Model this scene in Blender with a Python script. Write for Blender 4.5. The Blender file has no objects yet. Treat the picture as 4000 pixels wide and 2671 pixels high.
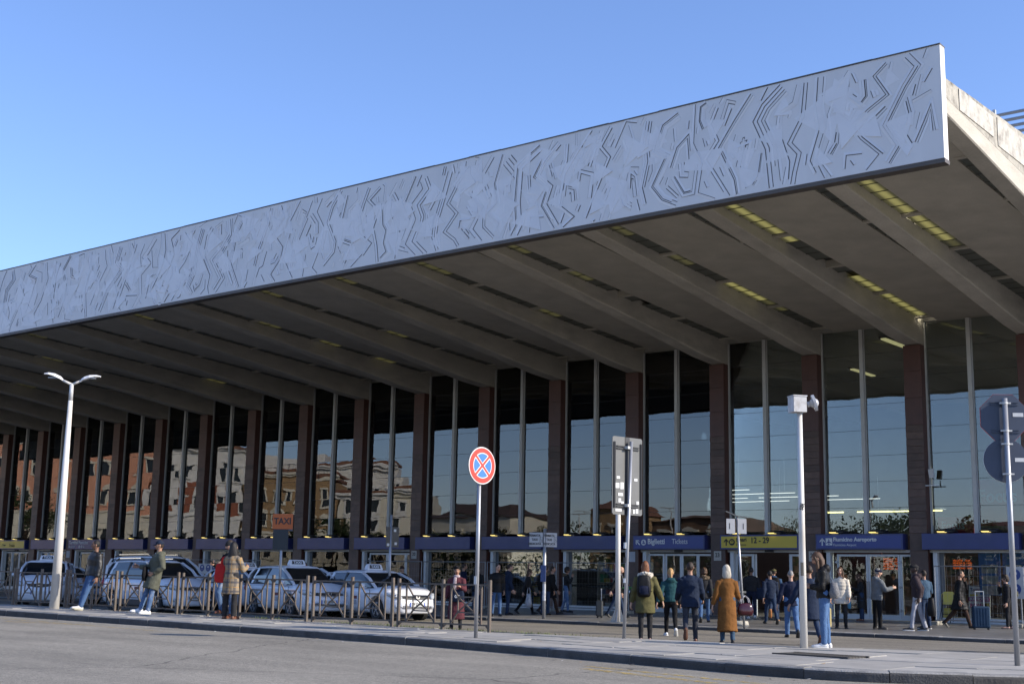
import bpy, bmesh, math, random
from mathutils import Vector, Matrix
rnd = random.Random(7)
R = math.radians
SC = bpy.context.scene
COL = SC.collection

# ------------------------------------------------------------------ camera, sky, sun, exposure
CAMZ = 1.165
def make_camera():
    yaw, pitch, roll = 0.676547, R(10.2957), 0.018675
    fw = Vector((-math.sin(yaw)*math.cos(pitch), math.cos(yaw)*math.cos(pitch), math.sin(pitch)))
    r = Vector((math.cos(yaw), math.sin(yaw), 0.0))
    u = r.cross(fw)
    rr = math.cos(roll)*r + math.sin(roll)*u
    uu = math.cos(roll)*u - math.sin(roll)*r
    cd = bpy.data.cameras.new('camera')
    cd.sensor_width = 36.0
    cd.lens = 45.076*1.019
    cd.clip_start = 0.1
    cd.clip_end = 5000
    co = bpy.data.objects.new('camera', cd)
    COL.objects.link(co)
    co.matrix_world = Matrix(((rr.x, uu.x, -fw.x, 0), (rr.y, uu.y, -fw.y, 0), (rr.z, uu.z, -fw.z, CAMZ), (0, 0, 0, 1)))
    SC.camera = co
make_camera()

SUN_DIR = Vector((0.824, 0.316, 0.469)).normalized()
SUN_ELEV = math.asin(SUN_DIR.z)
SUN_AZ = math.atan2(SUN_DIR.y, SUN_DIR.x)
W = bpy.data.worlds.new('World')
SC.world = W
W.use_nodes = True
_n = W.node_tree.nodes; _l = W.node_tree.links
_n.clear()
_sky = _n.new('ShaderNodeTexSky')
_sky.sky_type = 'NISHITA'
_sky.sun_disc = False
_sky.sun_elevation = SUN_ELEV
_sky.sun_rotation = math.pi/2 - SUN_AZ
_sky.altitude = 50
_sky.air_density = 1.0
_sky.dust_density = 0.35
_sky.ozone_density = 5.5
_bg = _n.new('ShaderNodeBackground')
_bg.inputs['Strength'].default_value = 0.15
_out = _n.new('ShaderNodeOutputWorld')
_tint = _n.new('ShaderNodeMix'); _tint.data_type = 'RGBA'; _tint.blend_type = 'MULTIPLY'; _tint.inputs['Factor'].default_value = 1.0
_tint.inputs['B'].default_value = (1.08, 0.98, 1.06, 1)          # camera white balance
_l.new(_sky.outputs[0], _tint.inputs['A']); _l.new(_tint.outputs['Result'], _bg.inputs[0]); _l.new(_bg.outputs[0], _out.inputs[0])

_sl = bpy.data.lights.new('sun', 'SUN')
_sl.energy = 4.2
_sl.angle = R(0.53)
_sl.color = (1.0, 0.905, 0.77)
_so = bpy.data.objects.new('sun', _sl)
COL.objects.link(_so)
_so.rotation_euler = SUN_DIR.to_track_quat('Z', 'Y').to_euler()
_so.location = (30, 10, 40)

SC.view_settings.view_transform = 'Standard'
SC.view_settings.look = 'None'
SC.view_settings.exposure = 0.72
SC.view_settings.gamma = 1.0
SC.view_settings.use_curve_mapping = False
try:
    SC.cycles.use_denoising = True
    SC.cycles.max_bounces = 8
    SC.cycles.diffuse_bounces = 4
    SC.cycles.glossy_bounces = 4
    SC.cycles.transmission_bounces = 6
    SC.cycles.transparent_max_bounces = 16
    SC.cycles.caustics_reflective = False
    SC.cycles.caustics_refractive = False
    SC.cycles.sample_clamp_indirect = 6.0
except Exception:
    pass

# ------------------------------------------------------------------ materials
MATS = {}
def mat(name, col, rough=0.6, metal=0.0, var=0.12, scale=3.0, bump=0.0, bscale=40.0, dark=None, dscale=1.2,
        damt=0.0, spec=0.5, emit=None, estr=0.0, coat=0.0, rvar=0.0, objvar=0.0, stretch=(1, 1, 1), fine=0.0):
    """Principled material: colour broken up by noise, optional dirt patches, fine relief, per-object shade."""
    if name in MATS:
        return MATS[name]
    m = bpy.data.materials.new(name)
    m.use_nodes = True
    n, l = m.node_tree.nodes, m.node_tree.links
    b = n['Principled BSDF']
    b.inputs['Roughness'].default_value = rough
    b.inputs['Metallic'].default_value = metal
    b.inputs['Specular IOR Level'].default_value = spec
    if coat:
        b.inputs['Coat Weight'].default_value = coat
        b.inputs['Coat Roughness'].default_value = 0.05
    c4 = (col[0], col[1], col[2], 1)
    tc = n.new('ShaderNodeTexCoord')
    mp = n.new('ShaderNodeMapping')
    mp.inputs['Scale'].default_value = stretch
    l.new(tc.outputs['Object'], mp.inputs[0])
    oi = n.new('ShaderNodeObjectInfo')
    ad = n.new('ShaderNodeVectorMath'); ad.operation = 'ADD'
    sc = n.new('ShaderNodeVectorMath'); sc.operation = 'SCALE'
    cb = n.new('ShaderNodeCombineXYZ')
    for k in range(3):
        l.new(oi.outputs['Random'], cb.inputs[k])
    l.new(cb.outputs[0], sc.inputs[0]); sc.inputs['Scale'].default_value = 37.0
    l.new(mp.outputs[0], ad.inputs[0]); l.new(sc.outputs[0], ad.inputs[1])
    vec = ad.outputs[0]
    last = None
    if var > 0:
        nz = n.new('ShaderNodeTexNoise'); nz.inputs['Scale'].default_value = scale; nz.inputs['Detail'].default_value = 5
        l.new(vec, nz.inputs[0])
        rp = n.new('ShaderNodeMapRange')
        rp.inputs['From Min'].default_value = 0.25; rp.inputs['From Max'].default_value = 0.75
        rp.inputs['To Min'].default_value = 1-var; rp.inputs['To Max'].default_value = 1+var
        l.new(nz.outputs['Fac'], rp.inputs['Value'])
        last = rp.outputs[0]
    if fine > 0:
        nf = n.new('ShaderNodeTexNoise'); nf.inputs['Scale'].default_value = bscale; nf.inputs['Detail'].default_value = 2
        l.new(vec, nf.inputs[0])
        rf = n.new('ShaderNodeMapRange')
        rf.inputs['From Min'].default_value = 0.3; rf.inputs['From Max'].default_value = 0.7
        rf.inputs['To Min'].default_value = 1-fine; rf.inputs['To Max'].default_value = 1+fine
        l.new(nf.outputs['Fac'], rf.inputs['Value'])
        if last is None: last = rf.outputs[0]
        else:
            mm = n.new('ShaderNodeMath'); mm.operation = 'MULTIPLY'
            l.new(last, mm.inputs[0]); l.new(rf.outputs[0], mm.inputs[1]); last = mm.outputs[0]
    if objvar > 0:
        ro = n.new('ShaderNodeMapRange')
        ro.inputs['To Min'].default_value = 1-objvar; ro.inputs['To Max'].default_value = 1+objvar
        l.new(oi.outputs['Random'], ro.inputs['Value'])
        if last is None: last = ro.outputs[0]
        else:
            mm = n.new('ShaderNodeMath'); mm.operation = 'MULTIPLY'
            l.new(last, mm.inputs[0]); l.new(ro.outputs[0], mm.inputs[1]); last = mm.outputs[0]
    base = None
    if last is not None:
        vm = n.new('ShaderNodeVectorMath'); vm.operation = 'SCALE'
        vm.inputs[0].default_value = col[:3]
        l.new(last, vm.inputs['Scale'])
        base = vm.outputs[0]
    if dark is not None and damt > 0:
        nd = n.new('ShaderNodeTexNoise'); nd.inputs['Scale'].default_value = dscale; nd.inputs['Detail'].default_value = 8
        nd.inputs['Roughness'].default_value = 0.65
        l.new(vec, nd.inputs[0])
        rd = n.new('ShaderNodeMapRange')
        rd.inputs['From Min'].default_value = 0.50; rd.inputs['From Max'].default_value = 0.72
        rd.inputs['To Max'].default_value = damt
        l.new(nd.outputs['Fac'], rd.inputs['Value'])
        mx = n.new('ShaderNodeMix'); mx.data_type = 'RGBA'
        l.new(rd.outputs[0], mx.inputs['Factor'])
        if base is not None: l.new(base, mx.inputs['A'])
        else: mx.inputs['A'].default_value = c4
        mx.inputs['B'].default_value = (dark[0], dark[1], dark[2], 1)
        base = mx.outputs['Result']
    if base is not None: l.new(base, b.inputs['Base Color'])
    else: b.inputs['Base Color'].default_value = c4
    if rvar > 0:
        nr = n.new('ShaderNodeTexNoise'); nr.inputs['Scale'].default_value = scale*2.3; nr.inputs['Detail'].default_value = 4
        l.new(vec, nr.inputs[0])
        rr = n.new('ShaderNodeMapRange')
        rr.inputs['To Min'].default_value = max(0.02, rough-rvar); rr.inputs['To Max'].default_value = min(1, rough+rvar)
        l.new(nr.outputs['Fac'], rr.inputs['Value']); l.new(rr.outputs[0], b.inputs['Roughness'])
    if bump > 0:
        nb = n.new('ShaderNodeTexNoise'); nb.inputs['Scale'].default_value = bscale; nb.inputs['Detail'].default_value = 3
        l.new(vec, nb.inputs[0])
        bp = n.new('ShaderNodeBump'); bp.inputs['Strength'].default_value = bump; bp.inputs['Distance'].default_value = 0.02
        l.new(nb.outputs['Fac'], bp.inputs['Height']); l.new(bp.outputs[0], b.inputs['Normal'])
    if emit is not None:
        b.inputs['Emission Color'].default_value = (emit[0], emit[1], emit[2], 1)
        b.inputs['Emission Strength'].default_value = estr
    MATS[name] = m
    return m

def glass_mat(name, tint=(0.7, 0.75, 0.74), ior=1.75, wave=0.0, wscale=0.8, rough=0.0):
    """Thin window glass: see-through tinted body with a mirror-like skin."""
    if name in MATS: return MATS[name]
    m = bpy.data.materials.new(name); m.use_nodes = True
    n, l = m.node_tree.nodes, m.node_tree.links
    n.clear()
    o = n.new('ShaderNodeOutputMaterial'); mx = n.new('ShaderNodeMixShader')
    t = n.new('ShaderNodeBsdfTransparent'); t.inputs[0].default_value = (*tint, 1)
    g = n.new('ShaderNodeBsdfGlossy'); g.inputs['Roughness'].default_value = rough
    f = n.new('ShaderNodeFresnel'); f.inputs['IOR'].default_value = ior
    l.new(f.outputs[0], mx.inputs[0]); l.new(t.outputs[0], mx.inputs[1]); l.new(g.outputs[0], mx.inputs[2])
    l.new(mx.outputs[0], o.inputs[0])
    if wave > 0:
        tc = n.new('ShaderNodeTexCoord'); oi = n.new('ShaderNodeObjectInfo')
        cb = n.new('ShaderNodeCombineXYZ'); sc = n.new('ShaderNodeVectorMath'); sc.operation = 'SCALE'
        sc.inputs['Scale'].default_value = 53.0
        for k in range(3): l.new(oi.outputs['Random'], cb.inputs[k])
        l.new(cb.outputs[0], sc.inputs[0])
        ad = n.new('ShaderNodeVectorMath'); ad.operation = 'ADD'
        l.new(tc.outputs['Object'], ad.inputs[0]); l.new(sc.outputs[0], ad.inputs[1])
        nz = n.new('ShaderNodeTexNoise'); nz.inputs['Scale'].default_value = wscale; nz.inputs['Detail'].default_value = 1.0
        l.new(ad.outputs[0], nz.inputs[0])
        bp = n.new('ShaderNodeBump'); bp.inputs['Strength'].default_value = 1.0; bp.inputs['Distance'].default_value = wave
        l.new(nz.outputs['Fac'], bp.inputs['Height']); l.new(bp.outputs[0], g.inputs['Normal'])
    MATS[name] = m
    return m

def emat(name, col, s):
    if name in MATS: return MATS[name]
    m = bpy.data.materials.new(name); m.use_nodes = True
    n, l = m.node_tree.nodes, m.node_tree.links
    n.clear()
    o = n.new('ShaderNodeOutputMaterial'); e = n.new('ShaderNodeEmission')
    e.inputs[0].default_value = (*col, 1); e.inputs[1].default_value = s
    l.new(e.outputs[0], o.inputs[0])
    MATS[name] = m
    return m

# ------------------------------------------------------------------ mesh builder
class MB:
    def __init__(s): s.v = []; s.f = []; s.m = []
    def add(s, vs, fs, mi=0):
        o = len(s.v)
        s.v.extend([tuple(p) for p in vs])
        s.f.extend([tuple(i+o for i in f) for f in fs])
        s.m.extend([mi]*len(fs))
        return s
    def box(s, x0, x1, y0, y1, z0, z1, mi=0):
        v = [(x0,y0,z0),(x1,y0,z0),(x1,y1,z0),(x0,y1,z0),(x0,y0,z1),(x1,y0,z1),(x1,y1,z1),(x0,y1,z1)]
        return s.add(v, [(0,3,2,1),(4,5,6,7),(0,1,5,4),(1,2,6,5),(2,3,7,6),(3,0,4,7)], mi)
    def cbox(s, c, d, mi=0, rot=None):
        x, y, z = d[0]/2, d[1]/2, d[2]/2
        v = [Vector(p) for p in [(-x,-y,-z),(x,-y,-z),(x,y,-z),(-x,y,-z),(-x,-y,z),(x,-y,z),(x,y,z),(-x,y,z)]]
        if rot is not None: v = [rot @ p for p in v]
        c = Vector(c)
        return s.add([p+c for p in v], [(0,3,2,1),(4,5,6,7),(0,1,5,4),(1,2,6,5),(2,3,7,6),(3,0,4,7)], mi)
    def bbox(s, x0, x1, y0, y1, z0, z1, b=0.01, mi=0):
        """box with chamfered edges"""
        def ring(z, i): return [(x0+i,y0+b,z),(x0+b,y0+i,z),(x1-b,y0+i,z),(x1-i,y0+b,z),(x1-i,y1-b,z),(x1-b,y1-i,z),(x0+b,y1-i,z),(x0+i,y1-b,z)]
        rs = [ring(z0, b*.999), ring(z0+b, 0), ring(z1-b, 0), ring(z1, b*.999)]
        v = sum(rs, []); f = [tuple(range(7,-1,-1)), tuple(range(24,32))]
        for k in range(3):
            for i in range(8):
                j = (i+1) % 8
                f.append((k*8+i, k*8+j, k*8+8+j, k*8+8+i))
        return s.add(v, f, mi)
    def prism(s, poly, z0, z1, mi=0):
        """vertical prism of a ccw xy polygon; z0/z1 may be functions of (x,y)"""
        n = len(poly)
        fz = lambda z, p: z(p[0], p[1]) if callable(z) else z
        v = [(p[0], p[1], fz(z0, p)) for p in poly]+[(p[0], p[1], fz(z1, p)) for p in poly]
        f = [tuple(range(n-1,-1,-1)), tuple(range(n, 2*n))]+[(i,(i+1)%n,n+(i+1)%n,n+i) for i in range(n)]
        return s.add(v, f, mi)
    def extr(s, poly, a, b, mi=0):
        """extrude 3D polygon (list of Vectors) from offset a to offset b (vectors)"""
        n = len(poly); a = Vector(a); b = Vector(b)
        v = [Vector(p)+a for p in poly]+[Vector(p)+b for p in poly]
        f = [tuple(range(n-1,-1,-1)), tuple(range(n, 2*n))]+[(i,(i+1)%n,n+(i+1)%n,n+i) for i in range(n)]
        return s.add(v, f, mi)
    def quad(s, a, b, c, d, mi=0): return s.add([a,b,c,d], [(0,1,2,3)], mi)
    def cone(s, p0, p1, r0, r1=None, n=10, mi=0, cap=True):
        r1 = r0 if r1 is None else r1
        p0 = Vector(p0); p1 = Vector(p1); d = (p1-p0)
        q = d.to_track_quat('Z', 'Y')
        v = []
        for p, r in ((p0, r0), (p1, r1)):
            for i in range(n):
                a = 2*math.pi*i/n
                v.append(p+q @ Vector((r*math.cos(a), r*math.sin(a), 0)))
        f = [(i,(i+1)%n,n+(i+1)%n,n+i) for i in range(n)]
        if cap: f += [tuple(range(n-1,-1,-1)), tuple(range(n,2*n))]
        return s.add(v, f, mi)
    def bar(s, p0, p1, w, h, up=(0,0,1), mi=0):
        p0 = Vector(p0); p1 = Vector(p1); d = (p1-p0).normalized()
        u = Vector(up); sd = d.cross(u)
        if sd.length < 1e-5: sd = d.cross(Vector((0,1,0)))
        sd.normalize(); u = sd.cross(d).normalized()
        v = []
        for p in (p0, p1):
            for a, b in ((-1,-1),(1,-1),(1,1),(-1,1)):
                v.append(p+sd*a*w/2+u*b*h/2)
        return s.add(v, [(0,1,2,3),(7,6,5,4),(0,4,5,1),(1,5,6,2),(2,6,7,3),(3,7,4,0)], mi)
    def loft(s, rings, mi=0, cap=True, closed=True):
        n = len(rings[0]); v = []
        for r in rings: v.extend(r)
        f = []
        for k in range(len(rings)-1):
            for i in range(n if closed else n-1):
                j = (i+1) % n
                f.append((k*n+i, k*n+j, k*n+n+j, k*n+n+i))
        if cap:
            f += [tuple(range(n-1,-1,-1)), tuple(range((len(rings)-1)*n, len(rings)*n))]
        return s.add(v, f, mi)
    def ell(s, c, r, mi=0, nu=10, nv=6, rot=None):
        c = Vector(c); v = [Vector((0,0,-1))]
        for k in range(1, nv):
            a = -math.pi/2+math.pi*k/nv
            for i in range(nu):
                t = 2*math.pi*i/nu
                v.append(Vector((math.cos(a)*math.cos(t), math.cos(a)*math.sin(t), math.sin(a))))
        v.append(Vector((0,0,1)))
        f = [(0, 1+(i+1)%nu, 1+i) for i in range(nu)]
        for k in range(nv-2):
            for i in range(nu):
                j = (i+1) % nu
                f.append((1+k*nu+i, 1+k*nu+j, 1+(k+1)*nu+j, 1+(k+1)*nu+i))
        t = len(v)-1; b0 = 1+(nv-2)*nu
        f += [(b0+i, b0+(i+1)%nu, t) for i in range(nu)]
        v = [Vector((p.x*r[0], p.y*r[1], p.z*r[2])) for p in v]
        if rot is not None: v = [rot @ p for p in v]
        return s.add([p+c for p in v], f, mi)
    def disc(s, c, nrm, r, n=20, mi=0, ry=None):
        c = Vector(c); q = Vector(nrm).to_track_quat('Z', 'Y'); ry = ry or r
        return s.add([c+q @ Vector((r*math.cos(2*math.pi*i/n), ry*math.sin(2*math.pi*i/n), 0)) for i in range(n)], [tuple(range(n))], mi)
    def mesh(s, name, mats, smooth=False):
        me = bpy.data.meshes.new(name)
        me.from_pydata([tuple(p) for p in s.v], [], s.f)
        for m in mats: me.materials.append(m)
        if len(mats) > 1: me.polygons.foreach_set('material_index', s.m)
        if smooth: me.polygons.foreach_set('use_smooth', [True]*len(me.polygons))
        me.update()
        return me
    def build(s, name, mats, parent=None, loc=None, smooth=False, rot=None):
        if not isinstance(mats, (list, tuple)): mats = [mats]
        return link(name, s.mesh(name, mats, smooth), parent, loc, rot)

def link(name, me, parent=None, loc=None, rot=None):
    o = bpy.data.objects.new(name, me)
    COL.objects.link(o)
    if parent is not None: o.parent = parent
    if loc is not None: o.location = loc
    if rot is not None: o.rotation_euler = rot
    return o

def empty(name, loc, rz=0.0):
    o = bpy.data.objects.new(name, None)
    o.empty_display_size = 0.2
    COL.objects.link(o); o.location = loc; o.rotation_euler = (0, 0, rz)
    return o

def tag(o, label, cat, group=None):
    o['label'] = label; o['category'] = cat
    if group: o['group'] = group
    return o

def thing(name, label, cat, loc, rz=0.0, group=None):
    return tag(empty(name, loc, rz), label, cat, group)

def struct(o, kind='structure'):
    o['kind'] = kind
    return o

def copy_tree(o, parent=None):
    c = o.copy(); COL.objects.link(c)
    if parent is not None:
        c.parent = parent
        c.matrix_parent_inverse = o.matrix_parent_inverse
    for ch in list(o.children): copy_tree(ch, c)
    return c

def shade(me, angle=None):
    me.polygons.foreach_set('use_smooth', [True]*len(me.polygons))

# text -> flat solid lettering mesh, built in one go so the scene is evaluated once
TEXTS = {}
def make_texts(specs):
    obs = {}
    for key, (body, size, align, sx, *off) in specs.items():
        cu = bpy.data.curves.new('lettering', 'FONT')
        cu.body = body; cu.size = size; cu.align_x = align; cu.align_y = 'CENTER'
        cu.extrude = 0.003; cu.offset = off[0] if off else 0.0; cu.resolution_u = 3; cu.space_character = 1.0
        o = bpy.data.objects.new('lettering', cu); o.scale = (sx, 1, 1)
        COL.objects.link(o); obs[key] = o
    dg = bpy.context.evaluated_depsgraph_get(); dg.update()
    for key, o in obs.items():
        me = bpy.data.meshes.new_from_object(o.evaluated_get(dg))
        me.transform(Matrix.Diagonal((specs[key][3], 1, 1, 1)))
        TEXTS[key] = me
    for o in obs.values():
        cu = o.data; bpy.data.objects.remove(o); bpy.data.curves.remove(cu)

def put_text(key, m, parent, loc, rot=(R(90), 0, 0), name='lettering'):
    me = TEXTS[key].copy(); me.materials.clear(); me.materials.append(m)
    return link(name, me, parent, loc, rot)

def zs(x): return -0.0045*max(-36.0, min(5.0, x))
# ================================================================== MATERIALS OF THE PLACE
def asphalt(name, col, crack=0.0, patch=0.1):
    m = bpy.data.materials.new(name); m.use_nodes = True
    n, l = m.node_tree.nodes, m.node_tree.links
    b = n['Principled BSDF']; b.inputs['Roughness'].default_value = 0.85; b.inputs['Specular IOR Level'].default_value = 0.35
    tc = n.new('ShaderNodeTexCoord'); v = tc.outputs['Object']
    def noise(s, d=4, stretch=None):
        z = n.new('ShaderNodeTexNoise'); z.inputs['Scale'].default_value = s; z.inputs['Detail'].default_value = d
        if stretch:
            mp = n.new('ShaderNodeMapping'); mp.inputs['Scale'].default_value = stretch
            l.new(v, mp.inputs[0]); l.new(mp.outputs[0], z.inputs[0])
        else: l.new(v, z.inputs[0])
        return z.outputs['Fac']
    def rng(x, a, bb, c, d):
        r = n.new('ShaderNodeMapRange'); l.new(x, r.inputs['Value'])
        for k, q in zip(('From Min','From Max','To Min','To Max'), (a, bb, c, d)): r.inputs[k].default_value = q
        return r.outputs[0]
    def mul(a, c):
        q = n.new('ShaderNodeMath'); q.operation = 'MULTIPLY'; l.new(a, q.inputs[0]); l.new(c, q.inputs[1]); return q.outputs[0]
    grain = rng(noise(60, 3), .32, .68, .55, 1.45)
    mid = rng(noise(11, 5), .3, .7, .82, 1.18)
    big = rng(noise(0.35, 6), .3, .7, 1-patch, 1+patch)
    streak = rng(noise(0.9, 5, (0.25, 1.4, 1)), .35, .75, 1.08, 0.80)
    f = mul(mul(grain, mid), mul(big, streak))
    if crack > 0:
        vo = n.new('ShaderNodeTexVoronoi'); vo.feature = 'DISTANCE_TO_EDGE'; vo.inputs['Scale'].default_value = 0.22
        nz = n.new('ShaderNodeTexNoise'); nz.inputs['Scale'].default_value = 1.7; nz.inputs['Detail'].default_value = 8; l.new(v, nz.inputs[0])
        mixv = n.new('ShaderNodeMix'); mixv.data_type = 'VECTOR'; mixv.inputs['Factor'].default_value = 0.35
        l.new(v, mixv.inputs['A']); l.new(nz.outputs['Color'], mixv.inputs['B']); l.new(mixv.outputs['Result'], vo.inputs[0])
        c = rng(vo.outputs['Distance'], 0.0, 0.0045, 1-crack, 1.0)
        f = mul(f, c)
    s = n.new('ShaderNodeVectorMath'); s.operation = 'SCALE'; s.inputs[0].default_value = col
    l.new(f, s.inputs['Scale']); l.new(s.outputs[0], b.inputs['Base Color'])
    bp = n.new('ShaderNodeBump'); bp.inputs['Strength'].default_value = 0.5; bp.inputs['Distance'].default_value = 0.006
    l.new(noise(70, 3), bp.inputs['Height']); l.new(bp.outputs[0], b.inputs['Normal'])
    return m

def worn_paint(name, col, cover=0.5):
    m = bpy.data.materials.new(name); m.use_nodes = True
    n, l = m.node_tree.nodes, m.node_tree.links
    b = n['Principled BSDF']; b.inputs['Base Color'].default_value = (*col, 1); b.inputs['Roughness'].default_value = 0.7
    tc = n.new('ShaderNodeTexCoord'); z = n.new('ShaderNodeTexNoise'); z.inputs['Scale'].default_value = 9; z.inputs['Detail'].default_value = 9
    z.inputs['Roughness'].default_value = 0.75
    l.new(tc.outputs['Object'], z.inputs[0])
    r = n.new('ShaderNodeMapRange'); l.new(z.outputs['Fac'], r.inputs['Value'])
    r.inputs['From Min'].default_value = 0.62-cover*0.3; r.inputs['From Max'].default_value = 0.75-cover*0.3
    l.new(r.outputs[0], b.inputs['Alpha'])
    return m

M_road = asphalt('asphalt_front', (0.222, 0.205, 0.170), 0.6, 0.15)
M_road2 = asphalt('asphalt_inner', (0.185, 0.168, 0.138), 0.3, 0.14)
M_slab = mat('basalt_paving', (0.345, 0.328, 0.295), .6, var=.10, scale=2.5, bump=.25, bscale=60, dark=(.10,.10,.10), dscale=1.5, damt=.28, objvar=.09, fine=.08)
M_kerb = mat('basalt_kerb', (0.24, 0.232, 0.215), .75, var=.18, scale=5, bump=.5, bscale=45, dark=(.055,.053,.05), dscale=3, damt=.6, objvar=.15, fine=.18)
M_kface = mat('kerb_shaded_face', (0.060, 0.057, 0.055), .8, var=.25, scale=4, bump=.5, bscale=40, dark=(.025,.024,.023), dscale=2.5, damt=.7, objvar=.2, fine=.18)  # upright kerb faces: their shade is painted into the stone colour
M_joint = mat('joint_dirt', (0.035, 0.033, 0.03), .95, var=.2, scale=8)
M_spave = mat('station_paving', (0.17, 0.165, 0.16), .38, var=.12, scale=1.2, dark=(.10,.098,.095), dscale=.8, damt=.5, rvar=.15, fine=.08, bscale=30)
M_conc = mat('concrete_soffit', (0.45, 0.415, 0.345), .85, var=.10, scale=1.5, bump=.2, bscale=30, dark=(.33,.305,.255), dscale=.55, damt=.5, objvar=.06, fine=.05)
M_beam = mat('concrete_beam', (0.48, 0.445, 0.375), .85, var=.12, scale=2.2, bump=.3, bscale=25, dark=(.27,.25,.21), dscale=.9, damt=.55, objvar=.08, stretch=(1,.5,1.6), fine=.06)
M_old = mat('weathered_concrete', (0.36, 0.34, 0.29), .9, var=.25, scale=3, bump=.6, bscale=18, dark=(.07,.06,.05), dscale=2.2, damt=.95, fine=.1)
M_dark = mat('dark_recess', (0.03, 0.029, 0.026), .9, var=.2, scale=6)
M_alu = mat('painted_aluminium', (0.68, 0.675, 0.67), .5, var=.05, scale=.8, dark=(.60,.60,.60), dscale=.7, damt=.35, stretch=(1.6, 1, .5), spec=.4)
M_alu2 = mat('painted_aluminium_plate', (0.72, 0.72, 0.73), .45, var=.06, scale=1.2, dark=(.60,.60,.60), dscale=1.3, damt=.4, objvar=.045, spec=.4)
M_gap = mat('plate_shadow_gap', (0.05, 0.05, 0.052), .8, var=0)  # flat dark strip beside each rib, painting in the shadow under its raised edge
M_white = mat('white_cap_paint', (0.78, 0.77, 0.74), .6, var=.04, scale=2, dark=(.5,.47,.42), dscale=2.5, damt=.3)
M_edge = mat('brown_edge_metal', (0.085, 0.072, 0.062), .55, var=.15, scale=3)
M_stone = mat('brown_stone', (0.105, 0.064, 0.050), .5, var=.22, scale=4, bump=.15, bscale=30, dark=(.05,.034,.03), dscale=2.2, damt=.5, objvar=.26, fine=.08)
M_stone2 = mat('red_brown_stone', (0.085, 0.032, 0.023), .42, var=.16, scale=3, objvar=.08, dark=(.06,.03,.025), dscale=2, damt=.35)
M_frame = mat('aluminium_frame', (0.50, 0.50, 0.48), .45, metal=.0, var=.06, scale=4)
M_wframe = mat('white_door_frame', (0.60, 0.61, 0.61), .4, var=.05, scale=4)
M_pane = glass_mat('hall_glass', (0.72, 0.76, 0.75), 2.0, wave=.0024, wscale=.8)
M_shop = glass_mat('shop_glass', (0.82, 0.85, 0.84), 1.6, wave=.0012, wscale=1.4)
M_wall = mat('hall_wall', (0.24, 0.22, 0.20), .8, var=.15, scale=1)
M_inner = mat('hall_ceiling', (0.50, 0.48, 0.44), .8, var=.08, scale=1)
M_black = mat('black_metal', (0.018, 0.018, 0.02), .5, var=.1, scale=6)
M_tube = emat('lamp_tube', (1.0, 0.93, 0.72), 5.0)
M_tubew = emat('white_lamp', (1.0, 0.96, 0.88), 1.6)
M_glow = emat('warm_lamp', (1.0, 0.78, 0.25), 1.1)

def diffuser(name, lit):
    m = bpy.data.materials.new(name); m.use_nodes = True
    n, l = m.node_tree.nodes, m.node_tree.links
    b = n['Principled BSDF']
    b.inputs['Base Color'].default_value = (.10, .108, .092, 1); b.inputs['Roughness'].default_value = .35
    if lit > 0:
        tc = n.new('ShaderNodeTexCoord'); sp = n.new('ShaderNodeSeparateXYZ'); l.new(tc.outputs['Generated'], sp.inputs[0])
        a = n.new('ShaderNodeMath'); a.operation = 'SUBTRACT'; a.inputs[1].default_value = .5; l.new(sp.outputs[0], a.inputs[0])
        q = n.new('ShaderNodeMath'); q.operation = 'MULTIPLY'; l.new(a.outputs[0], q.inputs[0]); l.new(a.outputs[0], q.inputs[1])
        r = n.new('ShaderNodeMapRange'); l.new(q.outputs[0], r.inputs['Value'])
        r.inputs['From Max'].default_value = .10; r.inputs['To Min'].default_value = lit; r.inputs['To Max'].default_value = lit*.18
        b.inputs['Emission Color'].default_value = (1.0, .90, .30, 1)
        l.new(r.outputs[0], b.inputs['Emission Strength'])
    return m
M_dif = [diffuser('light_diffuser_off', 0), diffuser('light_diffuser_dim', .035), diffuser('light_diffuser_lit', .16)]

# ================================================================== GROUND, ROADS, PAVEMENTS
g = MB(); g.box(-1500, 1500, -1500, 1500, -1.4, -0.42)
struct(g.build('ground', mat('earth', (.16,.15,.13), .95, var=.2, scale=.05)))

KF = [(-60,17.6),(-30,17.6),(-27,17.5),(-23,17.42),(-18,17.2),(-14.5,16.95),(-12.5,16.6),(-10.8,16.32),(-9.05,15.98),(-8.2,15.86),(-7.5,15.92),(-6.9,16.12),(-6.2,16.5),(-5.4,17.1),(-4.6,17.95),(-3.9,19.2),(-3.5,20.6),(-3.5,22.0),(-3.9,22.75)]
KB = [(-60,20.3),(-16,20.3),(-14,20.6),(-12.4,20.9),(-10.4,21.15),(-9.3,21.65),(-8.3,22.15),(-7.4,22.5),(-3.9,22.8)]
def lerp_y(pl, x):
    for (x0,y0),(x1,y1) in zip(pl, pl[1:]):
        if x0 <= x <= x1 and x1 > x0: return y0+(y1-y0)*(x-x0)/(x1-x0)
    return pl[-1][1]
zi = lambda x: .085+zs(x)
zr = lambda x: -.055+zs(x)

# front road: sloped sheet up to and under the kerb
def sheet(xs, ys, zf, name, m, kind='structure'):
    b = MB(); v = []; f = []
    for y in ys:
        for x in xs: v.append((x, y, zf(x, y)))
    nx = len(xs)
    for j in range(len(ys)-1):
        for i in range(nx-1): f.append((j*nx+i, j*nx+i+1, (j+1)*nx+i+1, (j+1)*nx+i))
    b.add(v, f); o = b.build(name, m); o['kind'] = kind
    return o
sheet([-320,-60,-36]+list(range(-34,6,2))+[5,60,140], [-200,-60,-10,0,6,10,14,18.5], lambda x, y: zr(x), 'front_road', M_road)
sheet([-320,-60,-3.0,60,140], [18.5,22,26,32.05], lambda x, y: -.10 if y > 19 else -.101, 'inner_road', M_road2)

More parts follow.
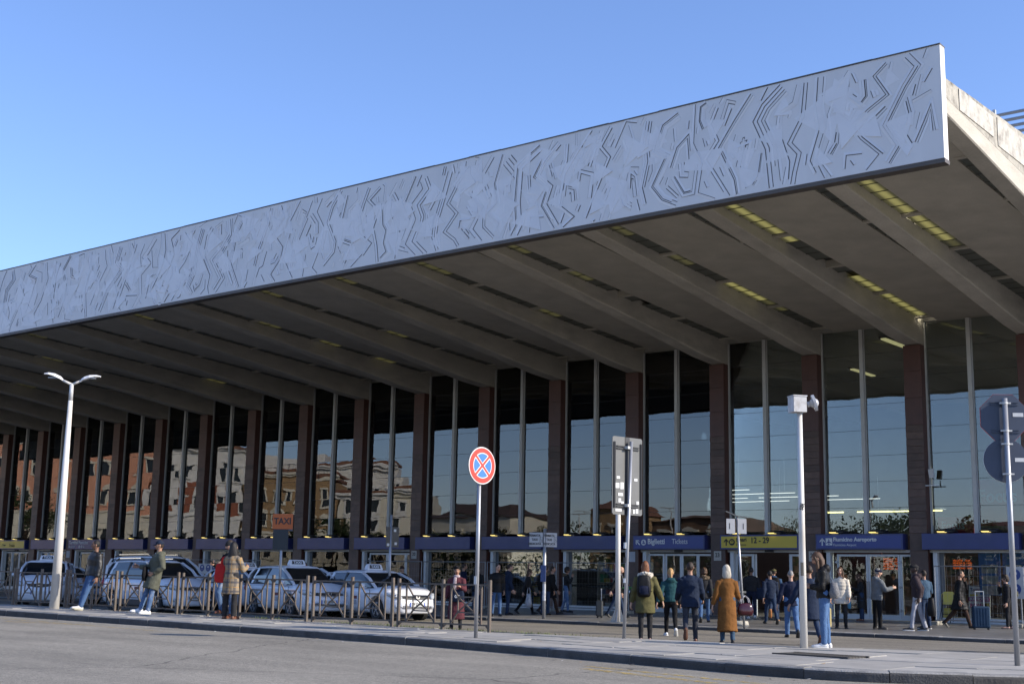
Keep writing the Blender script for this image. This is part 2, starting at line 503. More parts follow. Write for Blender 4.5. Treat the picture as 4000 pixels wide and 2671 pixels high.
pav = empty('pavement', (0,0,0)); struct(pav)
b = MB()
poly = [(x, y+.10) for x, y in KF if x < -4.7]+[(-4.7, 22.4)]+[(x, y-.06) for x, y in reversed(KB) if x < -4.7]
top = [(p[0], p[1], zi(p[0])-.022) for p in poly]
b.add(top, [tuple(range(len(top)))])
b.add([(p[0],p[1],zi(p[0])-.022) for p in poly]+[(p[0],p[1],-.3) for p in poly], [(i, len(poly)+i, len(poly)+(i+1)%len(poly), (i+1)%len(poly)) for i in range(len(poly))])
b.build('bedding', M_joint, pav)
# slabs in rows that follow the kerb
xs_ = [-34.0]
while xs_[-1] < -4.9: xs_.append(xs_[-1]+rnd.uniform(.95, 1.35))
rows = 5
for r_ in range(rows):
    off = rnd.uniform(0, .8)
    for i in range(len(xs_)-1):
        xa, xb = xs_[i]+off*.5, xs_[i+1]+off*.5
        if xb > -4.75: continue
        def yy(x, t):
            f = lerp_y(KF, x)+.31; k = lerp_y(KB, x)-.17
            return f+(k-f)*t
        t0, t1 = r_/rows, (r_+1)/rows
        gp = rnd.uniform(.003, .012)
        p = [(xa+gp, yy(xa, t0)+gp), (xb-gp, yy(xb, t0)+gp), (xb-gp, yy(xb, t1)-gp), (xa+gp, yy(xa, t1)-gp)]
        if p[2][1]-p[0][1] < .1: continue
        h = rnd.uniform(-.006, .006); tl = rnd.uniform(-.006, .006); tl2 = rnd.uniform(-.004, .004)
        cx, cy = (xa+xb)/2, p[0][1]
        s = MB(); s.prism([(q[0]-cx, q[1]-cy) for q in p], lambda x, y: zi(x+cx)-.05, lambda x, y: zi(x+cx)+h+tl*x+tl2*y)
        s.build('paving_slab', M_slab, pav, (cx, cy, 0))
# kerb stones, front and round the nose
def path_at(pl, s):
    for (x0,y0),(x1,y1) in zip(pl, pl[1:]):
        d = math.hypot(x1-x0, y1-y0)
        if s <= d: return Vector((x0+(x1-x0)*s/d, y0+(y1-y0)*s/d)), Vector((x1-x0, y1-y0)).normalized()
        s -= d
    return Vector(pl[-1]), Vector((pl[-1][0]-pl[-2][0], pl[-1][1]-pl[-2][1])).normalized()
def smooth_path(pl, it=2):
    for _ in range(it):
        q = [pl[0]]
        for a, c in zip(pl, pl[1:]): q += [(a[0]*.75+c[0]*.25, a[1]*.75+c[1]*.25), (a[0]*.25+c[0]*.75, a[1]*.25+c[1]*.75)]
        pl = q+[pl[-1]]
    return pl
def s_of_x(pl, x):
    s = 0
    for (x0,y0),(x1,y1) in zip(pl, pl[1:]):
        d = math.hypot(x1-x0, y1-y0)
        if x0 <= x <= x1 and x1 > x0: return s+d*(x-x0)/(x1-x0)
        s += d
    return s
KFs = smooth_path(KF)
KLEN = sum(math.hypot(c[0]-a[0], c[1]-a[1]) for a, c in zip(KFs, KFs[1:]))
def kerb_stone(pl, s0, s1, ztop, zbot, width, parent, m, name='kerb_stone', flip=1, gap=.006, nseg=4):
    rings = []
    dz = rnd.uniform(-.006, .006); dn = rnd.uniform(-.012, .012)
    ref, _ = path_at(pl, (s0+s1)/2)
    for k in range(nseg+1):
        s = s0+gap+(s1-s0-2*gap)*k/nseg
        p, t = path_at(pl, s); nn = Vector((t.y, -t.x))*flip      # outward
        sec = [(0+dn, zbot), (0+dn, -.045), (-.008+dn, -.02), (-.03+dn, -.004), (-.06+dn, 0), (-width, 0), (-width, zbot)]
        rings.append([(p.x+nn.x*a-ref.x, p.y+nn.y*a-ref.y, (ztop(p.x)+dz+c if c > zbot else ztop(p.x)+c)) for a, c in sec])
    e = MB(); e.loft(rings if flip < 0 else rings[::-1])
    ns = len(rings[0])
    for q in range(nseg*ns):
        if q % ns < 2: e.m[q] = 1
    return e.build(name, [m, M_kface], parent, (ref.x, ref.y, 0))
cuts = [-60,-48,-41,-37,-34.4,-32.4,-31,-29.6,-28.36,-27.31,-26.05,-24.86,-23.82,-22.3,-20.66,-19.34,-17.68,-15.94,-14.47,-12.51,-10.8,-9.05,-7.84]
ss = [s_of_x(KFs, x) for x in cuts]
while ss[-1] < KLEN-.6: ss.append(min(KLEN, ss[-1]+rnd.uniform(.8, 1.1)))
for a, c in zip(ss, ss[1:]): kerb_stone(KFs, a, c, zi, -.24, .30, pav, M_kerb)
KBs = smooth_path(KB, 1)
KBL = sum(math.hypot(c[0]-a[0], c[1]-a[1]) for a, c in zip(KBs, KBs[1:]))
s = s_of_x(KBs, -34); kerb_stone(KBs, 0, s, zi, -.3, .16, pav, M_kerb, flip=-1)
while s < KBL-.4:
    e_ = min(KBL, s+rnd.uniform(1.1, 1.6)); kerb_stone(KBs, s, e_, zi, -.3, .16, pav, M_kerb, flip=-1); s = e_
# drain grate let into the slabs
gr = MB()
for i in range(15): gr.box(i*.085-.61, i*.085-.585, -.27, .27, -.012, .012)
for j in range(7): gr.box(-.62, .61, j*.085-.265, j*.085-.24, -.014, .010)
gr.box(-.66,.65,-.30,-.27,-.014,.014); gr.box(-.66,.65,.27,.30,-.014,.014)
gr.build('drain_grate', mat('cast_iron', (.06,.055,.05), .6, metal=.4, var=.2, scale=9), pav, (-8.9, 18.6, zi(-8.9)+.012), rot=(0,0,R(-8)))

stp = empty('station_pavement', (0,0,0)); struct(stp)
b = MB(); b.add([(-120,32.3,0),(40,32.3,0),(40,75,0),(-120,75,0)], [(0,1,2,3)]); b.add([(-120,32.3,0),(40,32.3,0),(40,32.3,-.3),(-120,32.3,-.3)], [(3,2,1,0)])
def paving_lines(m, sx, sy, w):
    n, l = m.node_tree.nodes, m.node_tree.links
    b_ = n['Principled BSDF']; src = b_.inputs['Base Color'].links[0].from_socket
    tc = n.new('ShaderNodeTexCoord'); br = n.new('ShaderNodeTexBrick')
    br.inputs['Scale'].default_value = 1.0; br.inputs['Brick Width'].default_value = sx; br.inputs['Row Height'].default_value = sy
    br.inputs['Mortar Size'].default_value = w; br.inputs['Color1'].default_value = (1,1,1,1); br.inputs['Color2'].default_value = (.84,.84,.84,1)
    br.inputs['Mortar'].default_value = (.35,.34,.33,1)
    l.new(tc.outputs['Object'], br.inputs[0])
    mx = n.new('ShaderNodeMix'); mx.data_type = 'RGBA'; mx.blend_type = 'MULTIPLY'; mx.inputs['Factor'].default_value = 1
    l.new(src, mx.inputs['A']); l.new(br.outputs['Color'], mx.inputs['B']); l.new(mx.outputs['Result'], b_.inputs['Base Color'])
paving_lines(M_spave, 1.3, .62, .016)
b.build('paving', M_spave, stp)
x = -78.0
KS = [(-120,31.95),(60,31.95)]
while x < -4:
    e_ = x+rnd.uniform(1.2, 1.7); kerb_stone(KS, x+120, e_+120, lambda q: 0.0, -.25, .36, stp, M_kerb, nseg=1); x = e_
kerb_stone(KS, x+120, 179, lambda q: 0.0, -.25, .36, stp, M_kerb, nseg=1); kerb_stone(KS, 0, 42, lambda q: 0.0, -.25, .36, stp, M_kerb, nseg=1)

# painted markings, thin sheets above the asphalt
M_pw = worn_paint('worn_white_paint', (.62,.61,.57), .95); M_py = worn_paint('worn_yellow_paint', (.46,.33,.10), .55)
zc = empty('zebra_crossing', (-7.0, 25.5, -.096)); struct(zc)
for k in range(6):
    b = MB(); y = -1.6+k*1.0; x0 = -2.3+.35*k
    b.add([(x0,y,0),(6,y,0),(6,y+.5,0),(x0,y+.5,0)], [(0,1,2,3)]); b.build('stripe', M_pw, zc)
ym = MB()
for (x0,y0,x1,y1,w) in [(-26.8,15.9,-24.6,16.6,.10),(-28.5,16.7,-21.6,16.2,.05),(-10.6,14.9,-8.2,14.2,.10),(-10.9,15.35,-7.4,14.55,.07)]:
    d = Vector((x1-x0, y1-y0)).normalized(); q = Vector((-d.y, d.x))*w
    ym.add([(x0-q.x,y0-q.y,zr(x0)+.004),(x1-q.x,y1-q.y,zr(x1)+.004),(x1+q.x,y1+q.y,zr(x1)+.004),(x0+q.x,y0+q.y,zr(x0)+.004)], [(0,1,2,3)])
struct(ym.build('road_marking', M_py))
ym = MB()
for (x0,y0,x1,y1) in [(-19.9,32.9-8.6,-6,24.6),(-26,26.4,-18,25.9)]:
    ym.add([(x0,y0-.06,-.096),(x1,y1-.06,-.096),(x1,y1+.06,-.096),(x0,y0+.06,-.096)], [(0,1,2,3)])
struct(ym.build('lane_line', worn_paint('faded_yellow_line', (.40,.29,.10), .40)))

# ================================================================== STATION BUILDING
PX = 3.929
cx = lambda n: -17.755+PX*n
N0, N1 = -18, 2
YG, YC = 44.68, 44.28
sta = thing('station_building', 'long modernist station hall of brown stone columns and tall glass under a deep concrete canopy', 'station', (-40, YC, 0))
OFF = Vector((40, -YC, 0))          # world -> building
def bl(mb, name, m, parent=None, smooth=False, at=None):
    """build a mesh given in world coordinates as a child of the building (or of one of its parts)"""
    base = Vector(at) if at is not None else Vector((-40, YC, 0))
    mb.v = [(p[0]-base.x, p[1]-base.y, p[2]-base.z) for p in mb.v]
    pb = Vector((-40, YC, 0)) if parent is None else Vector(parent['_b'])
    o = mb.build(name, m, parent or sta, base-pb, smooth)
    o['_b'] = list(base)
    return o
ztop_col = 9.58
# --- columns, each with its stone slabs
slab_me = MB().bbox(0, .625, 0, .05, .003, .247, .004).mesh('stone_slab', [M_stone])
for n in range(N0, N1+1):
    x0 = cx(n)
    c = MB(); c.box(x0, x0+.63, YC+.03, YC+.44, 0, ztop_col)
    col_o = bl(c, 'column', M_stone2, at=(x0, YC, 0))
    for (za, zb) in ((0,1.2),(1.2,2.4),(2.4,3.0),(6.75,7.7),(7.7,8.65),(8.65,ztop_col)):
        m = MB().bbox(0, .625, 0, .05, za+.003, zb-.003, .004)
        m.build('stone_panel', M_stone if za < 3 else M_stone2, col_o, (0, 0, 0))
    if n >= -15:
        for k in range(15):
            link('stone_slab', slab_me, col_o, (rnd.uniform(-.004,.004), rnd.uniform(-.006,.003), 3.0+k*.25))
# --- mullions and slim frames
mul_me = MB().box(0, .20, 0, .015, 0, 7.4).box(.03, .17, -.11, 0, 0, 7.4).mesh('mullion', [M_frame])
slim = MB().box(0, .055, 0, .12, 0, 7.4).mesh('slim_frame', [M_frame])
BZ = 3.0
PANE_H = 7.40/8
pl_me = MB().box(-.72, .72, -.006, .006, 0.006, PANE_H-.006).mesh('glass_pane', [M_pane])
pr_me = MB().box(-.77, .77, -.006, .006, 0.006, PANE_H-.006).mesh('glass_pane', [M_pane])
M_seal = mat('pane_seal', (.03,.03,.032), .6, var=0)
for n in range(N0+1, N1+1):
    x0 = cx(n)
    link('mullion', mul_me, sta, Vector((x0-1.795, YG-.03, BZ))+OFF)
    link('slim_frame', slim, sta, Vector((x0-PX+.64, YG-.07, BZ))+OFF)
    link('slim_frame', slim, sta, Vector((x0-.058, YG-.07, BZ))+OFF)
    s = MB()
    for k in range(1, 8): s.box(x0-PX+.70, x0-.06, YG-.004, YG+.010, BZ+k*PANE_H-.006, BZ+k*PANE_H+.006)
    bl(s, 'pane_seal', M_seal)
    rr = random.Random(n*13+5)
    big = 1.0 if n < -4 else .55
    for k in range(8):
        for (xc, me) in ((x0-2.535, pl_me), (x0-.845, pr_me)):
            if n < -16: continue
            link('glass_pane', me, sta, Vector((xc, YG, BZ+k*PANE_H))+OFF, (R(rr.uniform(-.16,.16)*big), 0, R(rr.uniform(-.35,.35)*big)))
# --- canopy: beams, soffit panels, light slots
zso = lambda y: 10.45+(44.6-y)*.0775
zbm = lambda y: 9.58+(44-y)*.145-(44-y)**2*.0012
cbx = lambda n, y: cx(n)+.315-(44.5-y)/13.5*.40
YS = [44.72, 43, 41, 39, 37, 35, 33, 30.7, 29.2, 27.78]
for n in range(N0, N1+1):
    m = MB()
    rings = []
    for y in YS:
        c = cbx(n, y); t = (44.7-y)/17; w = .30-.025*t
        if n == N1: c, w = -10.17, .235
        zb = zbm(min(y, 44)); ztp = zso(y)+.34
        rings.append([(c-w, y, zb+.03), (c-w+.03, y, zb), (c+w-.03, y, zb), (c+w, y, zb+.03), (c+w, y, ztp), (c-w, y, ztp)])
    m.loft(rings[::-1])
    bl(m, 'beam', M_beam, at=(cbx(n, 36), 36, 10))
SLOT = .54
for n in range(N0, N1):
    m = MB(); rings = []
    for y in YS[:8]:
        a = cbx(n, y)+.29+SLOT; c = cbx(n+1, y)-.29-SLOT
        z = zso(y); rings.append([(a, y, z), (c, y, z), (c, y, z+.30), (a, y, z+.30)])
    m.loft(rings[::-1])
    bl(m, 'soffit_panel', M_conc, at=(cbx(n, 36)+2, 36, 11))
for n in range(N0, N1):                                # solid strip in front of the slots
    m = MB(); rings = []
    for y in YS[7:]:
        a = cbx(n, y)+.27; c = cbx(n+1, y)-.27; z = zso(y)-.004
        rings.append([(a, y, z), (c, y, z), (c, y, z+.30), (a, y, z+.30)])
    m.loft(rings[::-1]); bl(m, 'soffit_border', M_conc, at=(cbx(n, 29)+2, 29, 11.6))
sec = [30.72, 34.05, 37.4, 40.75, 44.1]
M_dv = mat('slot_divider', (.10,.10,.085), .5, var=0)
def lit_state(n, side, k):
    """which of the twenty panels of a slot glow, counted from the street"""
    if side < 0: return 0
    if n == 1: return 2 if k < 9 else (1 if k == 9 else 0)
    if n == 0: return (2 if k < 6 else 0 if k < 12 else 2)
    if n == -1: return (1 if k < 2 else 0 if k < 5 else 1 if k < 7 else 0 if k < 10 else 2 if k < 14 else 1 if k < 16 else 0)
    if n == -2: return (1 if k < 2 else 1 if 5 <= k < 7 else 0)
    if n == -3: return (1 if k < 3 or 10 <= k < 12 else 0)
    rr = random.Random(n*101+k//5)
    return 1 if rr.random() < .22 and k % 5 < 2 else 0
for n in range(N0, N1+1):
    for side in (-1, 1):
        if n == N1 and side > 0: continue
        back = MB(); rings = []
        for y in YS[:8]:
            c = cbx(n, y); a, e_ = (c+.27, c+.29+SLOT+.02) if side > 0 else (c-.29-SLOT-.02, c-.27)
            z = zso(y)+.20; rings.append([(a, y, z), (e_, y, z), (e_, y, z+.03), (a, y, z+.03)])
        back.loft(rings[::-1]); bl(back, 'slot_backing', M_dark)
        far = [MB(), MB(), MB()]; dv = MB()
        for q in range(5):
            y = sec[q]; c = cbx(n, y); a = c+.27*side; e_ = c+(.29+SLOT+.01)*side
            bl(MB().box(min(a,e_), max(a,e_), y-.09, y+.09, zso(y)-.02, zso(y)+.2), 'slot_rib', M_conc, at=(c, y, zso(y)))
        for q in range(4):
            for k in range(5):
                st = lit_state(n, side, q*5+k)
                ya = sec[q]+.11+k*.622; yb = ya+.60; yc = (ya+yb)/2
                if n in (0, -2) and side > 0 and (q, k) in ((1, 4), (2, 1)): continue       # a missing panel
                c = cbx(n, yc); a = c+.30*side; e_ = c+(.28+SLOT)*side
                a, e_ = min(a, e_), max(a, e_)
                za, zb = zso(ya)+.045, zso(yb)+.045
                vs = [(a,ya,za),(e_,ya,za),(e_,yb,zb),(a,yb,zb),(a,ya,za+.01),(e_,ya,za+.01),(e_,yb,zb+.01),(a,yb,zb+.01)]
                fs = [(0,3,2,1),(4,5,6,7),(0,1,5,4),(1,2,6,5),(2,3,7,6),(3,0,4,7)]
                if n >= -5 and side > 0:
                    p = MB().add(vs, fs); bl(p, 'light_panel', M_dif[st], at=((a+e_)/2, yc, za))
                else: far[st].add(vs, fs)
                dv.bar((a, yb+.011, zb+.005), (e_, yb+.011, zb+.005), .022, .05)
        for st in range(3):
            if far[st].v:
                # generated coordinates run over the whole strip's width
                bl(far[st], 'light_panel', M_dif[st])
        bl(dv, 'slot_divider', M_dv)['kind'] = 'stuff'
tb = MB()
for (n, y) in ((1, 34.4), (0, 43.9)):
    c = cbx(n, y)
    for d in (.38, .50): tb.cone((c+d, y-.55, zso(y)+.12), (c+d, y+.55, zso(y)+.04), .022, n=8)
bl(tb, 'lamp_tube', M_tube)
# roof over canopy and hall, with the weathered right-hand edge
rf = MB(); rf.box(-110, -10.28, 27.80, 75, 12.02, 12.38)
bl(rf, 'roof', M_old)
eb = MB(); rings = []
for y in [27.80+.4*i for i in range(45)]+[46, 60, 75]:
    z0 = zso(min(y, 44.7))+.14; zt = 12.46+.045*min(y-27.8, 6)
    rings.append([(-10.30, y, z0), (-10.0, y, z0), (-9.93, y, z0+.10), (-9.93+rnd.uniform(-.008,.008), y, zt), (-10.30, y, zt)])
eb.loft(rings[::-1]); bl(eb, 'roof_edge_beam', M_old, at=(-10.1, 40, 12))
eb = MB()
for ya in (28.6, 31.2, 33.8, 36.4, 39.0): eb.box(-9.925, -9.912, ya, ya+2.3, 11.98-.05*(ya-27.8), 12.44+.03*(ya-27.8))
bl(eb, 'edge_panel', mat('limewashed_panel', (.46,.44,.39), .9, var=.2, scale=4, dark=(.16,.145,.12), dscale=2.8, damt=.95, bump=.3, bscale=20), at=(-9.9, 34, 12))
# louvred plant screen on the roof
scn = MB(); lv = MB()
for k in range(4):
    x = -14.4+k*1.15; scn.box(x-.04, x+.04, 37.8, 37.9, 12.4, 15.2)
for k in range(12): lv.bar((-14.4, 37.82, 12.8+k*.2), (-10.95, 37.82, 12.8+k*.2), .10, .03, up=(0,.5,.85))
pso = bl(scn, 'plant_screen', mat('screen_post', (.45,.48,.52), .4, var=.05), at=(-12.6, 37.8, 12.4))
bl(lv, 'louvre', mat('screen_louvre', (.30,.34,.40), .4, var=.05), pso, at=(-12.6, 37.8, 12.4))

# --- fascia with abstract aluminium relief
FY, FZ0, FZ1, FX1, FX0 = 27.5, 10.51, 13.16, -9.92, -104.0
fa = MB(); fa.box(FX0, FX1-.012, FY, FY+.26, FZ0, FZ1)
fas = bl(fa, 'fascia', M_alu, at=(-40, FY, FZ0))
cap = MB(); cap.box(FX1-.012, FX1, FY-.004, FY+.264, FZ0-.002, FZ1+.004); bl(cap, 'end_cap', M_white, fas, at=(FX1, FY, FZ0))
un = MB(); un.box(FX0, FX1+.004, FY+.01, FY+.30, FZ0-.10, FZ0); bl(un, 'bottom_trim', M_edge, fas, at=(-40, FY, FZ0))
cp = MB(); x = FX1+.01
while x > FX0:
    w = rnd.uniform(1.0, 1.9); zt = FZ1+rnd.uniform(-.004, .008)
    cp.box(x-w, x, FY-.02, FY+.285, zt, zt+.028); x -= w
bl(cp, 'coping', M_edge, fas, at=(-40, FY, FZ1))

def relief():
    rr = random.Random(21)
    LW = .0115
    placed = {}
    def near(p, d):
        gx, gz = int(math.floor(p[0]/.3)), int(math.floor(p[1]/.3))
        for i in (-1,0,1):
            for j in (-1,0,1):
                for q in placed.get((gx+i, gz+j), ()):
                    if (q[0]-p[0])**2+(q[1]-p[1])**2 < d*d: return True
        return False
    def samples(pl):
        out = []
        for a, c in zip(pl, pl[1:]):
            L = math.hypot(c[0]-a[0], c[1]-a[1]); k = max(1, int(L/.06))
            out += [(a[0]+(c[0]-a[0])*i/k, a[1]+(c[1]-a[1])*i/k) for i in range(k+1)]
        return out
    def inside(pl): return all(FX0+.1 < p[0] < FX1-.06 and FZ0+.03 < p[1] < FZ1-.02 for p in pl)
    def commit(pls):
        for pl in pls:
            for p in samples(pl): placed.setdefault((int(math.floor(p[0]/.3)), int(math.floor(p[1]/.3))), []).append(p)
    def offs(pl, d, taper=1.0):
        out = []
        for i, p in enumerate(pl):
            a = pl[max(i-1, 0)]; c = pl[min(i+1, len(pl)-1)]
            n1 = Vector((p[1]-a[1], -(p[0]-a[0]))) if i > 0 else None
            n2 = Vector((c[1]-p[1], -(c[0]-p[0]))) if i < len(pl)-1 else None
            if n1 is None: nn = n2.normalized()
            elif n2 is None: nn = n1.normalized()
            else:
                n1.normalize(); n2.normalize(); nn = (n1+n2)
                if nn.length < .2: nn = n1
                nn.normalize(); nn = nn/max(.45, nn.dot(n1))
            t = 1+(taper-1)*i/max(1, len(pl)-1)
            out.append((p[0]+nn.x*d*t, p[1]+nn.y*d*t))
        return out
    lines = []
    def bundle(pl, k, gap, taper, side):
        out = []
        for j in range(k):
            q = offs(pl, side*gap*j, taper)
            if j and rr.random() < .6:                 # neighbours stop short of each other
                if len(q) > 2 and rr.random() < .5: q = q[1:] if rr.random() < .5 else q[:-1]
                else:
                    a, c = Vector(q[-1]), Vector(q[-2]); q[-1] = tuple(a.lerp(c, rr.uniform(.1, .5)))
            out.append(q)
        return out
    H = FZ1-FZ0
    # long crooked bands that climb the whole height, then hooks, short strokes and kinks in the spaces left
    tries = 0
    x = FX1-.5
    while x > FX0+1:
        z = FZ1-rr.uniform(.03, .3); p = [(x+rr.uniform(-.2,.2), z)]; ang = rr.choice((-1, 1))
        while z > FZ0+.25:
            st = rr.uniform(.35, 1.1); z2 = max(FZ0+.05, z-st*rr.uniform(.45, 1.0)); ang = -ang if rr.random() < .65 else ang
            p.append((p[-1][0]+ang*rr.uniform(.05, .5), z2)); z = z2
        bd = bundle(p, rr.choice((2,3,3,4)), rr.uniform(.06, .10), rr.uniform(.55, 1.2), rr.choice((-1, 1)))
        bd = [q for q in bd if inside(q)]
        if bd and not any(near(s_, .075) for q in bd for s_ in samples(q)):
            commit(bd); lines += bd; x -= rr.uniform(.3, .6)
        else:
            tries += 1; x -= .06
    for (kind, num, dmin) in (('hook', 3500, .075), ('kink', 9000, .068), ('stroke', 4500, .062), ('kink', 9000, .058), ('tick', 2500, .065)):
        for _ in range(num):
            c = (rr.uniform(FX0+.6, FX1-.3), rr.uniform(FZ0+.15, FZ1-.15))
            if near(c, dmin): continue
            if kind == 'hook':
                a = rr.uniform(.35, .9); w = rr.choice((-1,1))*rr.uniform(.2, .7)
                pl = [(c[0], c[1]-a), (c[0]+rr.uniform(-.1,.25), c[1]), (c[0]+w, c[1]+rr.uniform(.0,.25)), (c[0]+w*1.1, c[1]-rr.uniform(.1,.35))]
                bd = bundle(pl, rr.choice((2,2,3)), rr.uniform(.07,.11), rr.uniform(.5,1), rr.choice((-1,1)))
            elif kind == 'stroke':
                th = rr.uniform(.25, 1.3)*rr.choice((1,1,-1)); L = rr.uniform(.4, .9)
                d = (math.cos(th)*L, math.sin(th)*L)
                bd = bundle([c, (c[0]+d[0], c[1]+d[1])], rr.choice((2,3,4)), rr.uniform(.08,.12), rr.uniform(.7,1), rr.choice((-1,1)))
            elif kind == 'kink':
                th = rr.uniform(.6, 2.5)*rr.choice((1,-1)); pl = [c]
                for _k in range(rr.choice((2,3))):
                    L = rr.uniform(.28, .8); pl.append((pl[-1][0]+math.cos(th)*L*.6, pl[-1][1]+math.sin(th)*L)); th += rr.uniform(.5, 1.3)*rr.choice((-1,1))
                bd = bundle(pl, rr.choice((1,2,2,3,3)), rr.uniform(.06,.10), rr.uniform(.6,1), rr.choice((-1,1)))
            else:
                th = rr.uniform(.9, 2.2); L = rr.uniform(.15, .4)
                bd = bundle([c, (c[0]+math.cos(th)*L, c[1]+math.sin(th)*L)], rr.choice((1,2)), .08, 1, 1)
            bd = [q for q in bd if inside(q)]
            if not bd or any(near(s_, dmin) for q in bd for s_ in samples(q)): continue
            commit(bd); lines += bd
    lines.sort(key=lambda q: -max(p[0] for p in q))
    rest = MB()
    for i, pl in enumerate(lines):
        side = 1 if rr.random() < .7 else -1
        w = rr.uniform(.05, .075); h = rr.uniform(.010, .020)
        near_ = i < 300
        lw = LW*rr.uniform(.65, 1.0)
        o1 = offs(pl, side*w); o2 = offs(pl, -side*lw*2)
        b = MB() if near_ else rest
        n = len(pl)
        v = [(p[0], FY-h, p[1]) for p in pl]+[(p[0], FY-.0045, p[1]) for p in o1]+[(p[0], FY-.003, p[1]) for p in pl]+[(p[0], FY-.003, p[1]) for p in o2]
        f1, f2 = [], []
        for k in range(n-1):
            q = [(k, k+1, n+k+1, n+k)]; s_ = [(2*n+k, 2*n+k+1, k+1, k)]; gp = [(2*n+k, 3*n+k, 3*n+k+1, 2*n+k+1)]
            f1 += q+s_; f2 += gp
        f1 += [(0, n, 2*n), (n-1, 3*n-1, 2*n-1)]
        o = len(b.v)
        b.add(v, f1, 0); b.f += [tuple(i_+o for i_ in f) for f in f2]; b.m += [1]*len(f2)
        if near_: bl(b, 'relief_rib', [M_alu2, M_gap], fas, at=(pl[0][0], FY, pl[0][1]))
    o = bl(rest, 'relief_rib', [M_alu2, M_gap], fas); o['kind'] = 'stuff'
    # broad tilted plates between the ribs
    fac = MB(); k = 0
    for _ in range(2500):
        c = (rr.uniform(FX0+1, FX1-.6), rr.uniform(FZ0+.3, FZ1-.3)); a0 = rr.uniform(0, 6.28); L = rr.uniform(.3, .75)
        tri = [(c[0]+math.cos(a0+t)*L*rr.uniform(.5,1.1), c[1]+math.sin(a0+t)*L*rr.uniform(.5,1.1)) for t in (0, 2.1, 4.2)]
        if not inside(tri): continue
        hs = [.0025+rr.uniform(0,.001), .0025, rr.uniform(.006, .026)]
        v = [(p[0], FY-h, p[1]) for p, h in zip(tri, hs)]+[(p[0], FY-.0005, p[1]) for p in tri]
        fac.add(v, [(0,1,2), (0,3,4,1), (1,4,5,2), (2,5,3,0)]); k += 1
        if k > 420: break
    o = bl(fac, 'relief_plate', M_alu2, fas); o['kind'] = 'stuff'
relief()
# ================================================================== LETTERING (all built once)
make_texts({
 'big1': ('Biglietti', .285, 'LEFT', .93, .007), 'big2': ('Tickets', .285, 'LEFT', .86),
 'bin1': ('Binari', .20, 'LEFT', .95, .005), 'bin2': ('Platforms', .115, 'LEFT', .95), 'bin3': ('12 - 29', .30, 'LEFT', .90, .008),
 'fiu1': ('Fiumicino Aeroporto', .195, 'LEFT', .97, .006), 'fiu2': ('Fiumicino Airport', .125, 'LEFT', .97),
 'ter1': ('Terminal Fiumicino', .25, 'LEFT', .98, .004), 'ter2': ('Bin 23-24', .16, 'LEFT', .98, .002),
 'tra': ('Trains', .27, 'LEFT', .95), 'tra1': ('Treni', .17, 'LEFT', .95, .004),
 'n20': ('20', .22, 'CENTER', .9, .004), 'n23': ('23', .22, 'CENTER', .9, .004), 'n24': ('24', .22, 'CENTER', .9, .004),
 'taxi': ('TAXI', .27, 'CENTER', .95, .006), 'rtaxi': ('TAXI', .115, 'CENTER', 1.1, .003),
 'fer1': ('FERMATA', .10, 'CENTER', .85, .003), 'fer2': ('TAXI', .10, 'CENTER', .85, .003), 'fer3': ('DEDICATA', .10, 'CENTER', .85, .003),
 'pl1': ('FH 133EA', .105, 'CENTER', .85, .002), 'pl2': ('FP 324XL', .105, 'CENTER', .85, .002), 'pl3': ('EB 575YM', .105, 'CENTER', .85, .002), 'pl4': ('EX 418TZ', .105, 'CENTER', .85, .002),
 'foc': ('Focus', .62, 'LEFT', .9, .012),
 'ter': ('Terravision', .15, 'LEFT', .9, .004), 'bus': ('BUS TICKETS', .125, 'LEFT', .88, .005), 'rom': ('ROMA', .20, 'LEFT', .9, .007), 'six': ('6', .24, 'CENTER', .9, .008), 'tks': ('TICKETS', .17, 'LEFT', .86, .006),
 'gui': ('guide-book', .10, 'CENTER', .9, .002), 'gui2': ('guida\nturistica', .10, 'CENTER', .9, .002), 'roma': ('ROMA', .15, 'CENTER', .95, .004),
 'led1': ('VELLETRI   13:54\nVENEZIA SL 14:00\nVENEZIA SL 14:05\nFIUMICINO  14:05', .085, 'LEFT', 1.0), 'led2': ('NAPOLI C  13:40\nCIVIT.VEC 13:42\nVENEZIA   13:50\nNETTUNO   13:52\nNAPOLI C  14:00', .085, 'LEFT', 1.0),
 'bgt': ('BIGLIETTI\nTICKETS', .17, 'CENTER', 1.0), 'asl': ('ASLUP', .075, 'CENTER', 1.0, .002), 'ben': ('BENDR', .07, 'CENTER', .8, .003), 'sbi': ('SBI', .09, 'CENTER', 1.0, .003), 'bgs': ('GG', .10, 'CENTER', .9, .004),
})

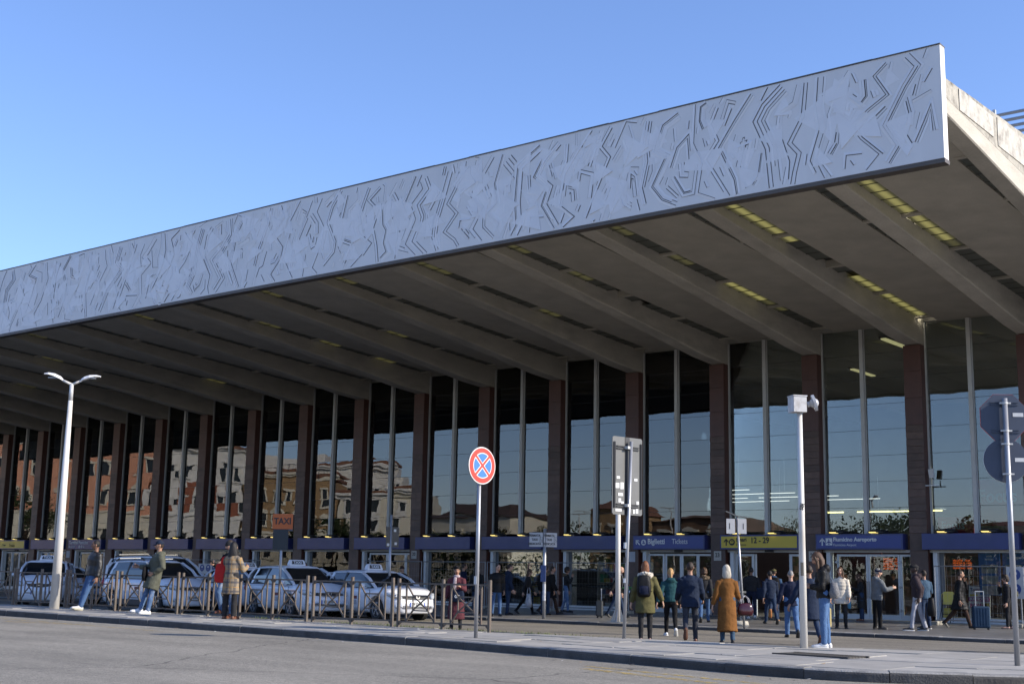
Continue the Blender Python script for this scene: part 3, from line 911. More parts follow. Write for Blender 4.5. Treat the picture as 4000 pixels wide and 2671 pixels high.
# ================================================================== SIGN BOARDS OVER THE DOORS
M_blue = mat('sign_blue', (.030, .042, .160), .35, var=.12, scale=1.5, spec=.5, dark=(.05,.06,.16), dscale=2, damt=.4)
M_blue2 = mat('sign_face_blue', (.028, .048, .235), .3, var=.06, scale=1)
M_yel = mat('sign_yellow', (.56, .43, .035), .35, var=.05, scale=1.2)
M_swh = mat('sign_white_print', (.62,.65,.68), .5, var=0)
M_sbk = mat('sign_black_print', (.03,.03,.028), .6, var=0)
def arrow(ang, s):
    """flat arrow pointing up, turned by ang, in the xz plane"""
    m = MB(); w = .17*s
    def pr(pts): m.extr([Vector((x, 0, z)) for x, z in pts], (0,-.003,0), (0,.003,0))
    pr([(-w/2,-.5*s),(w/2,-.5*s),(w/2,.36*s),(-w/2,.36*s)])
    pr([(0,.5*s),(-.36*s,.12*s),(-.36*s,-.10*s),(0,.27*s)]); pr([(0,.5*s),(0,.27*s),(.36*s,-.10*s),(.36*s,.12*s)])
    ca, sa = math.cos(ang), math.sin(ang)
    m.v = [(x*ca-z*sa, y, x*sa+z*ca) for x, y, z in m.v]
    return m
def flat(m, pts, y=0): m.extr([Vector((x, 0, z)) for x, z in pts], (0,y-.003,0), (0,y+.003,0))
def circ(r, cx_=0, cz=0, n=24): return [(cx_+r*math.cos(2*math.pi*i/n), cz+r*math.sin(2*math.pi*i/n)) for i in range(n)]
SW, SH = 3.25, .545
LAB = {1: 'plain blue sign board over the shop window with guide posters', 0: 'blue sign board reading Fiumicino Aeroporto over double doors', -1: 'blue sign board with yellow panel reading Binari 12-29',
       -2: 'blue sign board reading Biglietti Tickets over glass doors', -12: 'bluish sign board reading Terminal Fiumicino', -14: 'sign board with yellow panel reading Trains at the far end'}
def where(n):
    return {-3: 'next to the Biglietti Tickets sign', -4: 'second along from the Biglietti Tickets sign', -5: 'behind the no stopping sign pole', -6: 'between the no stopping pole and column number 20',
            -7: 'over the doors beside column number 20', -8: 'between the orange taxi sign and column number 20', -9: 'just behind the orange taxi sign', -10: 'above the woman in the plaid coat',
            -11: 'above the man in the navy cap', -13: 'half hidden by the street lamp', -15: 'at the far end past the Trains sign'}.get(n, 'far along')
SHORT = {1:'sign over the guide posters', 0:'Fiumicino Aeroporto sign', -1:'yellow Binari sign', -2:'Biglietti Tickets sign', -3:'plain sign next to Biglietti Tickets', -4:'plain sign behind the Fermata plates', -5:'plain sign just after column number 20', -6:'plain sign over the doors before column number 20', -7:'plain sign over the foremost taxi', -8:'plain sign behind the orange taxi plate', -9:'plain sign above the small white hatchback', -10:'plain sign behind the navy cap', -11:'plain sign next to Terminal Fiumicino', -12:'Terminal Fiumicino sign', -13:'plain sign behind the street lamp', -14:'yellow Trains sign', -15:'plain sign beyond the Trains sign'}
for n in range(-15, 2):
    x0 = cx(n)-3.43
    lab = LAB.get(n) or SHORT[n].replace('plain sign', 'plain dark blue sign board')
    t = thing('sign_board', lab, 'sign', (x0, 44.10, 2.435), group='sign boards over the station doors')
    b = MB(); b.bbox(0, SW, 0, .172, 0, SH, .006); b.box(.16, SW-.004, .172, .50, .004, SH-.004)
    b.build('casing', M_blue, t)
    P = lambda f, z=.5: (f*SW, -.010, z*SH)
    if n in (0, -1, -2, -14):
        f = MB().box(.06, SW-.06, -.006, 0, .06, SH-.06); f.build('face', M_blue2 if n in (0, -2) else M_yel, t)
    if n == 0:
        arrow(0, .27).build('arrow', M_swh, t, P(.08)); put_text('fiu1', M_swh, t, P(.21, .64)); put_text('fiu2', M_swh, t, P(.21, .29))
        ic = MB(); flat(ic, [(-.125,-.125),(.125,-.125),(.125,.125),(-.125,.125)]); ic.build('icon', M_swh, t, P(.16))
        pl = MB(); flat(pl, [(0,.105),(.016,.07),(.016,.02),(.105,-.04),(.105,-.062),(.016,-.034),(.013,-.078),(.04,-.098),(.04,-.11),(0,-.10),(-.04,-.11),(-.04,-.098),(-.013,-.078),(-.016,-.034),(-.105,-.062),(-.105,-.04),(-.016,.02),(-.016,.07)], -.006)
        pl.build('plane_symbol', M_blue2, t, P(.16))
    if n == -1:
        arrow(0, .27).build('arrow', M_sbk, t, P(.085)); put_text('bin1', M_sbk, t, P(.215, .66)); put_text('bin2', M_sbk, t, P(.215, .32)); put_text('bin3', M_sbk, t, P(.40, .60))
        ic = MB(); flat(ic, circ(.125)); ic.build('icon', M_sbk, t, P(.16))
        tr = MB(); flat(tr, [(-.07,-.045),(.045,-.045),(.075,-.01),(.06,.05),(.035,.065),(-.035,.065),(-.07,.03)], -.006); tr.build('train_symbol', M_yel, t, P(.16))
        tr = MB(); flat(tr, [(-.03,.005),(.055,.005),(.045,.04),(-.03,.04)], -.010); tr.build('train_window', M_sbk, t, P(.16))
    if n == -2:
        arrow(R(45), .27).build('arrow', M_swh, t, P(.07)); put_text('big1', M_swh, t, P(.212, .55)); put_text('big2', M_swh, t, P(.555, .55))
        ic = MB(); flat(ic, circ(.115)); ic.build('icon', M_swh, t, P(.155))
        tk = MB(); flat(tk, circ(.03, -.01, .045, 10), -.006); flat(tk, [(-.06,-.06),(.0,-.06),(.03,.0),(.0,.02),(-.04,.0)], -.006); flat(tk, [(.02,-.07),(.075,-.04),(.05,.01),(.03,-.02)], -.006)
        tk.build('ticket_symbol', M_blue2, t, P(.155))
    if n == -12:
        put_text('ter1', M_swh, t, P(.035, .68)); put_text('ter2', M_swh, t, P(.03, .26))
        for fx in (.36, .43):
            ic = MB(); flat(ic, circ(.075)); ic.build('icon', M_swh, t, P(fx, .26)); d = MB(); flat(d, circ(.035), -.006); d.build('symbol', M_blue, t, P(fx, .26))
        arrow(R(180), .15).build('arrow', M_swh, t, P(.495, .26))
    if n == -14:
        put_text('tra', M_sbk, t, P(.48, .40)); put_text('tra1', M_sbk, t, P(.25, .45)); arrow(0, .25).build('arrow', M_sbk, t, P(.10))
    # two hooded lamps on top
    for j, fx in enumerate((.26, .72)):
        lt = thing('hooded_lamp', ('first' if j == 0 else 'second')+' black hooded lamp on the '+SHORT[n], 'lamp', (x0+fx*SW, 44.16, 2.435+SH), group='hooded lamps on the sign boards')
        h = MB(); rings = []
        for y, hh, hw in ((-.18,.085,.30),(-.10,.13,.36),(.05,.15,.38),(.22,.10,.34)):
            rings.append([(-hw, y, hh*.45),(-hw*.6, y, hh),(hw*.6, y, hh),(hw, y, hh*.45),(hw*.9, y, .035),(-hw*.9, y, .035)])
        h.loft(rings); h.build('hood', M_black, lt)
        MB().box(-.25, .02, -.165, -.03, .026, .034).box(-.26, .0, -.186, -.180, .042, .062).build('lens', M_glow, lt)
        MB().box(.12,.16,.02,.12,0,.05).box(-.16,-.12,.02,.12,0,.05).build('bracket', M_black, lt)
# number plates and notices on the columns
for key, n in (('n20', -6), ('n23', -2), ('n24', -1)):
    t = thing('number_plate', {'n20': 'white plate numbered 20 on the column behind the taxi rank', 'n23': 'white plate numbered 23 on the column beside the Biglietti Tickets doors', 'n24': 'white plate numbered 24 on the column behind the camera pole'}[key], 'sign', (cx(n)+.30, YC-.012, 2.20))
    MB().bbox(-.16, .16, -.012, .002, -.18, .18, .003).build('plate', mat('plate_white', (.42,.40,.36), .6, var=.1, scale=8), t)
    put_text(key, M_sbk, t, (0, -.016, .02))
for n, lab in ((-3, 'white paper notice on the column beside the Biglietti Tickets doors'), (-13, 'white paper notice on a column beside the Terminal Fiumicino sign')):
    tag(MB().box(-.17,.17,-.008,.0,-.2,.2).build('paper_notice', mat('paper', (.40,.42,.46), .8, var=.05), None, (cx(n)+.32, YC-.010, 2.15)), lab, 'notice')

# ================================================================== SHOPFRONTS AND DOORS UNDER THE SIGNS
M_din = mat('door_rubber', (.02,.02,.02), .7, var=0)
M_hinge = mat('steel_hinge', (.35,.35,.35), .35, metal=.8, var=.1, scale=10)
YF = 44.62
def leaf(x0, x1, name='door', z1=2.28, hinges=0, handle=None, open_y=0.0):
    d = MB(); fw = .075
    d.box(x0, x0+fw, -.025, .025, .02, z1); d.box(x1-fw, x1, -.025, .025, .02, z1); d.box(x0+fw, x1-fw, -.025, .025, .02, .20); d.box(x0+fw, x1-fw, -.025, .025, z1-fw, z1)
    o = bl(MBshift(d, 0, YF+open_y, 0), name, M_wframe, at=((x0+x1)/2, YF+open_y, 0))
    p = MB().box(x0+fw, x1-fw, YF+open_y-.005, YF+open_y+.005, .20, z1-fw); bl(p, 'pane', M_shop, o, at=((x0+x1)/2, YF+open_y, 0))
    for s_ in ((x0,) if hinges < 0 else (x1,) if hinges > 0 else ()):
        for z in (.35, 1.15, 2.0): bl(MB().box(s_-.07, s_+.07, YF-.06, YF-.03, z-.03, z+.03).box(s_-.02, s_+.02, YF-.07, YF-.03, z-.05, z+.05), 'hinge', M_hinge, o, at=(s_, YF, z))
    if handle is not None: bl(MB().cone((handle, YF-.07, .75), (handle, YF-.07, 1.35), .016, n=8).cbox((handle, YF-.05, .8), (.02,.06,.02)).cbox((handle, YF-.05, 1.3), (.02,.06,.02)), 'handle', M_hinge, o, at=(handle, YF, 1))
    return o
def MBshift(m, dx, dy, dz):
    m.v = [(x+dx, y+dy, z+dz) for x, y, z in m.v]; return m
BAYS = {1:'shop', 0:'double', -1:'open', -2:'slide', -3:'window', -4:'window', -5:'window', -6:'double', -7:'window', -8:'window', -9:'window', -10:'window', -11:'window', -12:'double', -13:'slide', -14:'slide', -15:'window'}
for n, kind in BAYS.items():
    a = cx(n-1)+.63; e_ = cx(n)
    f = MB(); f.box(a, e_, 44.45, 44.72, 2.34, 2.434); bl(f, 'lintel', M_frame)
    f = MB(); f.box(a+.004, a+.12, 44.60, 44.70, 0, 2.34); bl(f, 'dark_jamb', M_dark)
    f = MB(); f.box(a+.12, a+.27, 44.42, 44.70, 0, 2.34); bl(f, 'white_post', M_wframe)
    L = a+.27; Wd = e_-.02
    if kind in ('window', 'shop'):
        f = MB(); f.box(L, Wd, 44.56, 44.70, .002, .17); bl(f, 'window_sill', M_wframe)
        f = MB(); f.box(L, L+.16, 44.60, 44.66, .17, 2.34); bl(f, 'side_panel', mat('grey_panel', (.13,.135,.14), .6, var=.1), at=(L, 44.6, 0))
        parts = 2 if kind == 'shop' else 1
        for q in range(parts):
            xa = L+.16+(Wd-L-.16)*q/parts; xb = L+.16+(Wd-L-.16)*(q+1)/parts
            bl(MB().box(xa+.012, xb-.012, YF-.005, YF+.005, .17, 2.34), 'shop_pane', M_shop, at=((xa+xb)/2, YF, .17))
        if kind == 'window': bl(MB().box(L+.16, Wd, YF-.009, YF-.007, .92, 1.02).box(L+.16, Wd, YF-.009, YF-.007, 1.1, 1.11), 'frosted_band', glass_mat('frosted_film', (.45,.5,.49), 1.2), at=(L, YF, 1))
    elif kind == 'double':
        xm = L+.18; w = (Wd-.5-xm)/2
        bl(MB().box(L+.004, xm-.01, YF-.005, YF+.005, .08, 2.3), 'side_pane', M_shop, at=(L, YF, 0)); bl(MB().box(L+.004, xm-.01, YF-.02, YF+.02, .01, .08), 'side_sill', M_wframe)
        leaf(xm, xm+w, hinges=-1, handle=xm+w-.04); leaf(xm+w+.01, xm+2*w+.01, hinges=1, handle=xm+w+.05)
        leaf(xm+2*w+.02, Wd, 'side_light')
    elif kind == 'slide':
        w = (Wd-L)/4
        for q in range(4): leaf(L+q*w+.004, L+(q+1)*w-.004, 'sliding_door', open_y=.05 if q in (1, 2) else 0, handle=(L+2*w-.05 if q == 1 else L+2*w+.05 if q == 2 else None))
        bl(MB().cbox((L+2*w, 44.44, 2.385), (.34,.14,.075)), 'door_sensor', M_black)
    elif kind == 'open':
        w = (Wd-L)/4
        for q in (0, 3): leaf(L+q*w+.004, L+(q+1)*w-.004, 'sliding_door')
        leaf(L+w*.12, L+w*1.1, 'sliding_door', open_y=.07); leaf(L+w*2.9, L+w*3.88, 'sliding_door', open_y=.07)
        bl(MB().cbox((L+2*w, 44.44, 2.385), (.34,.14,.075)), 'door_sensor', M_black)
# spotlights on brackets at the column sides
for n, lab in ((0, 'small white floodlight on a bracket at the last but one column'),):
    t = thing('floodlight', lab, 'floodlight', (cx(n)+.63, YC+.1, 4.62))
    MB().cbox((.22,-.05,0), (.44,.10,.03)).build('bracket', M_wframe, t); MB().cone((.25,-.05,.02), (.25,-.05,.22), .02, n=8).build('stem', M_hinge, t)
    MB().cbox((.22,-.08,.42), (.16,.11,.30), rot=Matrix.Rotation(R(20), 3, 'X')).build('lamp_head', M_wframe, t)

# ================================================================== INSIDE THE HALL
iw = MB(); iw.box(-110, -9.3, 66, 66.3, 0, 12); bl(iw, 'back_wall', M_wall)
iw = MB(); iw.box(-110, -109.7, 44.9, 66, 0, 12); bl(iw, 'end_wall', M_wall)
iw = MB(); iw.box(-110, -9.4, 44.80, 66, 10.48, 10.6); bl(iw, 'inner_ceiling', M_inner)
for n in range(N0, N1+1):
    iw = MB(); iw.box(cx(n)+.02, cx(n)+.61, 45.0, 66, 9.75, 10.48); bl(iw, 'inner_beam', M_inner)
# the hall's glazed right-hand end
for k in range(6):
    y = 45.0+k*4.2
    bl(MB().box(-9.36, -9.24, y-.06, y+.06, 0, 10.48), 'end_post', M_frame)
    if k < 5: bl(MB().box(-9.306, -9.294, y+.07, y+4.13, .1, 10.4), 'end_pane', glass_mat('end_glass', (.85,.88,.87), 1.5), at=(-9.3, y+2, 0))
# inner partitions: shops left, a gallery front further in
iw = MB(); iw.box(-110, -33.6, 50.5, 50.7, 0, 3.2); bl(iw, 'shop_partition', mat('shop_back', (.10,.09,.085), .7, var=.2, scale=.7))
iw = MB(); iw.box(-33.6, -9.6, 56.5, 56.8, 0, 3.4); bl(iw, 'hall_partition', mat('hall_red_brown', (.085,.05,.045), .6, var=.2, scale=.7))
iw = MB(); iw.box(-110, -30.2, 45.4, 51, 2.55, 2.75); bl(iw, 'shop_ceiling', M_inner)
iw = MB(); iw.box(-40, -36.7, 46.2, 46.3, 2.75, 5.1); bl(iw, 'stair_wall', mat('stair_grey', (.16,.17,.17), .7, var=.1))
rl = MB()
for k in range(2): rl.bar((-36.6, 46.0+.4*k, 5.4), (-33.2, 46.0+.4*k, 3.2), .05, .05)
for k in range(9): rl.bar((-36.6+k*.4, 46.0, 5.4-k*.26), (-36.6+k*.4, 46.0, 4.5-k*.26), .03, .03)
bl(rl, 'stair_rail', M_hinge)
k = 0
for row, y in enumerate((48, 50.5, 53, 55.5, 58)):
    for q in range(4):
        x = -44.0+q*4.6+row*.9
        t = thing('linear_lamp', 'white strip lamp in the %s row behind the glass, %s from the taxi side' % (('first','second','third','fourth','fifth')[row], ('first','second','third','fourth')[q]), 'ceiling lamp', (x, y, 5.15), group='white strip lamps hanging in the hall')
        MB().box(-2.0, 2.0, -.02, .02, 0, .02).build('tube', M_tubew, t); MB().box(-2.02, 2.02, -.012, .012, .022, .035).cone((-1.5,0,.1), (-1.5,0,1.6), .008, n=4).cone((1.5,0,.1), (1.5,0,1.6), .008, n=4).build('housing', M_frame, t)
for j, x in enumerate((-23.9, -21.5, -19.8)):
    t = thing('linear_lamp', '%s yellow strip lamp above the airport doors, counted from the open doorway' % ('first','second','third')[j], 'ceiling lamp', (x, 50.5, 4.1), group='yellow strip lamps in the hall')
    MB().box(-.9, .9, -.03, .03, 0, .035).build('tube', emat('yellow_tube', (1,.85,.35), 3.5), t); MB().box(-.95,.95,-.3,.3,.062,.10).cone((0,0,.1),(0,0,1.4),.01,n=4).build('reflector', M_frame, t)
# hanging tubes set along the hall roof, seen as slanting streaks
for n in range(-9, 2):
    for j, (y, L) in enumerate(((47.5, 2.2), (53.5, 2.2))):
        if (n+j) % 2: continue
        t = thing('roof_lamp', 'yellowish tube lamp %s the ceiling over the %s' % (('on','deep on')[j], SHORT[n].replace('plain sign','sign').replace(' before column number 20',' by column 20')), 'ceiling lamp', (cx(n)-1.6, y, 10.3), group='yellowish tube lamps on the hall ceiling')
        MB().box(-.10, .10, -L/2, L/2, 0, .05).build('tube', emat('roof_tube', (1,.88,.45), .45), t); MB().box(-.16,.16,-L/2-.05,L/2+.05,.052,.12).build('housing', M_black, t)
# red lampshade and a red banner
t = thing('lampshade', 'red dome lampshade hanging behind the tall glass', 'lampshade', (-31.4, 45.9, 4.45))
m = MB(); rings = [[(r_*math.cos(i*math.pi/8), r_*math.sin(i*math.pi/8), z) for i in range(16)] for r_, z in ((.34,0),(.26,.07),(.25,.2),(.18,.36),(.05,.45))]
m.loft(rings); m.build('shade', mat('red_shade', (.38,.02,.02), .4, var=.05), t); MB().cone((0,0,.44), (0,0,3), .01, n=5).build('cord', M_black, t)
t = thing('banner', 'red hanging banner reading Focus behind the last tall panes', 'banner', (-14.75, 44.95, 3.25))
MB().box(-.95, .95, -.02, .02, 0, 1.55).build('cloth', mat('banner_red', (.50,.05,.045), .6, var=.06), t); put_text('foc', M_swh, t, (-.80, -.03, .98))
t = thing('banner', 'lower red banner reading Focus standing above the plain blue sign', 'banner', (-16.35, 44.92, 2.95))
MB().box(-.62, .62, -.02, .02, 0, .62).build('cloth', MATS['banner_red'], t); o = put_text('foc', M_swh, t, (-.5, -.03, .32)); o.scale = (.62,.62,.62)
# goods on shelves behind the shop windows
rr = random.Random(5)
GC = [mat('goods_%s' % nm, c, .5, var=.1, scale=9) for nm, c in (('red',(.35,.05,.04)),('white',(.5,.5,.48)),('green',(.05,.22,.12)),('blue',(.06,.12,.30)),('yellow',(.45,.34,.06)),('pink',(.40,.10,.24)),('brown',(.16,.09,.06)))]
DESC = {-3:'beside the Biglietti Tickets doors', -4:'two bays from the Biglietti Tickets doors', -5:'behind the mesh fence', -7:'beside column number 20', -8:'behind the foremost taxi', -9:'behind the orange taxi sign', -10:'behind the woman in plaid', -11:'behind the man in the cap'}
for n in DESC:
    a = cx(n-1)+1.1; w = 2.5
    t = thing('shop_shelf', 'shop shelf of coloured goods '+DESC[n], 'shelf', (a, 46.4, 0), group='shelves in the shop windows')
    s = MB(); s.box(0, .05, 0, .5, 0, 2.0); s.box(w-.05, w, 0, .5, 0, 2.0)
    for z in (.1, .6, 1.1, 1.55): s.box(.05, w-.05, 0, .5, z, z+.03)
    s.build('rack', M_frame, t)
    gd = MB()
    for z in (.13, .63, 1.13, 1.58):
        x = .08
        while x < w-.3:
            ww = rr.uniform(.08, .3); hh = rr.uniform(.15, .40)
            gd.box(x, x+ww, .04+rr.uniform(0,.1), .4, z, z+hh, rr.randrange(7)); x += ww+rr.uniform(.01,.08)
    o = gd.build('goods', GC, t); o['kind'] = 'stuff'
    for j in range(2):
        l_ = thing('shop_lamp', ('first' if j == 0 else 'second')+' white shop lamp over the shelves '+DESC[n], 'ceiling lamp', (a+.7+j*1.2, 45.6, 2.50), group='lamps in the shop windows')
        MB().box(-.5, .5, -.04, .04, -.02, .02).build('tube', M_tubew, l_); MB().box(-.5,.5,-.06,.06,.022,.05).build('housing', M_frame, l_)
# departure boards, ticket sign, posters
M_led = emat('led_orange', (1.0, .16, .02), .55)
for key, x, z, lab in (('led1', -16.55, 1.62, 'dark departure board with orange letters in the shop window'), ('led2', -19.05, 1.62, 'dark departure board with orange letters beside the airport doors')):
    t = thing('departure_board', lab, 'departure board', (x, 45.1, z))
    MB().box(-.1, 1.0 if key == 'led1' else .95, -.02, .06, 0, .60).build('casing', M_black, t)
    put_text(key, M_led, t, (-.02, -.026, .34))
t = thing('ticket_sign', 'dark red sign reading Biglietti Tickets inside the open doorway', 'sign', (-22.9, 50.2, 1.9))
MB().box(-1.6, 1.6, 0, .06, 0, .62).build('panel', mat('dark_red_panel', (.10,.02,.02), .5, var=.05), t); put_text('bgt', mat('pale_print', (.30,.22,.20), .6, var=0), t, (0, -.008, .33))
M_pb = mat('poster_blue', (.05,.16,.42), .45, var=.05)
for j, (x, key) in enumerate(((-15.25, 'gui2'), (-14.45, 'gui'))):
    t = thing('guide_poster', 'tall blue %s poster with city guides in the shop window' % ('left guida turistica' if j == 0 else 'right guide-book'), 'poster', (x, 44.86, .95))
    MB().box(-.36, .36, 0, .012, 0, 1.42).build('sheet', M_pb, t); put_text(key, M_swh, t, (0, -.008, 1.24))
    for q, z in enumerate((.86, .50, .16)):
        MB().box(-.27, .27, -.008, 0, z-.14, z+.14).build('cover', mat('guide_cover', (.42,.40,.36), .5, var=.3, scale=9, objvar=.2), t)
    put_text('roma', M_sbk, t, (0, -.012, .92))
# ================================================================== PEOPLE
from mathutils import noise as mnoise
def cloth(name, col, rough=.85, var=.18, scale=9, bump=.35, bscale=55, **k):
    return mat(name, col, rough, var=var, scale=scale, bump=bump, bscale=bscale, spec=.18, **k)
M_eye = mat('eye_dark', (.02,.015,.012), .3, var=0)
SKIN = {'light': mat('skin_light', (.46,.28,.20), .55, var=.08, scale=25, spec=.35), 'tan': mat('skin_tan', (.34,.19,.125), .55, var=.08, scale=25, spec=.35),
        'brown': mat('skin_brown', (.19,.10,.065), .55, var=.08, scale=25, spec=.35), 'dark': mat('skin_dark', (.055,.032,.025), .5, var=.08, scale=25, spec=.4)}
LIP = {k: mat('lip_'+k, tuple(c*f for c, f in zip(v, (.85,.6,.6))), .5, var=0) for k, v in (('light',(.42,.22,.18)),('tan',(.30,.15,.12)),('brown',(.16,.08,.06)),('dark',(.06,.03,.028)))}
HAIRM = {k: mat('hair_'+k, c, .55, var=.35, scale=30, bump=.6, bscale=90, stretch=(1,1,.25), spec=.35) for k, c in
         (('black',(.012,.010,.010)),('dark',(.03,.019,.013)),('brown',(.075,.040,.022)),('auburn',(.16,.06,.022)),('blond',(.36,.22,.09)),('ash',(.42,.38,.31)),('grey',(.22,.21,.20)))}
def plaid(name):
    m = cloth(name, (.235,.185,.125), var=.14)
    n, l = m.node_tree.nodes, m.node_tree.links
    b = n['Principled BSDF']; src = b.inputs['Base Color'].links[0].from_socket
    tc = n.new('ShaderNodeTexCoord'); sp = n.new('ShaderNodeSeparateXYZ'); l.new(tc.outputs['Object'], sp.inputs[0])
    def bands(sock, per, off, w):
        a = n.new('ShaderNodeMath'); a.operation = 'MULTIPLY_ADD'; a.inputs[1].default_value = 1/per; a.inputs[2].default_value = off; l.new(sock, a.inputs[0])
        f = n.new('ShaderNodeMath'); f.operation = 'FRACT'; l.new(a.outputs[0], f.inputs[0])
        c = n.new('ShaderNodeMath'); c.operation = 'LESS_THAN'; c.inputs[1].default_value = w; l.new(f.outputs[0], c.inputs[0]); return c.outputs[0]
    cur = src
    for sock, per, off, w, col, amt in ((sp.outputs[2],.20,.1,.22,(.05,.055,.07),.7),(sp.outputs[0],.17,.2,.24,(.05,.055,.07),.6),(sp.outputs[2],.20,.55,.06,(.42,.22,.05),.7),(sp.outputs[0],.17,.7,.07,(.42,.22,.05),.6)):
        mk = bands(sock, per, off, w); mu = n.new('ShaderNodeMath'); mu.operation = 'MULTIPLY'; mu.inputs[1].default_value = amt; l.new(mk, mu.inputs[0])
        mx = n.new('ShaderNodeMix'); mx.data_type = 'RGBA'; l.new(mu.outputs[0], mx.inputs['Factor']); l.new(cur, mx.inputs['A']); mx.inputs['B'].default_value = (*col, 1); cur = mx.outputs['Result']
    l.new(cur, b.inputs['Base Color'])
    return m
V = Vector
def chain(mb, st, mi=0, n=14, side=V((1,0,0)), dome=(True, True)):
    """skin tube through stations (point, r_side, r_front), domed at the ends"""
    pts = [V(s[0]) for s in st]
    fr = []
    for i in range(len(pts)):
        t = (pts[min(i+1, len(pts)-1)]-pts[max(i-1, 0)])
        t = t.normalized() if t.length > 1e-6 else V((0,0,1))
        a = side-t*side.dot(t)
        if a.length < .2: a = V((0,1,0))-t*t.y
        a.normalize(); fr.append((t, a, t.cross(a).normalized()))
    rings = []
    def ring(p, a, b, ra, rb): return [p+a*(ra*math.cos(2*math.pi*k/n))+b*(rb*math.sin(2*math.pi*k/n)) for k in range(n)]
    if dome[0]:
        t, a, b = fr[0]; p, ra, rb = pts[0], st[0][1], st[0][2]; m_ = min(ra, rb)
        for q in (80, 50, 25): rings.append(ring(p-t*m_*math.sin(R(q)), a, b, ra*math.cos(R(q)), rb*math.cos(R(q))))
    for i in range(len(pts)): rings.append(ring(pts[i], fr[i][1], fr[i][2], st[i][1], st[i][2]))
    if dome[1]:
        t, a, b = fr[-1]; p, ra, rb = pts[-1], st[-1][1], st[-1][2]; m_ = min(ra, rb)
        for q in (25, 50, 80): rings.append(ring(p+t*m_*math.sin(R(q)), a, b, ra*math.cos(R(q)), rb*math.cos(R(q))))
    return mb.loft(rings, mi)

def head_mesh(mb, c, rot, s, hair_i):
    """face, ears and neck stub; materials 0 skin 1 lips 2 hair colour 3 eyes"""
    nu, nv = 26, 18
    vs = []; G = lambda x, m_, w: math.exp(-((x-m_)/w)**2)
    for j in range(nv+1):
        ph = -math.pi/2+math.pi*j/nv
        for i in range(nu):
            th = 2*math.pi*i/nu
            d = V((math.cos(ph)*math.sin(th), math.cos(ph)*math.cos(th), math.sin(ph)))
            x, y, z = d.x*.074, d.y*.094, d.z*.117
            if z < 0:
                t = -z/.117; x *= 1-.28*t*t; y = y*(1-.10*t) if y < 0 else y*(1-.04*t)
            if d.y > 0:
                f = d.y
                y += f*(.024*G(x,0,.013)*G(z,-.022,.020)+.010*G(x,0,.012)*G(z,.008,.022)-.009*(G(x,.031,.016)+G(x,-.031,.016))*G(z,.014,.013)
                        +.004*G(z,.036,.010)*G(x,0,.05)+.005*G(x,0,.024)*G(z,-.058,.010)-.003*G(x,0,.03)*G(z,-.074,.007)+.010*G(x,0,.022)*G(z,-.094,.018)+.003*(G(x,.04,.015)+G(x,-.04,.015))*G(z,-.02,.02))
            else: y *= 1.04
            vs.append(V((x, y, z)))
    fs = []; mi = []
    for j in range(nv):
        for i in range(nu):
            k = (i+1) % nu; f = (j*nu+i, j*nu+k, (j+1)*nu+k, (j+1)*nu+i)
            cc = (vs[f[0]]+vs[f[1]]+vs[f[2]]+vs[f[3]])/4
            fs.append(f)
            mi.append(1 if cc.y > .06 and -.069 < cc.z < -.049 and abs(cc.x) < .024 else 2 if cc.y > .045 and .026 < cc.z < .043 and .010 < abs(cc.x) < .052 else 0)
    o = len(mb.v); mb.v += [tuple(c+rot @ (v*s)) for v in vs]; mb.f += [tuple(q+o for q in f) for f in fs]; mb.m += mi
    for sx in (-1, 1):
        mb.ell(c+rot @ (V((sx*.031,.078,.014))*s), (.0125*s,.008*s,.0085*s), 3, 8, 5, rot)
        mb.ell(c+rot @ (V((sx*.077,-.008,-.004))*s), (.012*s,.021*s,.033*s), 0, 8, 6, rot)

def hand_mesh(mb, w, d, pn, side_v, s, curl=22, spread=5):
    """palm and five fingers; d: where the hand points, pn: palm normal, side_v: towards the thumb"""
    d = V(d).normalized(); pn = V(pn); pn = (pn-d*pn.dot(d)).normalized(); sv = d.cross(pn).normalized()
    if sv.dot(V(side_v)) < 0: sv = -sv
    rot = Matrix((sv, d, pn)).transposed()
    w = V(w)
    chain(mb, [(w-d*.02*s, .026*s, .019*s), (w+d*.02*s, .034*s, .018*s), (w+d*.06*s, .042*s, .016*s), (w+d*.088*s, .041*s, .013*s)], 0, 10, sv)
    for k, (off, L) in enumerate(((.030,.070),(.010,.080),(-.010,.075),(-.029,.058))):
        p = w+d*.088*s+sv*off*s; a = 0; dirv = (d+sv*math.tan(R(spread*(1.5-k)*.5))).normalized()
        for q, fr in enumerate((.45,.32,.23)):
            a += curl*(1+.15*k)
            dd = (dirv*math.cos(R(a))+pn*math.sin(R(a))).normalized()
            e_ = p+dd*L*fr*s; mb.cone(p-dd*.003*s, e_, (.0098-.001*q)*s, (.0092-.0012*q)*s, 6, 0); p = e_
        mb.ell(p, (.0072*s,)*3, 0, 6, 4)
    p = w+d*.022*s+sv*.030*s
    for q, (L, ax) in enumerate(((.042,.9),(.030,.55),(.024,.3))):
        dd = (d+sv*ax+pn*(.35+.25*q)*min(1.2, curl/20)).normalized(); e_ = p+dd*L*s; mb.cone(p-dd*.004*s, e_, (.0125-.0015*q)*s, (.0115-.002*q)*s, 6, 0); p = e_
    mb.ell(p, (.0088*s,)*3, 0, 6, 4)

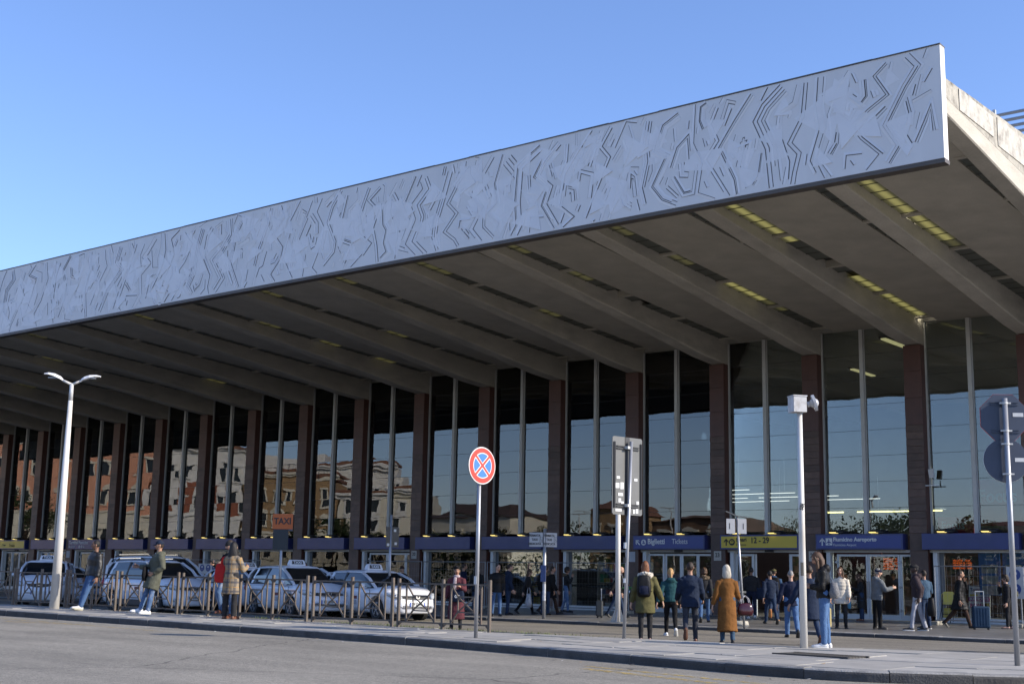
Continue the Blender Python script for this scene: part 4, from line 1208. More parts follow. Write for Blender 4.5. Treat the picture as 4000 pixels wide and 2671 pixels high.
def shoe_mesh(c, fwd, up, s, style):
    """foot shape from heel to toe on a sole; materials 0 upper 1 sole"""
    mb = MB(); fwd = V(fwd).normalized(); up = V(up); up = (up-fwd*up.dot(fwd)).normalized(); sd = fwd.cross(up).normalized()
    big = 1.12 if style in ('sneaker',) else 1.0
    st = [(-.080,.026,.045),(-.062,.036,.075),(-.02,.038,.088),(.03,.041,.078),(.085,.047,.055),(.14,.046,.045),(.178,.030,.034),(.190,.012,.020)]
    if style == 'boot': st = [(y, w, h+(.05 if y < .03 else .0)) for y, w, h in st]
    rs = []; so = []
    for y, w, h in st:
        w *= big; p = V(c)+fwd*y*s*big
        r = []
        for k in range(10):
            a = math.pi*k/9; r.append(p+sd*(w*math.cos(a)*s)+up*((.018+h*math.sin(a)**.8)*s if 0 < k < 9 else .018*s))
        rs.append(r)
        so.append([p+sd*(w*1.08*q)*s+up*z*s for q, z in ((-1,0),(1,0),(1,.024),(-1,.024))])
    mb.loft(rs, 0); mb.loft(so, 1)
    return mb

PEND = []          # garments waiting for the smoothing pass: (object, voxel, folds, puffer)
def cloth_obj(mb, name, m, parent, vox, folds=.004, puff=0.0, keep=None):
    o = mb.build(name, m, parent, None, True)
    md = o.modifiers.new('remesh', 'REMESH'); md.mode = 'VOXEL'; md.voxel_size = vox; md.use_smooth_shade = True
    sm = o.modifiers.new('smooth', 'SMOOTH'); sm.factor = .5; sm.iterations = 3
    PEND.append((o, folds, puff, keep))
    return o

def finish_people():
    dg = bpy.context.evaluated_depsgraph_get(); dg.update()
    res = [(o, bpy.data.meshes.new_from_object(o.evaluated_get(dg)), f, p, k) for o, f, p, k in PEND]
    for i_, (o, me, f, p, keep) in enumerate(res):
        old = o.data; o.modifiers.clear(); o.data = me; me.name = old.name
        mats = list(old.materials); me.materials.clear()
        for m in mats: me.materials.append(m)
        if f or p:
            sd = V((i_*1.7 % 97, 3.1, 1.7)); nrm = [v.normal.copy() for v in me.vertices]
            for v, nn in zip(me.vertices, nrm):
                q = v.co+sd
                d = f*(mnoise.noise(V((q.x*9, q.y*9, q.z*14)))+.6*mnoise.noise(V((q.x*24, q.y*24, q.z*17))))
                if p: d += p*(abs(math.sin(v.co.z*36))**.6-.5)
                v.co += nn*d
        if keep is not None:
            bm = bmesh.new(); bm.from_mesh(me)
            t = bpy.data.meshes.new('t'); t.from_pydata([tuple(q) for q in keep.v], [], keep.f)
            t.polygons.foreach_set('material_index', keep.m); bm.from_mesh(t)
            bm.to_mesh(me); bm.free(); bpy.data.meshes.remove(t)
        me.polygons.foreach_set('use_smooth', [True]*len(me.polygons)); me.update()
        bpy.data.meshes.remove(old)
    PEND.clear()

def hair_obj(kind, m, hc, rot, s, parent, yrot=None):
    mb = MB(); T = lambda v: hc+rot @ (V(v)*s)
    G_ = lambda v: T((v[0], v[1], -.04))+(yrot or rot) @ (V((0, 0, v[2]+.04))*s)      # strands fall straight down
    if kind == 'bald': return None
    rough = .004 if kind != 'curly' else .014
    def lump(c, r, nu=18, nv=12, amp=rough, fr=26):
        k = MB(); k.ell((0,0,0), r, 0, nu, nv)
        k.v = [tuple(V(v)*(1+amp/.09*mnoise.noise(V(v)*fr+V((s*9,c[0]*7,1))))) for v in k.v]
        mb.add([T(V(v)+V(c)) for v in k.v], k.f)
    if kind in ('short', 'thin'):
        q = .0 if kind == 'short' else -.006
        lump((0,-.016,.022), (.080+q,.094+q,.106+q))
    elif kind == 'curly':
        lump((0,-.014,.028), (.094,.106,.112), 24, 16, .03, 34); lump((0,-.05,-.02), (.090,.075,.085), 20, 12, .03, 34)
    elif kind == 'bob':
        lump((0,-.014,.026), (.090,.098,.110), 20, 14, .010)
        chain(mb, [(T((0,-.035,.03)),.088*s,.075*s),(T((0,-.05,-.05)),.098*s,.068*s),(T((0,-.055,-.115)),.105*s,.060*s),(T((0,-.06,-.15)),.09*s,.045*s)], 0, 16, rot @ V((1,0,0)))
    elif kind in ('long', 'longer'):
        e_ = -.30 if kind == 'long' else -.42
        lump((0,-.014,.026), (.086,.097,.109), 20, 14, .008)
        chain(mb, [(T((0,-.035,.03)),.085*s,.074*s),(T((0,-.052,-.06)),.094*s,.062*s),(G_((0,-.070,e_*.55)),.110*s,.050*s),(G_((0,-.085,e_)),.085*s,.030*s)], 0, 16, rot @ V((1,0,0)))
        for sx in (-1, 1): chain(mb, [(T((sx*.070,.030,.05)),.018*s,.030*s),(T((sx*.082,.026,-.04)),.018*s,.032*s),(G_((sx*.092,.020,-.16)),.022*s,.032*s),(G_((sx*.088,.015,e_*.8)),.012*s,.018*s)], 0, 8, rot @ V((1,0,0)))
    elif kind == 'tail':
        lump((0,-.014,.024), (.080,.094,.106), 18, 12, .005)
        chain(mb, [(T((0,-.10,.04)),.028*s,.028*s),(T((0,-.125,-.02)),.034*s,.030*s),(T((0,-.115,-.13)),.026*s,.022*s),(T((0,-.10,-.2)),.010*s,.010*s)], 0, 8, rot @ V((1,0,0)))
    elif kind == 'straight':                    # to the collar, loose
        lump((0,-.014,.025), (.083,.095,.107), 18, 12, .006)
        chain(mb, [(T((0,-.035,.03)),.083*s,.070*s),(T((0,-.055,-.07)),.090*s,.055*s),(T((0,-.07,-.18)),.086*s,.040*s),(T((0,-.075,-.24)),.07*s,.025*s)], 0, 14, rot @ V((1,0,0)))
    return mb.build('hair', m, parent, None, True)

def hat_obj(kind, m, hc, rot, s, parent):
    mb = MB(); T = lambda v: hc+rot @ (V(v)*s)
    def dome(c, r, z0, n=20, k=7, amp=0):
        rings = []
        for j in range(k+1):
            a = (math.pi/2)*j/k; rr_ = max(.02, math.cos(a)); rings.append([T((c[0]+r[0]*rr_*math.cos(2*math.pi*i/n), c[1]+r[1]*rr_*math.sin(2*math.pi*i/n), c[2]+z0+r[2]*math.sin(a))) for i in range(n)])
        mb.loft(rings)
    if kind == 'beanie':
        dome((0,-.008,.03), (.084,.103,.105), -.015)
        rings = [[T((.0895*math.cos(2*math.pi*i/20)*q, -.008+.109*math.sin(2*math.pi*i/20)*q, z)) for i in range(20)] for q, z in ((.95,.008),(1.0,.014),(1.0,.05),(.95,.058))]
        mb.loft(rings)
    elif kind == 'cap':
        dome((0,-.008,.030), (.084,.102,.098), 0)
        br = []
        for i in range(9):
            a = R(-62+124*i/8); br.append((.086*math.sin(a), .085*math.cos(a)+.0, a))
        top = [T((x, y, .034)) for x, y, a in br]+[T((x*1.02, y+.085*math.cos(a)**.5*(1-.1*abs(a)), .022-.012*(1-abs(a)/1.1)-.022*abs(a)**2)) for x, y, a in reversed(br)]
        low = [p-rot @ V((0,0,.006*s)) for p in top]; n = len(top)
        mb.add(top+low, [tuple(range(n)), tuple(range(2*n-1, n-1, -1))]+[(i, n+i, n+(i+1)%n, (i+1)%n) for i in range(n)])
    elif kind == 'flatcap':
        dome((0,.004,.045), (.098,.125,.070), 0, amp=.01); 
        rings = [[T((.099*math.cos(2*math.pi*i/20)*q, .004+.126*math.sin(2*math.pi*i/20)*q, z)) for i in range(20)] for q, z in ((.85,.032),(1,.04),(1.0,.056),(.93,.062))]
        mb.loft(rings)
    elif kind == 'headband':
        rings = [[T((.083*math.cos(2*math.pi*i/20)*q, -.006+.102*math.sin(2*math.pi*i/20)*q, z+.02*math.sin(2*math.pi*i/20))) for i in range(20)] for q, z in ((.97,.035),(1.05,.045),(1.03,.085),(.93,.10))]
        mb.loft(rings)
    return mb.build('hat' if kind != 'headband' else 'headband', m, parent, None, True)

def person(label, pos, heading, H, skin='light', hair=('short','dark'), hat=None, top=None, legs=None, shoes=None, pose=None, female=False, tilt=0, group=None, scarf=None, hood=None, fur=None, shirt=None):
    pose = pose or {}
    s = H/1.735
    t = thing('person', label, 'person', pos, R(heading), group)
    if tilt: t.rotation_euler = (R(tilt), 0, R(heading))
    t.rotation_mode = 'XYZ'
    bulk = top.get('bulk', 1.0); lb = legs.get('bulk', 1.0)
    lean = R(pose.get('lean', 2)); ls = R(pose.get('side', 0))
    U = V((math.sin(ls), math.sin(lean), math.cos(lean)*math.cos(ls))).normalized()
    tw = R(pose.get('twist', 0))
    X = V((math.cos(tw), math.sin(tw), 0)); X = (X-U*X.dot(U)).normalized(); F = U.cross(X)
    J = {}
    hw = .088 if not female else .092
    for sx, nm in ((-1,'L'), (1,'R')):
        q_ = list(pose.get('leg'+nm, (0, 2))); hip, knee, abd, toe, fp = q_+[0, 2, 3, 8, 0][len(q_):]
        h0 = V((sx*hw, 0, 0))
        d1 = V((math.sin(R(abd))*sx, math.sin(R(hip)), -math.cos(R(hip)))).normalized()
        k0 = h0+d1*.425; a2 = hip-knee
        d2 = V((math.sin(R(abd))*sx*.4, math.sin(R(a2)), -math.cos(R(a2)))).normalized()
        a0 = k0+d2*.415
        ff = V((math.sin(R(toe))*sx*math.cos(R(fp)), math.cos(R(toe))*math.cos(R(fp)), -math.sin(R(fp)))).normalized()
        fu = V((0, math.sin(R(fp)), math.cos(R(fp)))).normalized()
        J[nm] = (h0, k0, a0, ff, fu, d1, d2)
    low = min(min((J[n][2]-J[n][4]*.075).z, (J[n][2]-J[n][4]*.075+J[n][3]*.15).z) for n in 'LR')
    P = V((0, 0, -low)); 
    body = MB(); garm = MB(); trou = MB(); fine = MB()
    S = lambda v: (V(v)+P)*s
    shw = .168 if female else .188
    tp = lambda h, f=0, x=0: U*h+F*f+X*x
    bw = .93 if female else 1.0
    chain(body, [(S(tp(-.04)),.15*s,.10*s),(S(tp(.12)),.135*bw*s,.095*s),(S(tp(.32)),.155*bw*s,.105*s),(S(tp(.45)),.13*s,.085*s),(S(tp(.53)),.058*s,.058*s)], 0, 14, X)
    hy, hp = R(pose.get('head', (0, 0))[0]), R(pose.get('head', (0, 0))[1])
    hr = Matrix((X, V((0,0,1)).cross(X).normalized(), V((0,0,1)))).transposed() @ Matrix.Rotation(hy, 3, 'Z') @ Matrix.Rotation(-hp, 3, 'X')
    nk = tp(.53)
    hc = S(nk+U*.035+hr @ V((0,.018,.128)))
    chain(body, [(S(tp(.46)),.062*s,.062*s),(S(nk+U*.03),.054*s,.056*s),(hc-hr @ V((0,.02,.06))*s,.050*s,.052*s)], 0, 12, X)
    out = {'s': s, 'head': hc}
    leng = top.get('len', .02); hemw = top.get('flare', 1.0)
    # torso of the garment
    st = []
    dn = -P.normalized() if False else V((0,0,-1))
    avg = ((J['L'][5]+J['R'][5])/2).normalized()
    if leng > .10:
        k = max(2, int(leng/.12))
        for i in range(k, 0, -1):
            q = leng*i/k; kd = (J['L'][6]+J['R'][6]).normalized()
            c = avg*min(q, .42)+kd*max(0, q-.42); spread = abs(J['L'][1].y-J['R'][1].y)*min(1, q/.42)*.42
            st.append((S(c), (.178+.02*hemw*q/.4)*bulk*s, (.128+.016*hemw*q/.4)*bulk*s+spread*s))
    else: st.append((S(tp(-leng)), .172*bulk*s, .120*bulk*s))
    wst = .148 if female else .165
    st += [(S(tp(.04)), .175*bulk*s, .122*bulk*s), (S(tp(.17)), wst*bulk*s, .114*bulk*s), (S(tp(.32, .004)), (.170 if female else .188)*bulk*s, .128*bulk*s), (S(tp(.42)), (.158 if female else .178)*bulk*s, .112*bulk*s), (S(tp(.485)), .118*s*bulk**.5, .088*s*bulk**.5), (S(tp(.535, -.004)), .074*s, .072*s)]
    chain(garm, st, 0, 18, X, (False, False))
    ah = {}
    for sx, nm in ((-1,'L'), (1,'R')):
        fwd, abd, el, tin = (list(pose.get('arm'+nm, (2, 9, 12, 0)))+[0]*4)[:4]
        sh = tp(.435, -.005)+X*(sx*shw)
        B = Matrix((X, F, U)).transposed()
        d = B @ V((sx*math.sin(R(abd)), math.cos(R(abd))*math.sin(R(fwd)), -math.cos(R(abd))*math.cos(R(fwd))))
        ax = (B @ V((1,0,0))); ax = (ax-d*ax.dot(d)).normalized()
        bend = Matrix.Rotation(R(el), 3, ax) @ d
        fd = Matrix.Rotation(-R(tin)*sx, 3, d) @ bend
        eb = sh+d*.285; wr = eb+fd*.25
        for mb_, r in ((body, (.046,.040,.034,.026)), (garm, tuple(q*bulk for q in (.078,.066,.060,.047)))):
            tpq = [(S(sh+X*(-sx*.05)+U*.005), r[0]*.95*s, r[0]*.95*s), (S(sh), r[0]*s, r[0]*s), (S(sh.lerp(eb, .55)), r[1]*1.02*s, r[1]*1.02*s), (S(eb), r[1]*s, r[1]*s), (S(eb.lerp(wr, .5)), r[2]*.95*s, r[2]*.95*s), (S(eb.lerp(wr, .97)), r[3]*s, r[3]*s)]
            chain(mb_, tpq, 0, 12, X, (True, mb_ is body))
        inward = (-X*sx+F*.25) if el < 60 else (-U*.2-X*sx*.6+F*.1)
        pn = pose.get('palm'+nm); pn = (B @ V(pn)) if pn is not None else inward
        thumb = F if el < 60 else U
        curl = pose.get('curl'+nm, 20)
        hd = (fd+V((0,0,-.25 if el < 40 else 0))).normalized()
        hand_mesh(fine, S(wr+fd*.012), hd, pn, thumb, s, curl)
        ah[nm] = (S(wr), S(wr+hd*.085+V(pn).normalized()*.02), hd)
    head_mesh(fine, hc, hr, s, 2)
    # legs
    lw = legs.get('r', (.086,.063,.052))
    for nm in 'LR':
        h0, k0, a0, ff, fu, d1, d2 = J[nm]
        for mb_, f in ((body, .72), (trou, lb)):
            chain(mb_, [(S(h0+V((0,-.004,.06))),.098*f*s,.098*f*s),(S(h0.lerp(k0,.25)),lw[0]*f*s,lw[0]*1.02*f*s),(S(h0.lerp(k0,.65)),(lw[0]*.45+lw[1]*.55)*f*s,(lw[0]*.45+lw[1]*.55)*f*s),(S(k0),lw[1]*f*s,lw[1]*f*s),(S(k0.lerp(a0,.4)),(lw[1]*.55+lw[2]*.5)*f*s,(lw[1]*.55+lw[2]*.5)*f*s),(S(a0-d2*.02),lw[2]*f*s,lw[2]*f*s),(S(a0+d2*(.02 if mb_ is trou else .04)),lw[2]*(1.05 if mb_ is trou else .8)*f*s,lw[2]*(1.05 if mb_ is trou else .8)*f*s)], 0, 12, V((1,0,0)), (True, mb_ is body))
        c = a0-fu*.078+ff*.02
        sm = shoe_mesh(S(c), ff, fu, s, shoes.get('style', 'shoe'))
        sm.build('shoe', [shoes['m'], shoes.get('sole', M_black)], t, None, True)
        out['foot'+nm] = S(c)
    chain(trou, [(S((0,-.002,-.05)),.145*lb*s,.108*lb*s),(S((0,0,.03)),.162*lb*s,.112*lb*s),(S(tp(.10)),.15*lb*s,.106*lb*s)], 0, 16, X)
    sk = SKIN[skin]
    bo = cloth_obj(body, 'body', [sk, LIP[skin], HAIRM[hair[1]], M_eye], t, .024*s, 0, 0, fine)
    cloth_obj(trou, legs.get('name', 'trousers'), legs['m'], t, .017*s, legs.get('folds', .006))
    if hood:
        garm.ell(S(tp(.505, -.085)), (.125*s, .075*s, .075*s), 0, 12, 8); garm.ell(S(tp(.53, -.03)), (.105*s, .085*s, .045*s), 0, 12, 8)
    cloth_obj(garm, top.get('name', 'jacket'), top['m'], t, .016*s, top.get('folds', .006), top.get('puff', 0))
    hair_obj(hair[0], HAIRM[hair[1]], hc, hr, s, t, Matrix((X, V((0,0,1)).cross(X).normalized(), V((0,0,1)))).transposed() @ Matrix.Rotation(hy, 3, 'Z'))
    if hat: hat_obj(hat[0], hat[1], hc, hr, s, t)
    if fur:
        k = MB(); rr_ = random.Random(3)
        for i in range(120):
            a = rr_.uniform(0, 6.28); p = S(tp(.505+.035*math.sin(a), -.04)+X*(.135*math.cos(a))+F*(-.07*abs(math.sin(a))+.035*math.cos(2*a)))
            k.ell(p+V((rr_.uniform(-.02,.02),rr_.uniform(-.02,.02),rr_.uniform(-.02,.02)))*s, (.03*s,)*3, 0, 6, 4)
        k.v = [tuple(V(v)*(1+.012*mnoise.noise(V(v)*60))) for v in k.v]
        k.build('fur_trim', fur, t, None, True)
    if scarf:
        k = MB(); rings = []
        for q, z in ((.9,.50),(1.15,.515),(1.2,.545),(1.0,.575)):
            rings.append([S(tp(z)+X*(.078*q*math.cos(2*math.pi*i/16))+F*(.078*q*math.sin(2*math.pi*i/16)+.01)) for i in range(16)])
        k.loft(rings)
        if scarf[1]: chain(k, [(S(tp(.50,.10,.03)),.045*s,.02*s),(S(tp(.35,.15,.035)),.05*s,.016*s),(S(tp(.12,.145,.04)),.05*s,.012*s)], 0, 10, X)
        k.build('scarf', scarf[0], t, None, True)
    if shirt:
        k = MB(); chain(k, [(S(tp(.49,.062)),.05*s,.03*s),(S(tp(.40,.108)),.05*s,.024*s),(S(tp(.22,.118)),.042*s,.018*s)], 0, 10, X); k.build('shirt_front', shirt, t, None, True)
    mw = Matrix.Translation(V(pos)) @ t.rotation_euler.to_matrix().to_4x4()
    out['mw'] = mw; out['hand'] = {k: (mw @ v[0], mw @ v[1], mw.to_3x3() @ v[2]) for k, v in ah.items()}
    out['at'] = lambda h, f=0, x=0: mw @ S(tp(h, f, x))
    out['low'] = lambda z, f=0, x=0: mw @ (V((x, f, z))*s)
    out['heading'] = heading
    return out

# ---- things people carry
def axes(h): h = R(h); return V((math.cos(h), math.sin(h), 0)), V((-math.sin(h), math.cos(h), 0))
def soft_bag(label, cat, name, c, heading, dims, m, strap=None, sm=None, round_=.28, lean=0):
    """a soft-sided bag hanging by its strap; c is the middle of the bag"""
    t = thing(name, label, cat, (c[0], c[1], c[2]-dims[2]/2), R(heading))
    w, d, h = dims; b = MB(); rings = []
    for z, q in ((0,.72),(.06,.93),(.35,1.05),(.7,1.0),(.95,.86),(1.0,.70)):
        n = 18; r = []
        for i in range(n):
            a = 2*math.pi*i/n; ca, sa = math.cos(a), math.sin(a)
            r.append((w/2*q*math.copysign(abs(ca)**.55, ca), d/2*q*math.copysign(abs(sa)**.7, sa)*(1.1 if z < .5 else .9), z*h+.006*math.sin(3*a)))
        rings.append(r)
    b.loft(rings)
    b.v = [tuple(V(v)+V((.01*mnoise.noise(V(v)*14), .012*mnoise.noise(V(v)*11+V((5,2,1))), 0))) for v in b.v]
    b.build('bag_body', m, t, None, True)
    if strap:
        k = MB()
        for y in ((-d*.3, d*.3) if len(strap) < 2 or strap[1] else (0,)):
            pts = [V((-w*.3, y, h*.96)), V((-w*.22, y*.7, h+strap[0]*.6)), V((0, y*.4, h+strap[0])), V((w*.22, y*.7, h+strap[0]*.6)), V((w*.3, y, h*.96))]
            for a, e_ in zip(pts, pts[1:]): k.cone(a, e_, .010, n=6)
        k.build('strap', sm or m, t, None, True)
    return t
def strap_to(t, pts, m, r=.012):
    """strap from world points, as a part of the bag t"""
    inv = (Matrix.Translation(t.location) @ t.rotation_euler.to_matrix().to_4x4()).inverted()
    k = MB(); pts = [inv @ V(p) for p in pts]
    for a, e_ in zip(pts, pts[1:]): k.bar(a, e_, r*2.4, r*.5, up=(0,1,0))
    k.build('strap', m, t)
def phone(label, h, heading, up=(0,0,1)):
    t = thing('phone', label, 'phone', h, R(heading))
    q = V((0,-.5,.86)).to_track_quat('Z', 'Y')
    MB().bbox(-.036,.036,-.074,.074,-.004,.004,.003).build('casing', M_black, t, None, False, q.to_euler())
    MB().box(-.033,.033,-.068,.068,.0045,.0055).build('screen', mat('phone_screen', (.05,.06,.08), .1, var=0), t, None, False, q.to_euler())
def suitcase(label, c, heading, dims, m, tilt=0, handle=.38, hm=None):
    t = thing('suitcase', label, 'suitcase', c, R(heading)); t.rotation_euler = (R(tilt), 0, R(heading))
    w, d, h = dims; b = MB(); b.bbox(-w/2, w/2, -d/2, d/2, .045, h, .035)
    for k in range(5): b.bbox(-w/2+.04+k*(w-.08)/5, -w/2+.04+(k+.55)*(w-.08)/5, -d/2-.006, d/2+.006, .10, h-.06, .004)
    b.build('shell', m, t)
    hn = MB()
    for sx in (-1, 1): hn.bar((sx*w*.24, d*.28, h-.02), (sx*w*.24, d*.28, h+handle), .02, .014)
    hn.bar((-w*.24-.01, d*.28, h+handle), (w*.24+.01, d*.28, h+handle), .03, .026); hn.build('handle', hm or M_frame, t)
    for sx in (-1, 1):
        for sy in (-1, 1): MB().cone((sx*(w/2-.05)-.012, sy*(d/2-.05), .026), (sx*(w/2-.05)+.012, sy*(d/2-.05), .026), .026, n=12).build('wheel', M_black, t)
    MB().box(-w*.18, w*.18, -.012, .012, h, h+.022).build('grip', M_black, t)
    return t
def backpack(label, P_, m, m2, dims=(.30,.17,.46), off=-.13, hh=.27, x=0.0):
    c = P_['at'](hh, off-dims[1]*.5, x); t = soft_bag(label, 'backpack', 'backpack', c, P_['heading'], (dims[0], dims[1], dims[2]*P_['s']), m)
    w, d, h = dims
    MB().bbox(-w*.36, w*.36, -d*.72, -d*.40, h*.12, h*.52, .03).build('pocket', m2, t, None, True)
    a = P_['at']
    for sx in (-.085, .085): strap_to(t, [a(hh+.20, off, sx+x), a(.48, -.10, sx), a(.50, .0, sx*1.15), a(.42, .125, sx*1.15), a(.26, .135, sx*1.35), a(.16, off*.8, sx*1.5)], m, .014)
    return t
# ---- clothes
C = {k: cloth('cloth_'+k, c, **kw) for k, c, kw in (
 ('black',(.008,.008,.009),{}),('blackp',(.007,.007,.008),{'rough':.5}),('charcoal',(.022,.022,.024),{}),('navy',(.010,.014,.034),{}),('navy2',(.013,.021,.043),{}),('olive',(.090,.082,.034),{}),('olivegrey',(.085,.088,.066),{}),
 ('teal',(.015,.055,.062),{}),('camel',(.165,.070,.018),{}),('plum',(.085,.025,.032),{}),('grey',(.125,.135,.145),{}),('lgrey',(.34,.34,.37),{}),('slate',(.036,.039,.050),{}),('brown',(.05,.030,.022),{}),('mauve',(.042,.030,.034),{}),
 ('cream',(.55,.50,.42),{}),('denim',(.055,.105,.21),{'bump':.6}),('denimd',(.022,.038,.075),{'bump':.6}),('denimm',(.075,.14,.27),{'bump':.6}),('denimj',(.04,.075,.12),{}),('red',(.38,.022,.020),{}),('rose',(.34,.27,.26),{}),('whitec',(.66,.65,.63),{}),('pinkgrey',(.36,.29,.30),{}),
 ('bluejk',(.028,.060,.125),{}),('greyscarf',(.10,.10,.11),{}),('lblue',(.14,.34,.46),{}),('tweed',(.15,.15,.155),{'fine':.4}),('shirtb',(.04,.075,.22),{}))}
C['leather'] = mat('black_leather', (.006,.006,.007), .45, var=.15, scale=14, bump=.25, bscale=40)
C['patent'] = mat('burgundy_patent', (.035,.006,.010), .18, var=.2, scale=12)
C['plaid'] = plaid('plaid_wool')
C['ripped'] = cloth('ripped_denim', (.075,.13,.24), dark=(.45,.47,.50), dscale=7, damt=.6)
C['plastic'] = mat('white_plastic_bag', (.50,.50,.52), .45, var=.1, scale=10, dark=(.10,.10,.11), dscale=9, damt=.8)
FUR = mat('cream_fur', (.55,.50,.42), .95, var=.25, scale=30, bump=.8, bscale=90); FURB = mat('brown_fur', (.11,.08,.05), .95, var=.3, scale=30, bump=.8, bscale=90); FURG = mat('grey_fur', (.20,.19,.18), .95, var=.3, scale=30, bump=.8, bscale=90)
S_w = {'m': mat('white_leather', (.66,.66,.66), .5, var=.06, scale=12), 'sole': mat('white_sole', (.60,.60,.58), .6, var=.05), 'style': 'sneaker'}
S_wb = {'m': mat('white_black_sneaker', (.55,.55,.55), .5, var=.1, dark=(.02,.02,.02), dscale=16, damt=1.0), 'sole': mat('worn_sole', (.42,.40,.30), .6, var=.1), 'style': 'sneaker'}
S_b = {'m': C['leather'], 'sole': M_black}; S_bw = {'m': mat('black_trainer', (.03,.025,.025), .6, var=.2), 'sole': MATS['white_sole'], 'style': 'sneaker'}
S_br = {'m': mat('brown_leather', (.13,.045,.022), .4, var=.15), 'sole': mat('brown_sole', (.11,.05,.03), .7, var=.1)}; S_bt = {'m': C['leather'], 'sole': M_black, 'style': 'boot'}
S_or = {'m': mat('grey_trainer', (.09,.09,.09), .6, var=.1), 'sole': mat('orange_sole', (.36,.14,.04), .7, var=.1), 'style': 'sneaker'}
S_bal = {'m': mat('nude_ballet_shoe', (.34,.20,.16), .5, var=.1), 'sole': M_black}
def T(k, **kw): return dict({'m': C[k]}, **kw)
ZI = lambda x: zi(x)
STAND = {}
WALKR = {'legL': (-24, 12, 2, 6, 40), 'legR': (20, 6, 2, 6, -8), 'armL': (20, 8, 18), 'armR': (-18, 8, 14), 'lean': 5}
WALKL = {'legR': (-24, 12, 2, 6, 40), 'legL': (20, 6, 2, 6, -8), 'armR': (20, 8, 18), 'armL': (-18, 8, 14), 'lean': 5}

# ---- on the island pavement
p = person('person in black leather jacket and jeans leaning back on the railing, looking away', (-28.95, 19.45, ZI(-29)), 168, 1.77, 'brown', ('short','black'), None, T('leather', bulk=1.36, len=.06, folds=.007), T('denim', bulk=1.14, name='jeans'), S_wb,
  {'legL': (22, 3, 3, 4, -6), 'legR': (17, 6, 4, 16, -6), 'armL': (-8, 9, 16), 'armR': (-2, 10, 18), 'head': (-22, 4), 'lean': -5})
b = soft_bag('black shoulder bag at the hip of the person in black leather', 'bag', 'shoulder_bag', p['low'](.93, .05, .25), 150, (.30,.11,.34), C['black']); strap_to(b, [p['low'](1.08,.03,.27), p['at'](.30,.10,.12), p['at'](.49,.07,-.10), p['at'](.30,-.12,.05), p['low'](1.08,-.02,.27)], C['black'])
p = person('person in navy cap and long olive parka with torn jeans, holding out a phone', (-26.5, 19.52, ZI(-26.5)), 160, 1.76, 'tan', ('short','dark'), ('cap', C['navy2']), T('olivegrey', bulk=1.22, len=.34, name='parka', folds=.008), T('ripped', name='jeans'), S_w,
  {'legL': (12, 3, 4, 10, -2), 'legR': (20, 4, 5, 2, -4), 'armR': (18, 16, 62, -30), 'armL': (-12, 22, 78, 40), 'curlL': 35, 'head': (-14, -2), 'lean': -7}, hood=True, shirt=C['whitec'], tilt=0)
phone('dark phone in the hand of the person in the navy cap', p['hand']['R'][1]+V((0,0,.03)), 145)
b = soft_bag('black messenger bag on the hip of the person in the olive parka', 'bag', 'messenger_bag', p['low'](.93, .20, .14), 135, (.42,.10,.34), C['black']); strap_to(b, [p['low'](1.08,.2,.2), p['at'](.32,.15,.10), p['at'](.49,.06,-.12), p['at'](.25,-.15,0), p['low'](1.05,.1,.3)], C['black'])
p = person('person in dark beanie and black jacket leaning on the railing, one knee bent', (-24.02, 19.74, ZI(-24)), 188, 1.77, 'light', ('short','dark'), ('beanie', C['charcoal']), T('black', len=.05), T('ripped', name='jeans'), {'m': S_br['m'], 'sole': S_br['sole']},
  {'legL': (2, 4, 2, 10), 'legR': (30, 52, 4, 4, 0), 'armR': (22, 10, 82, 10), 'armL': (24, 8, 80, 20), 'head': (-30, 20), 'lean': -4})
phone('phone held in both hands by the person in the dark beanie', p['hand']['R'][1]+V((.03,-.03,.03)), 188)
p = person('person with long dark hair in a beige plaid wool coat, seen from behind', (-23.42, 19.30, ZI(-23.4)), 18, 1.70, 'tan', ('long','black'), None, T('plaid', bulk=1.06, len=.36, flare=1.3, name='coat', folds=.006), T('charcoal', r=(.088,.070,.062)), S_br,
  {'legL': (0, 2, 3, 4), 'legR': (-1, 2, 3, 4), 'armL': (30, 12, 95, 10), 'armR': (22, 14, 90, 12), 'head': (18, 4)}, female=True)
b = soft_bag('long red cloth tote hanging from the shoulder of the plaid coat', 'bag', 'tote_bag', p['low'](1.02, .06, -.30), 18, (.34,.12,.42), C['red']); strap_to(b, [p['low'](1.2,.08,-.36), p['at'](.44,.09,-.22), p['at'](.475,.0,-.19), p['at'](.44,-.07,-.22), p['low'](1.2,.02,-.30)], C['red'], .02)
p = person('person with long dark hair, black jacket and jeans reading a phone by the camera pole', (-9.98, 21.05, ZI(-10)), 112, 1.62, 'tan', ('longer','brown'), None, T('blackp', bulk=1.12, len=.04, folds=.009), T('denimm', name='jeans', r=(.088,.068,.058)), S_w,
  {'legL': (2, 3, 2, 8), 'legR': (-2, 2, 3, 14), 'armL': (2, 8, 98, 24), 'armR': (0, 8, 100, 30), 'head': (6, 28), 'lean': 3}, female=True, hood=True)
phone('phone under the gaze of the person by the camera pole', p['hand']['L'][1]+V((-.03,0,.02)), 112)
b = soft_bag('grey patterned crossbody bag on the back of the person by the camera pole', 'bag', 'crossbody_bag', p['at'](.10, -.19, -.04), 112, (.34,.15,.26), C['tweed']); strap_to(b, [p['at'](.20,-.2,.1), p['at'](.47,-.08,.14), p['at'](.46,.10,.10), p['at'](.25,.16,-.08)], C['whitec'], .014)

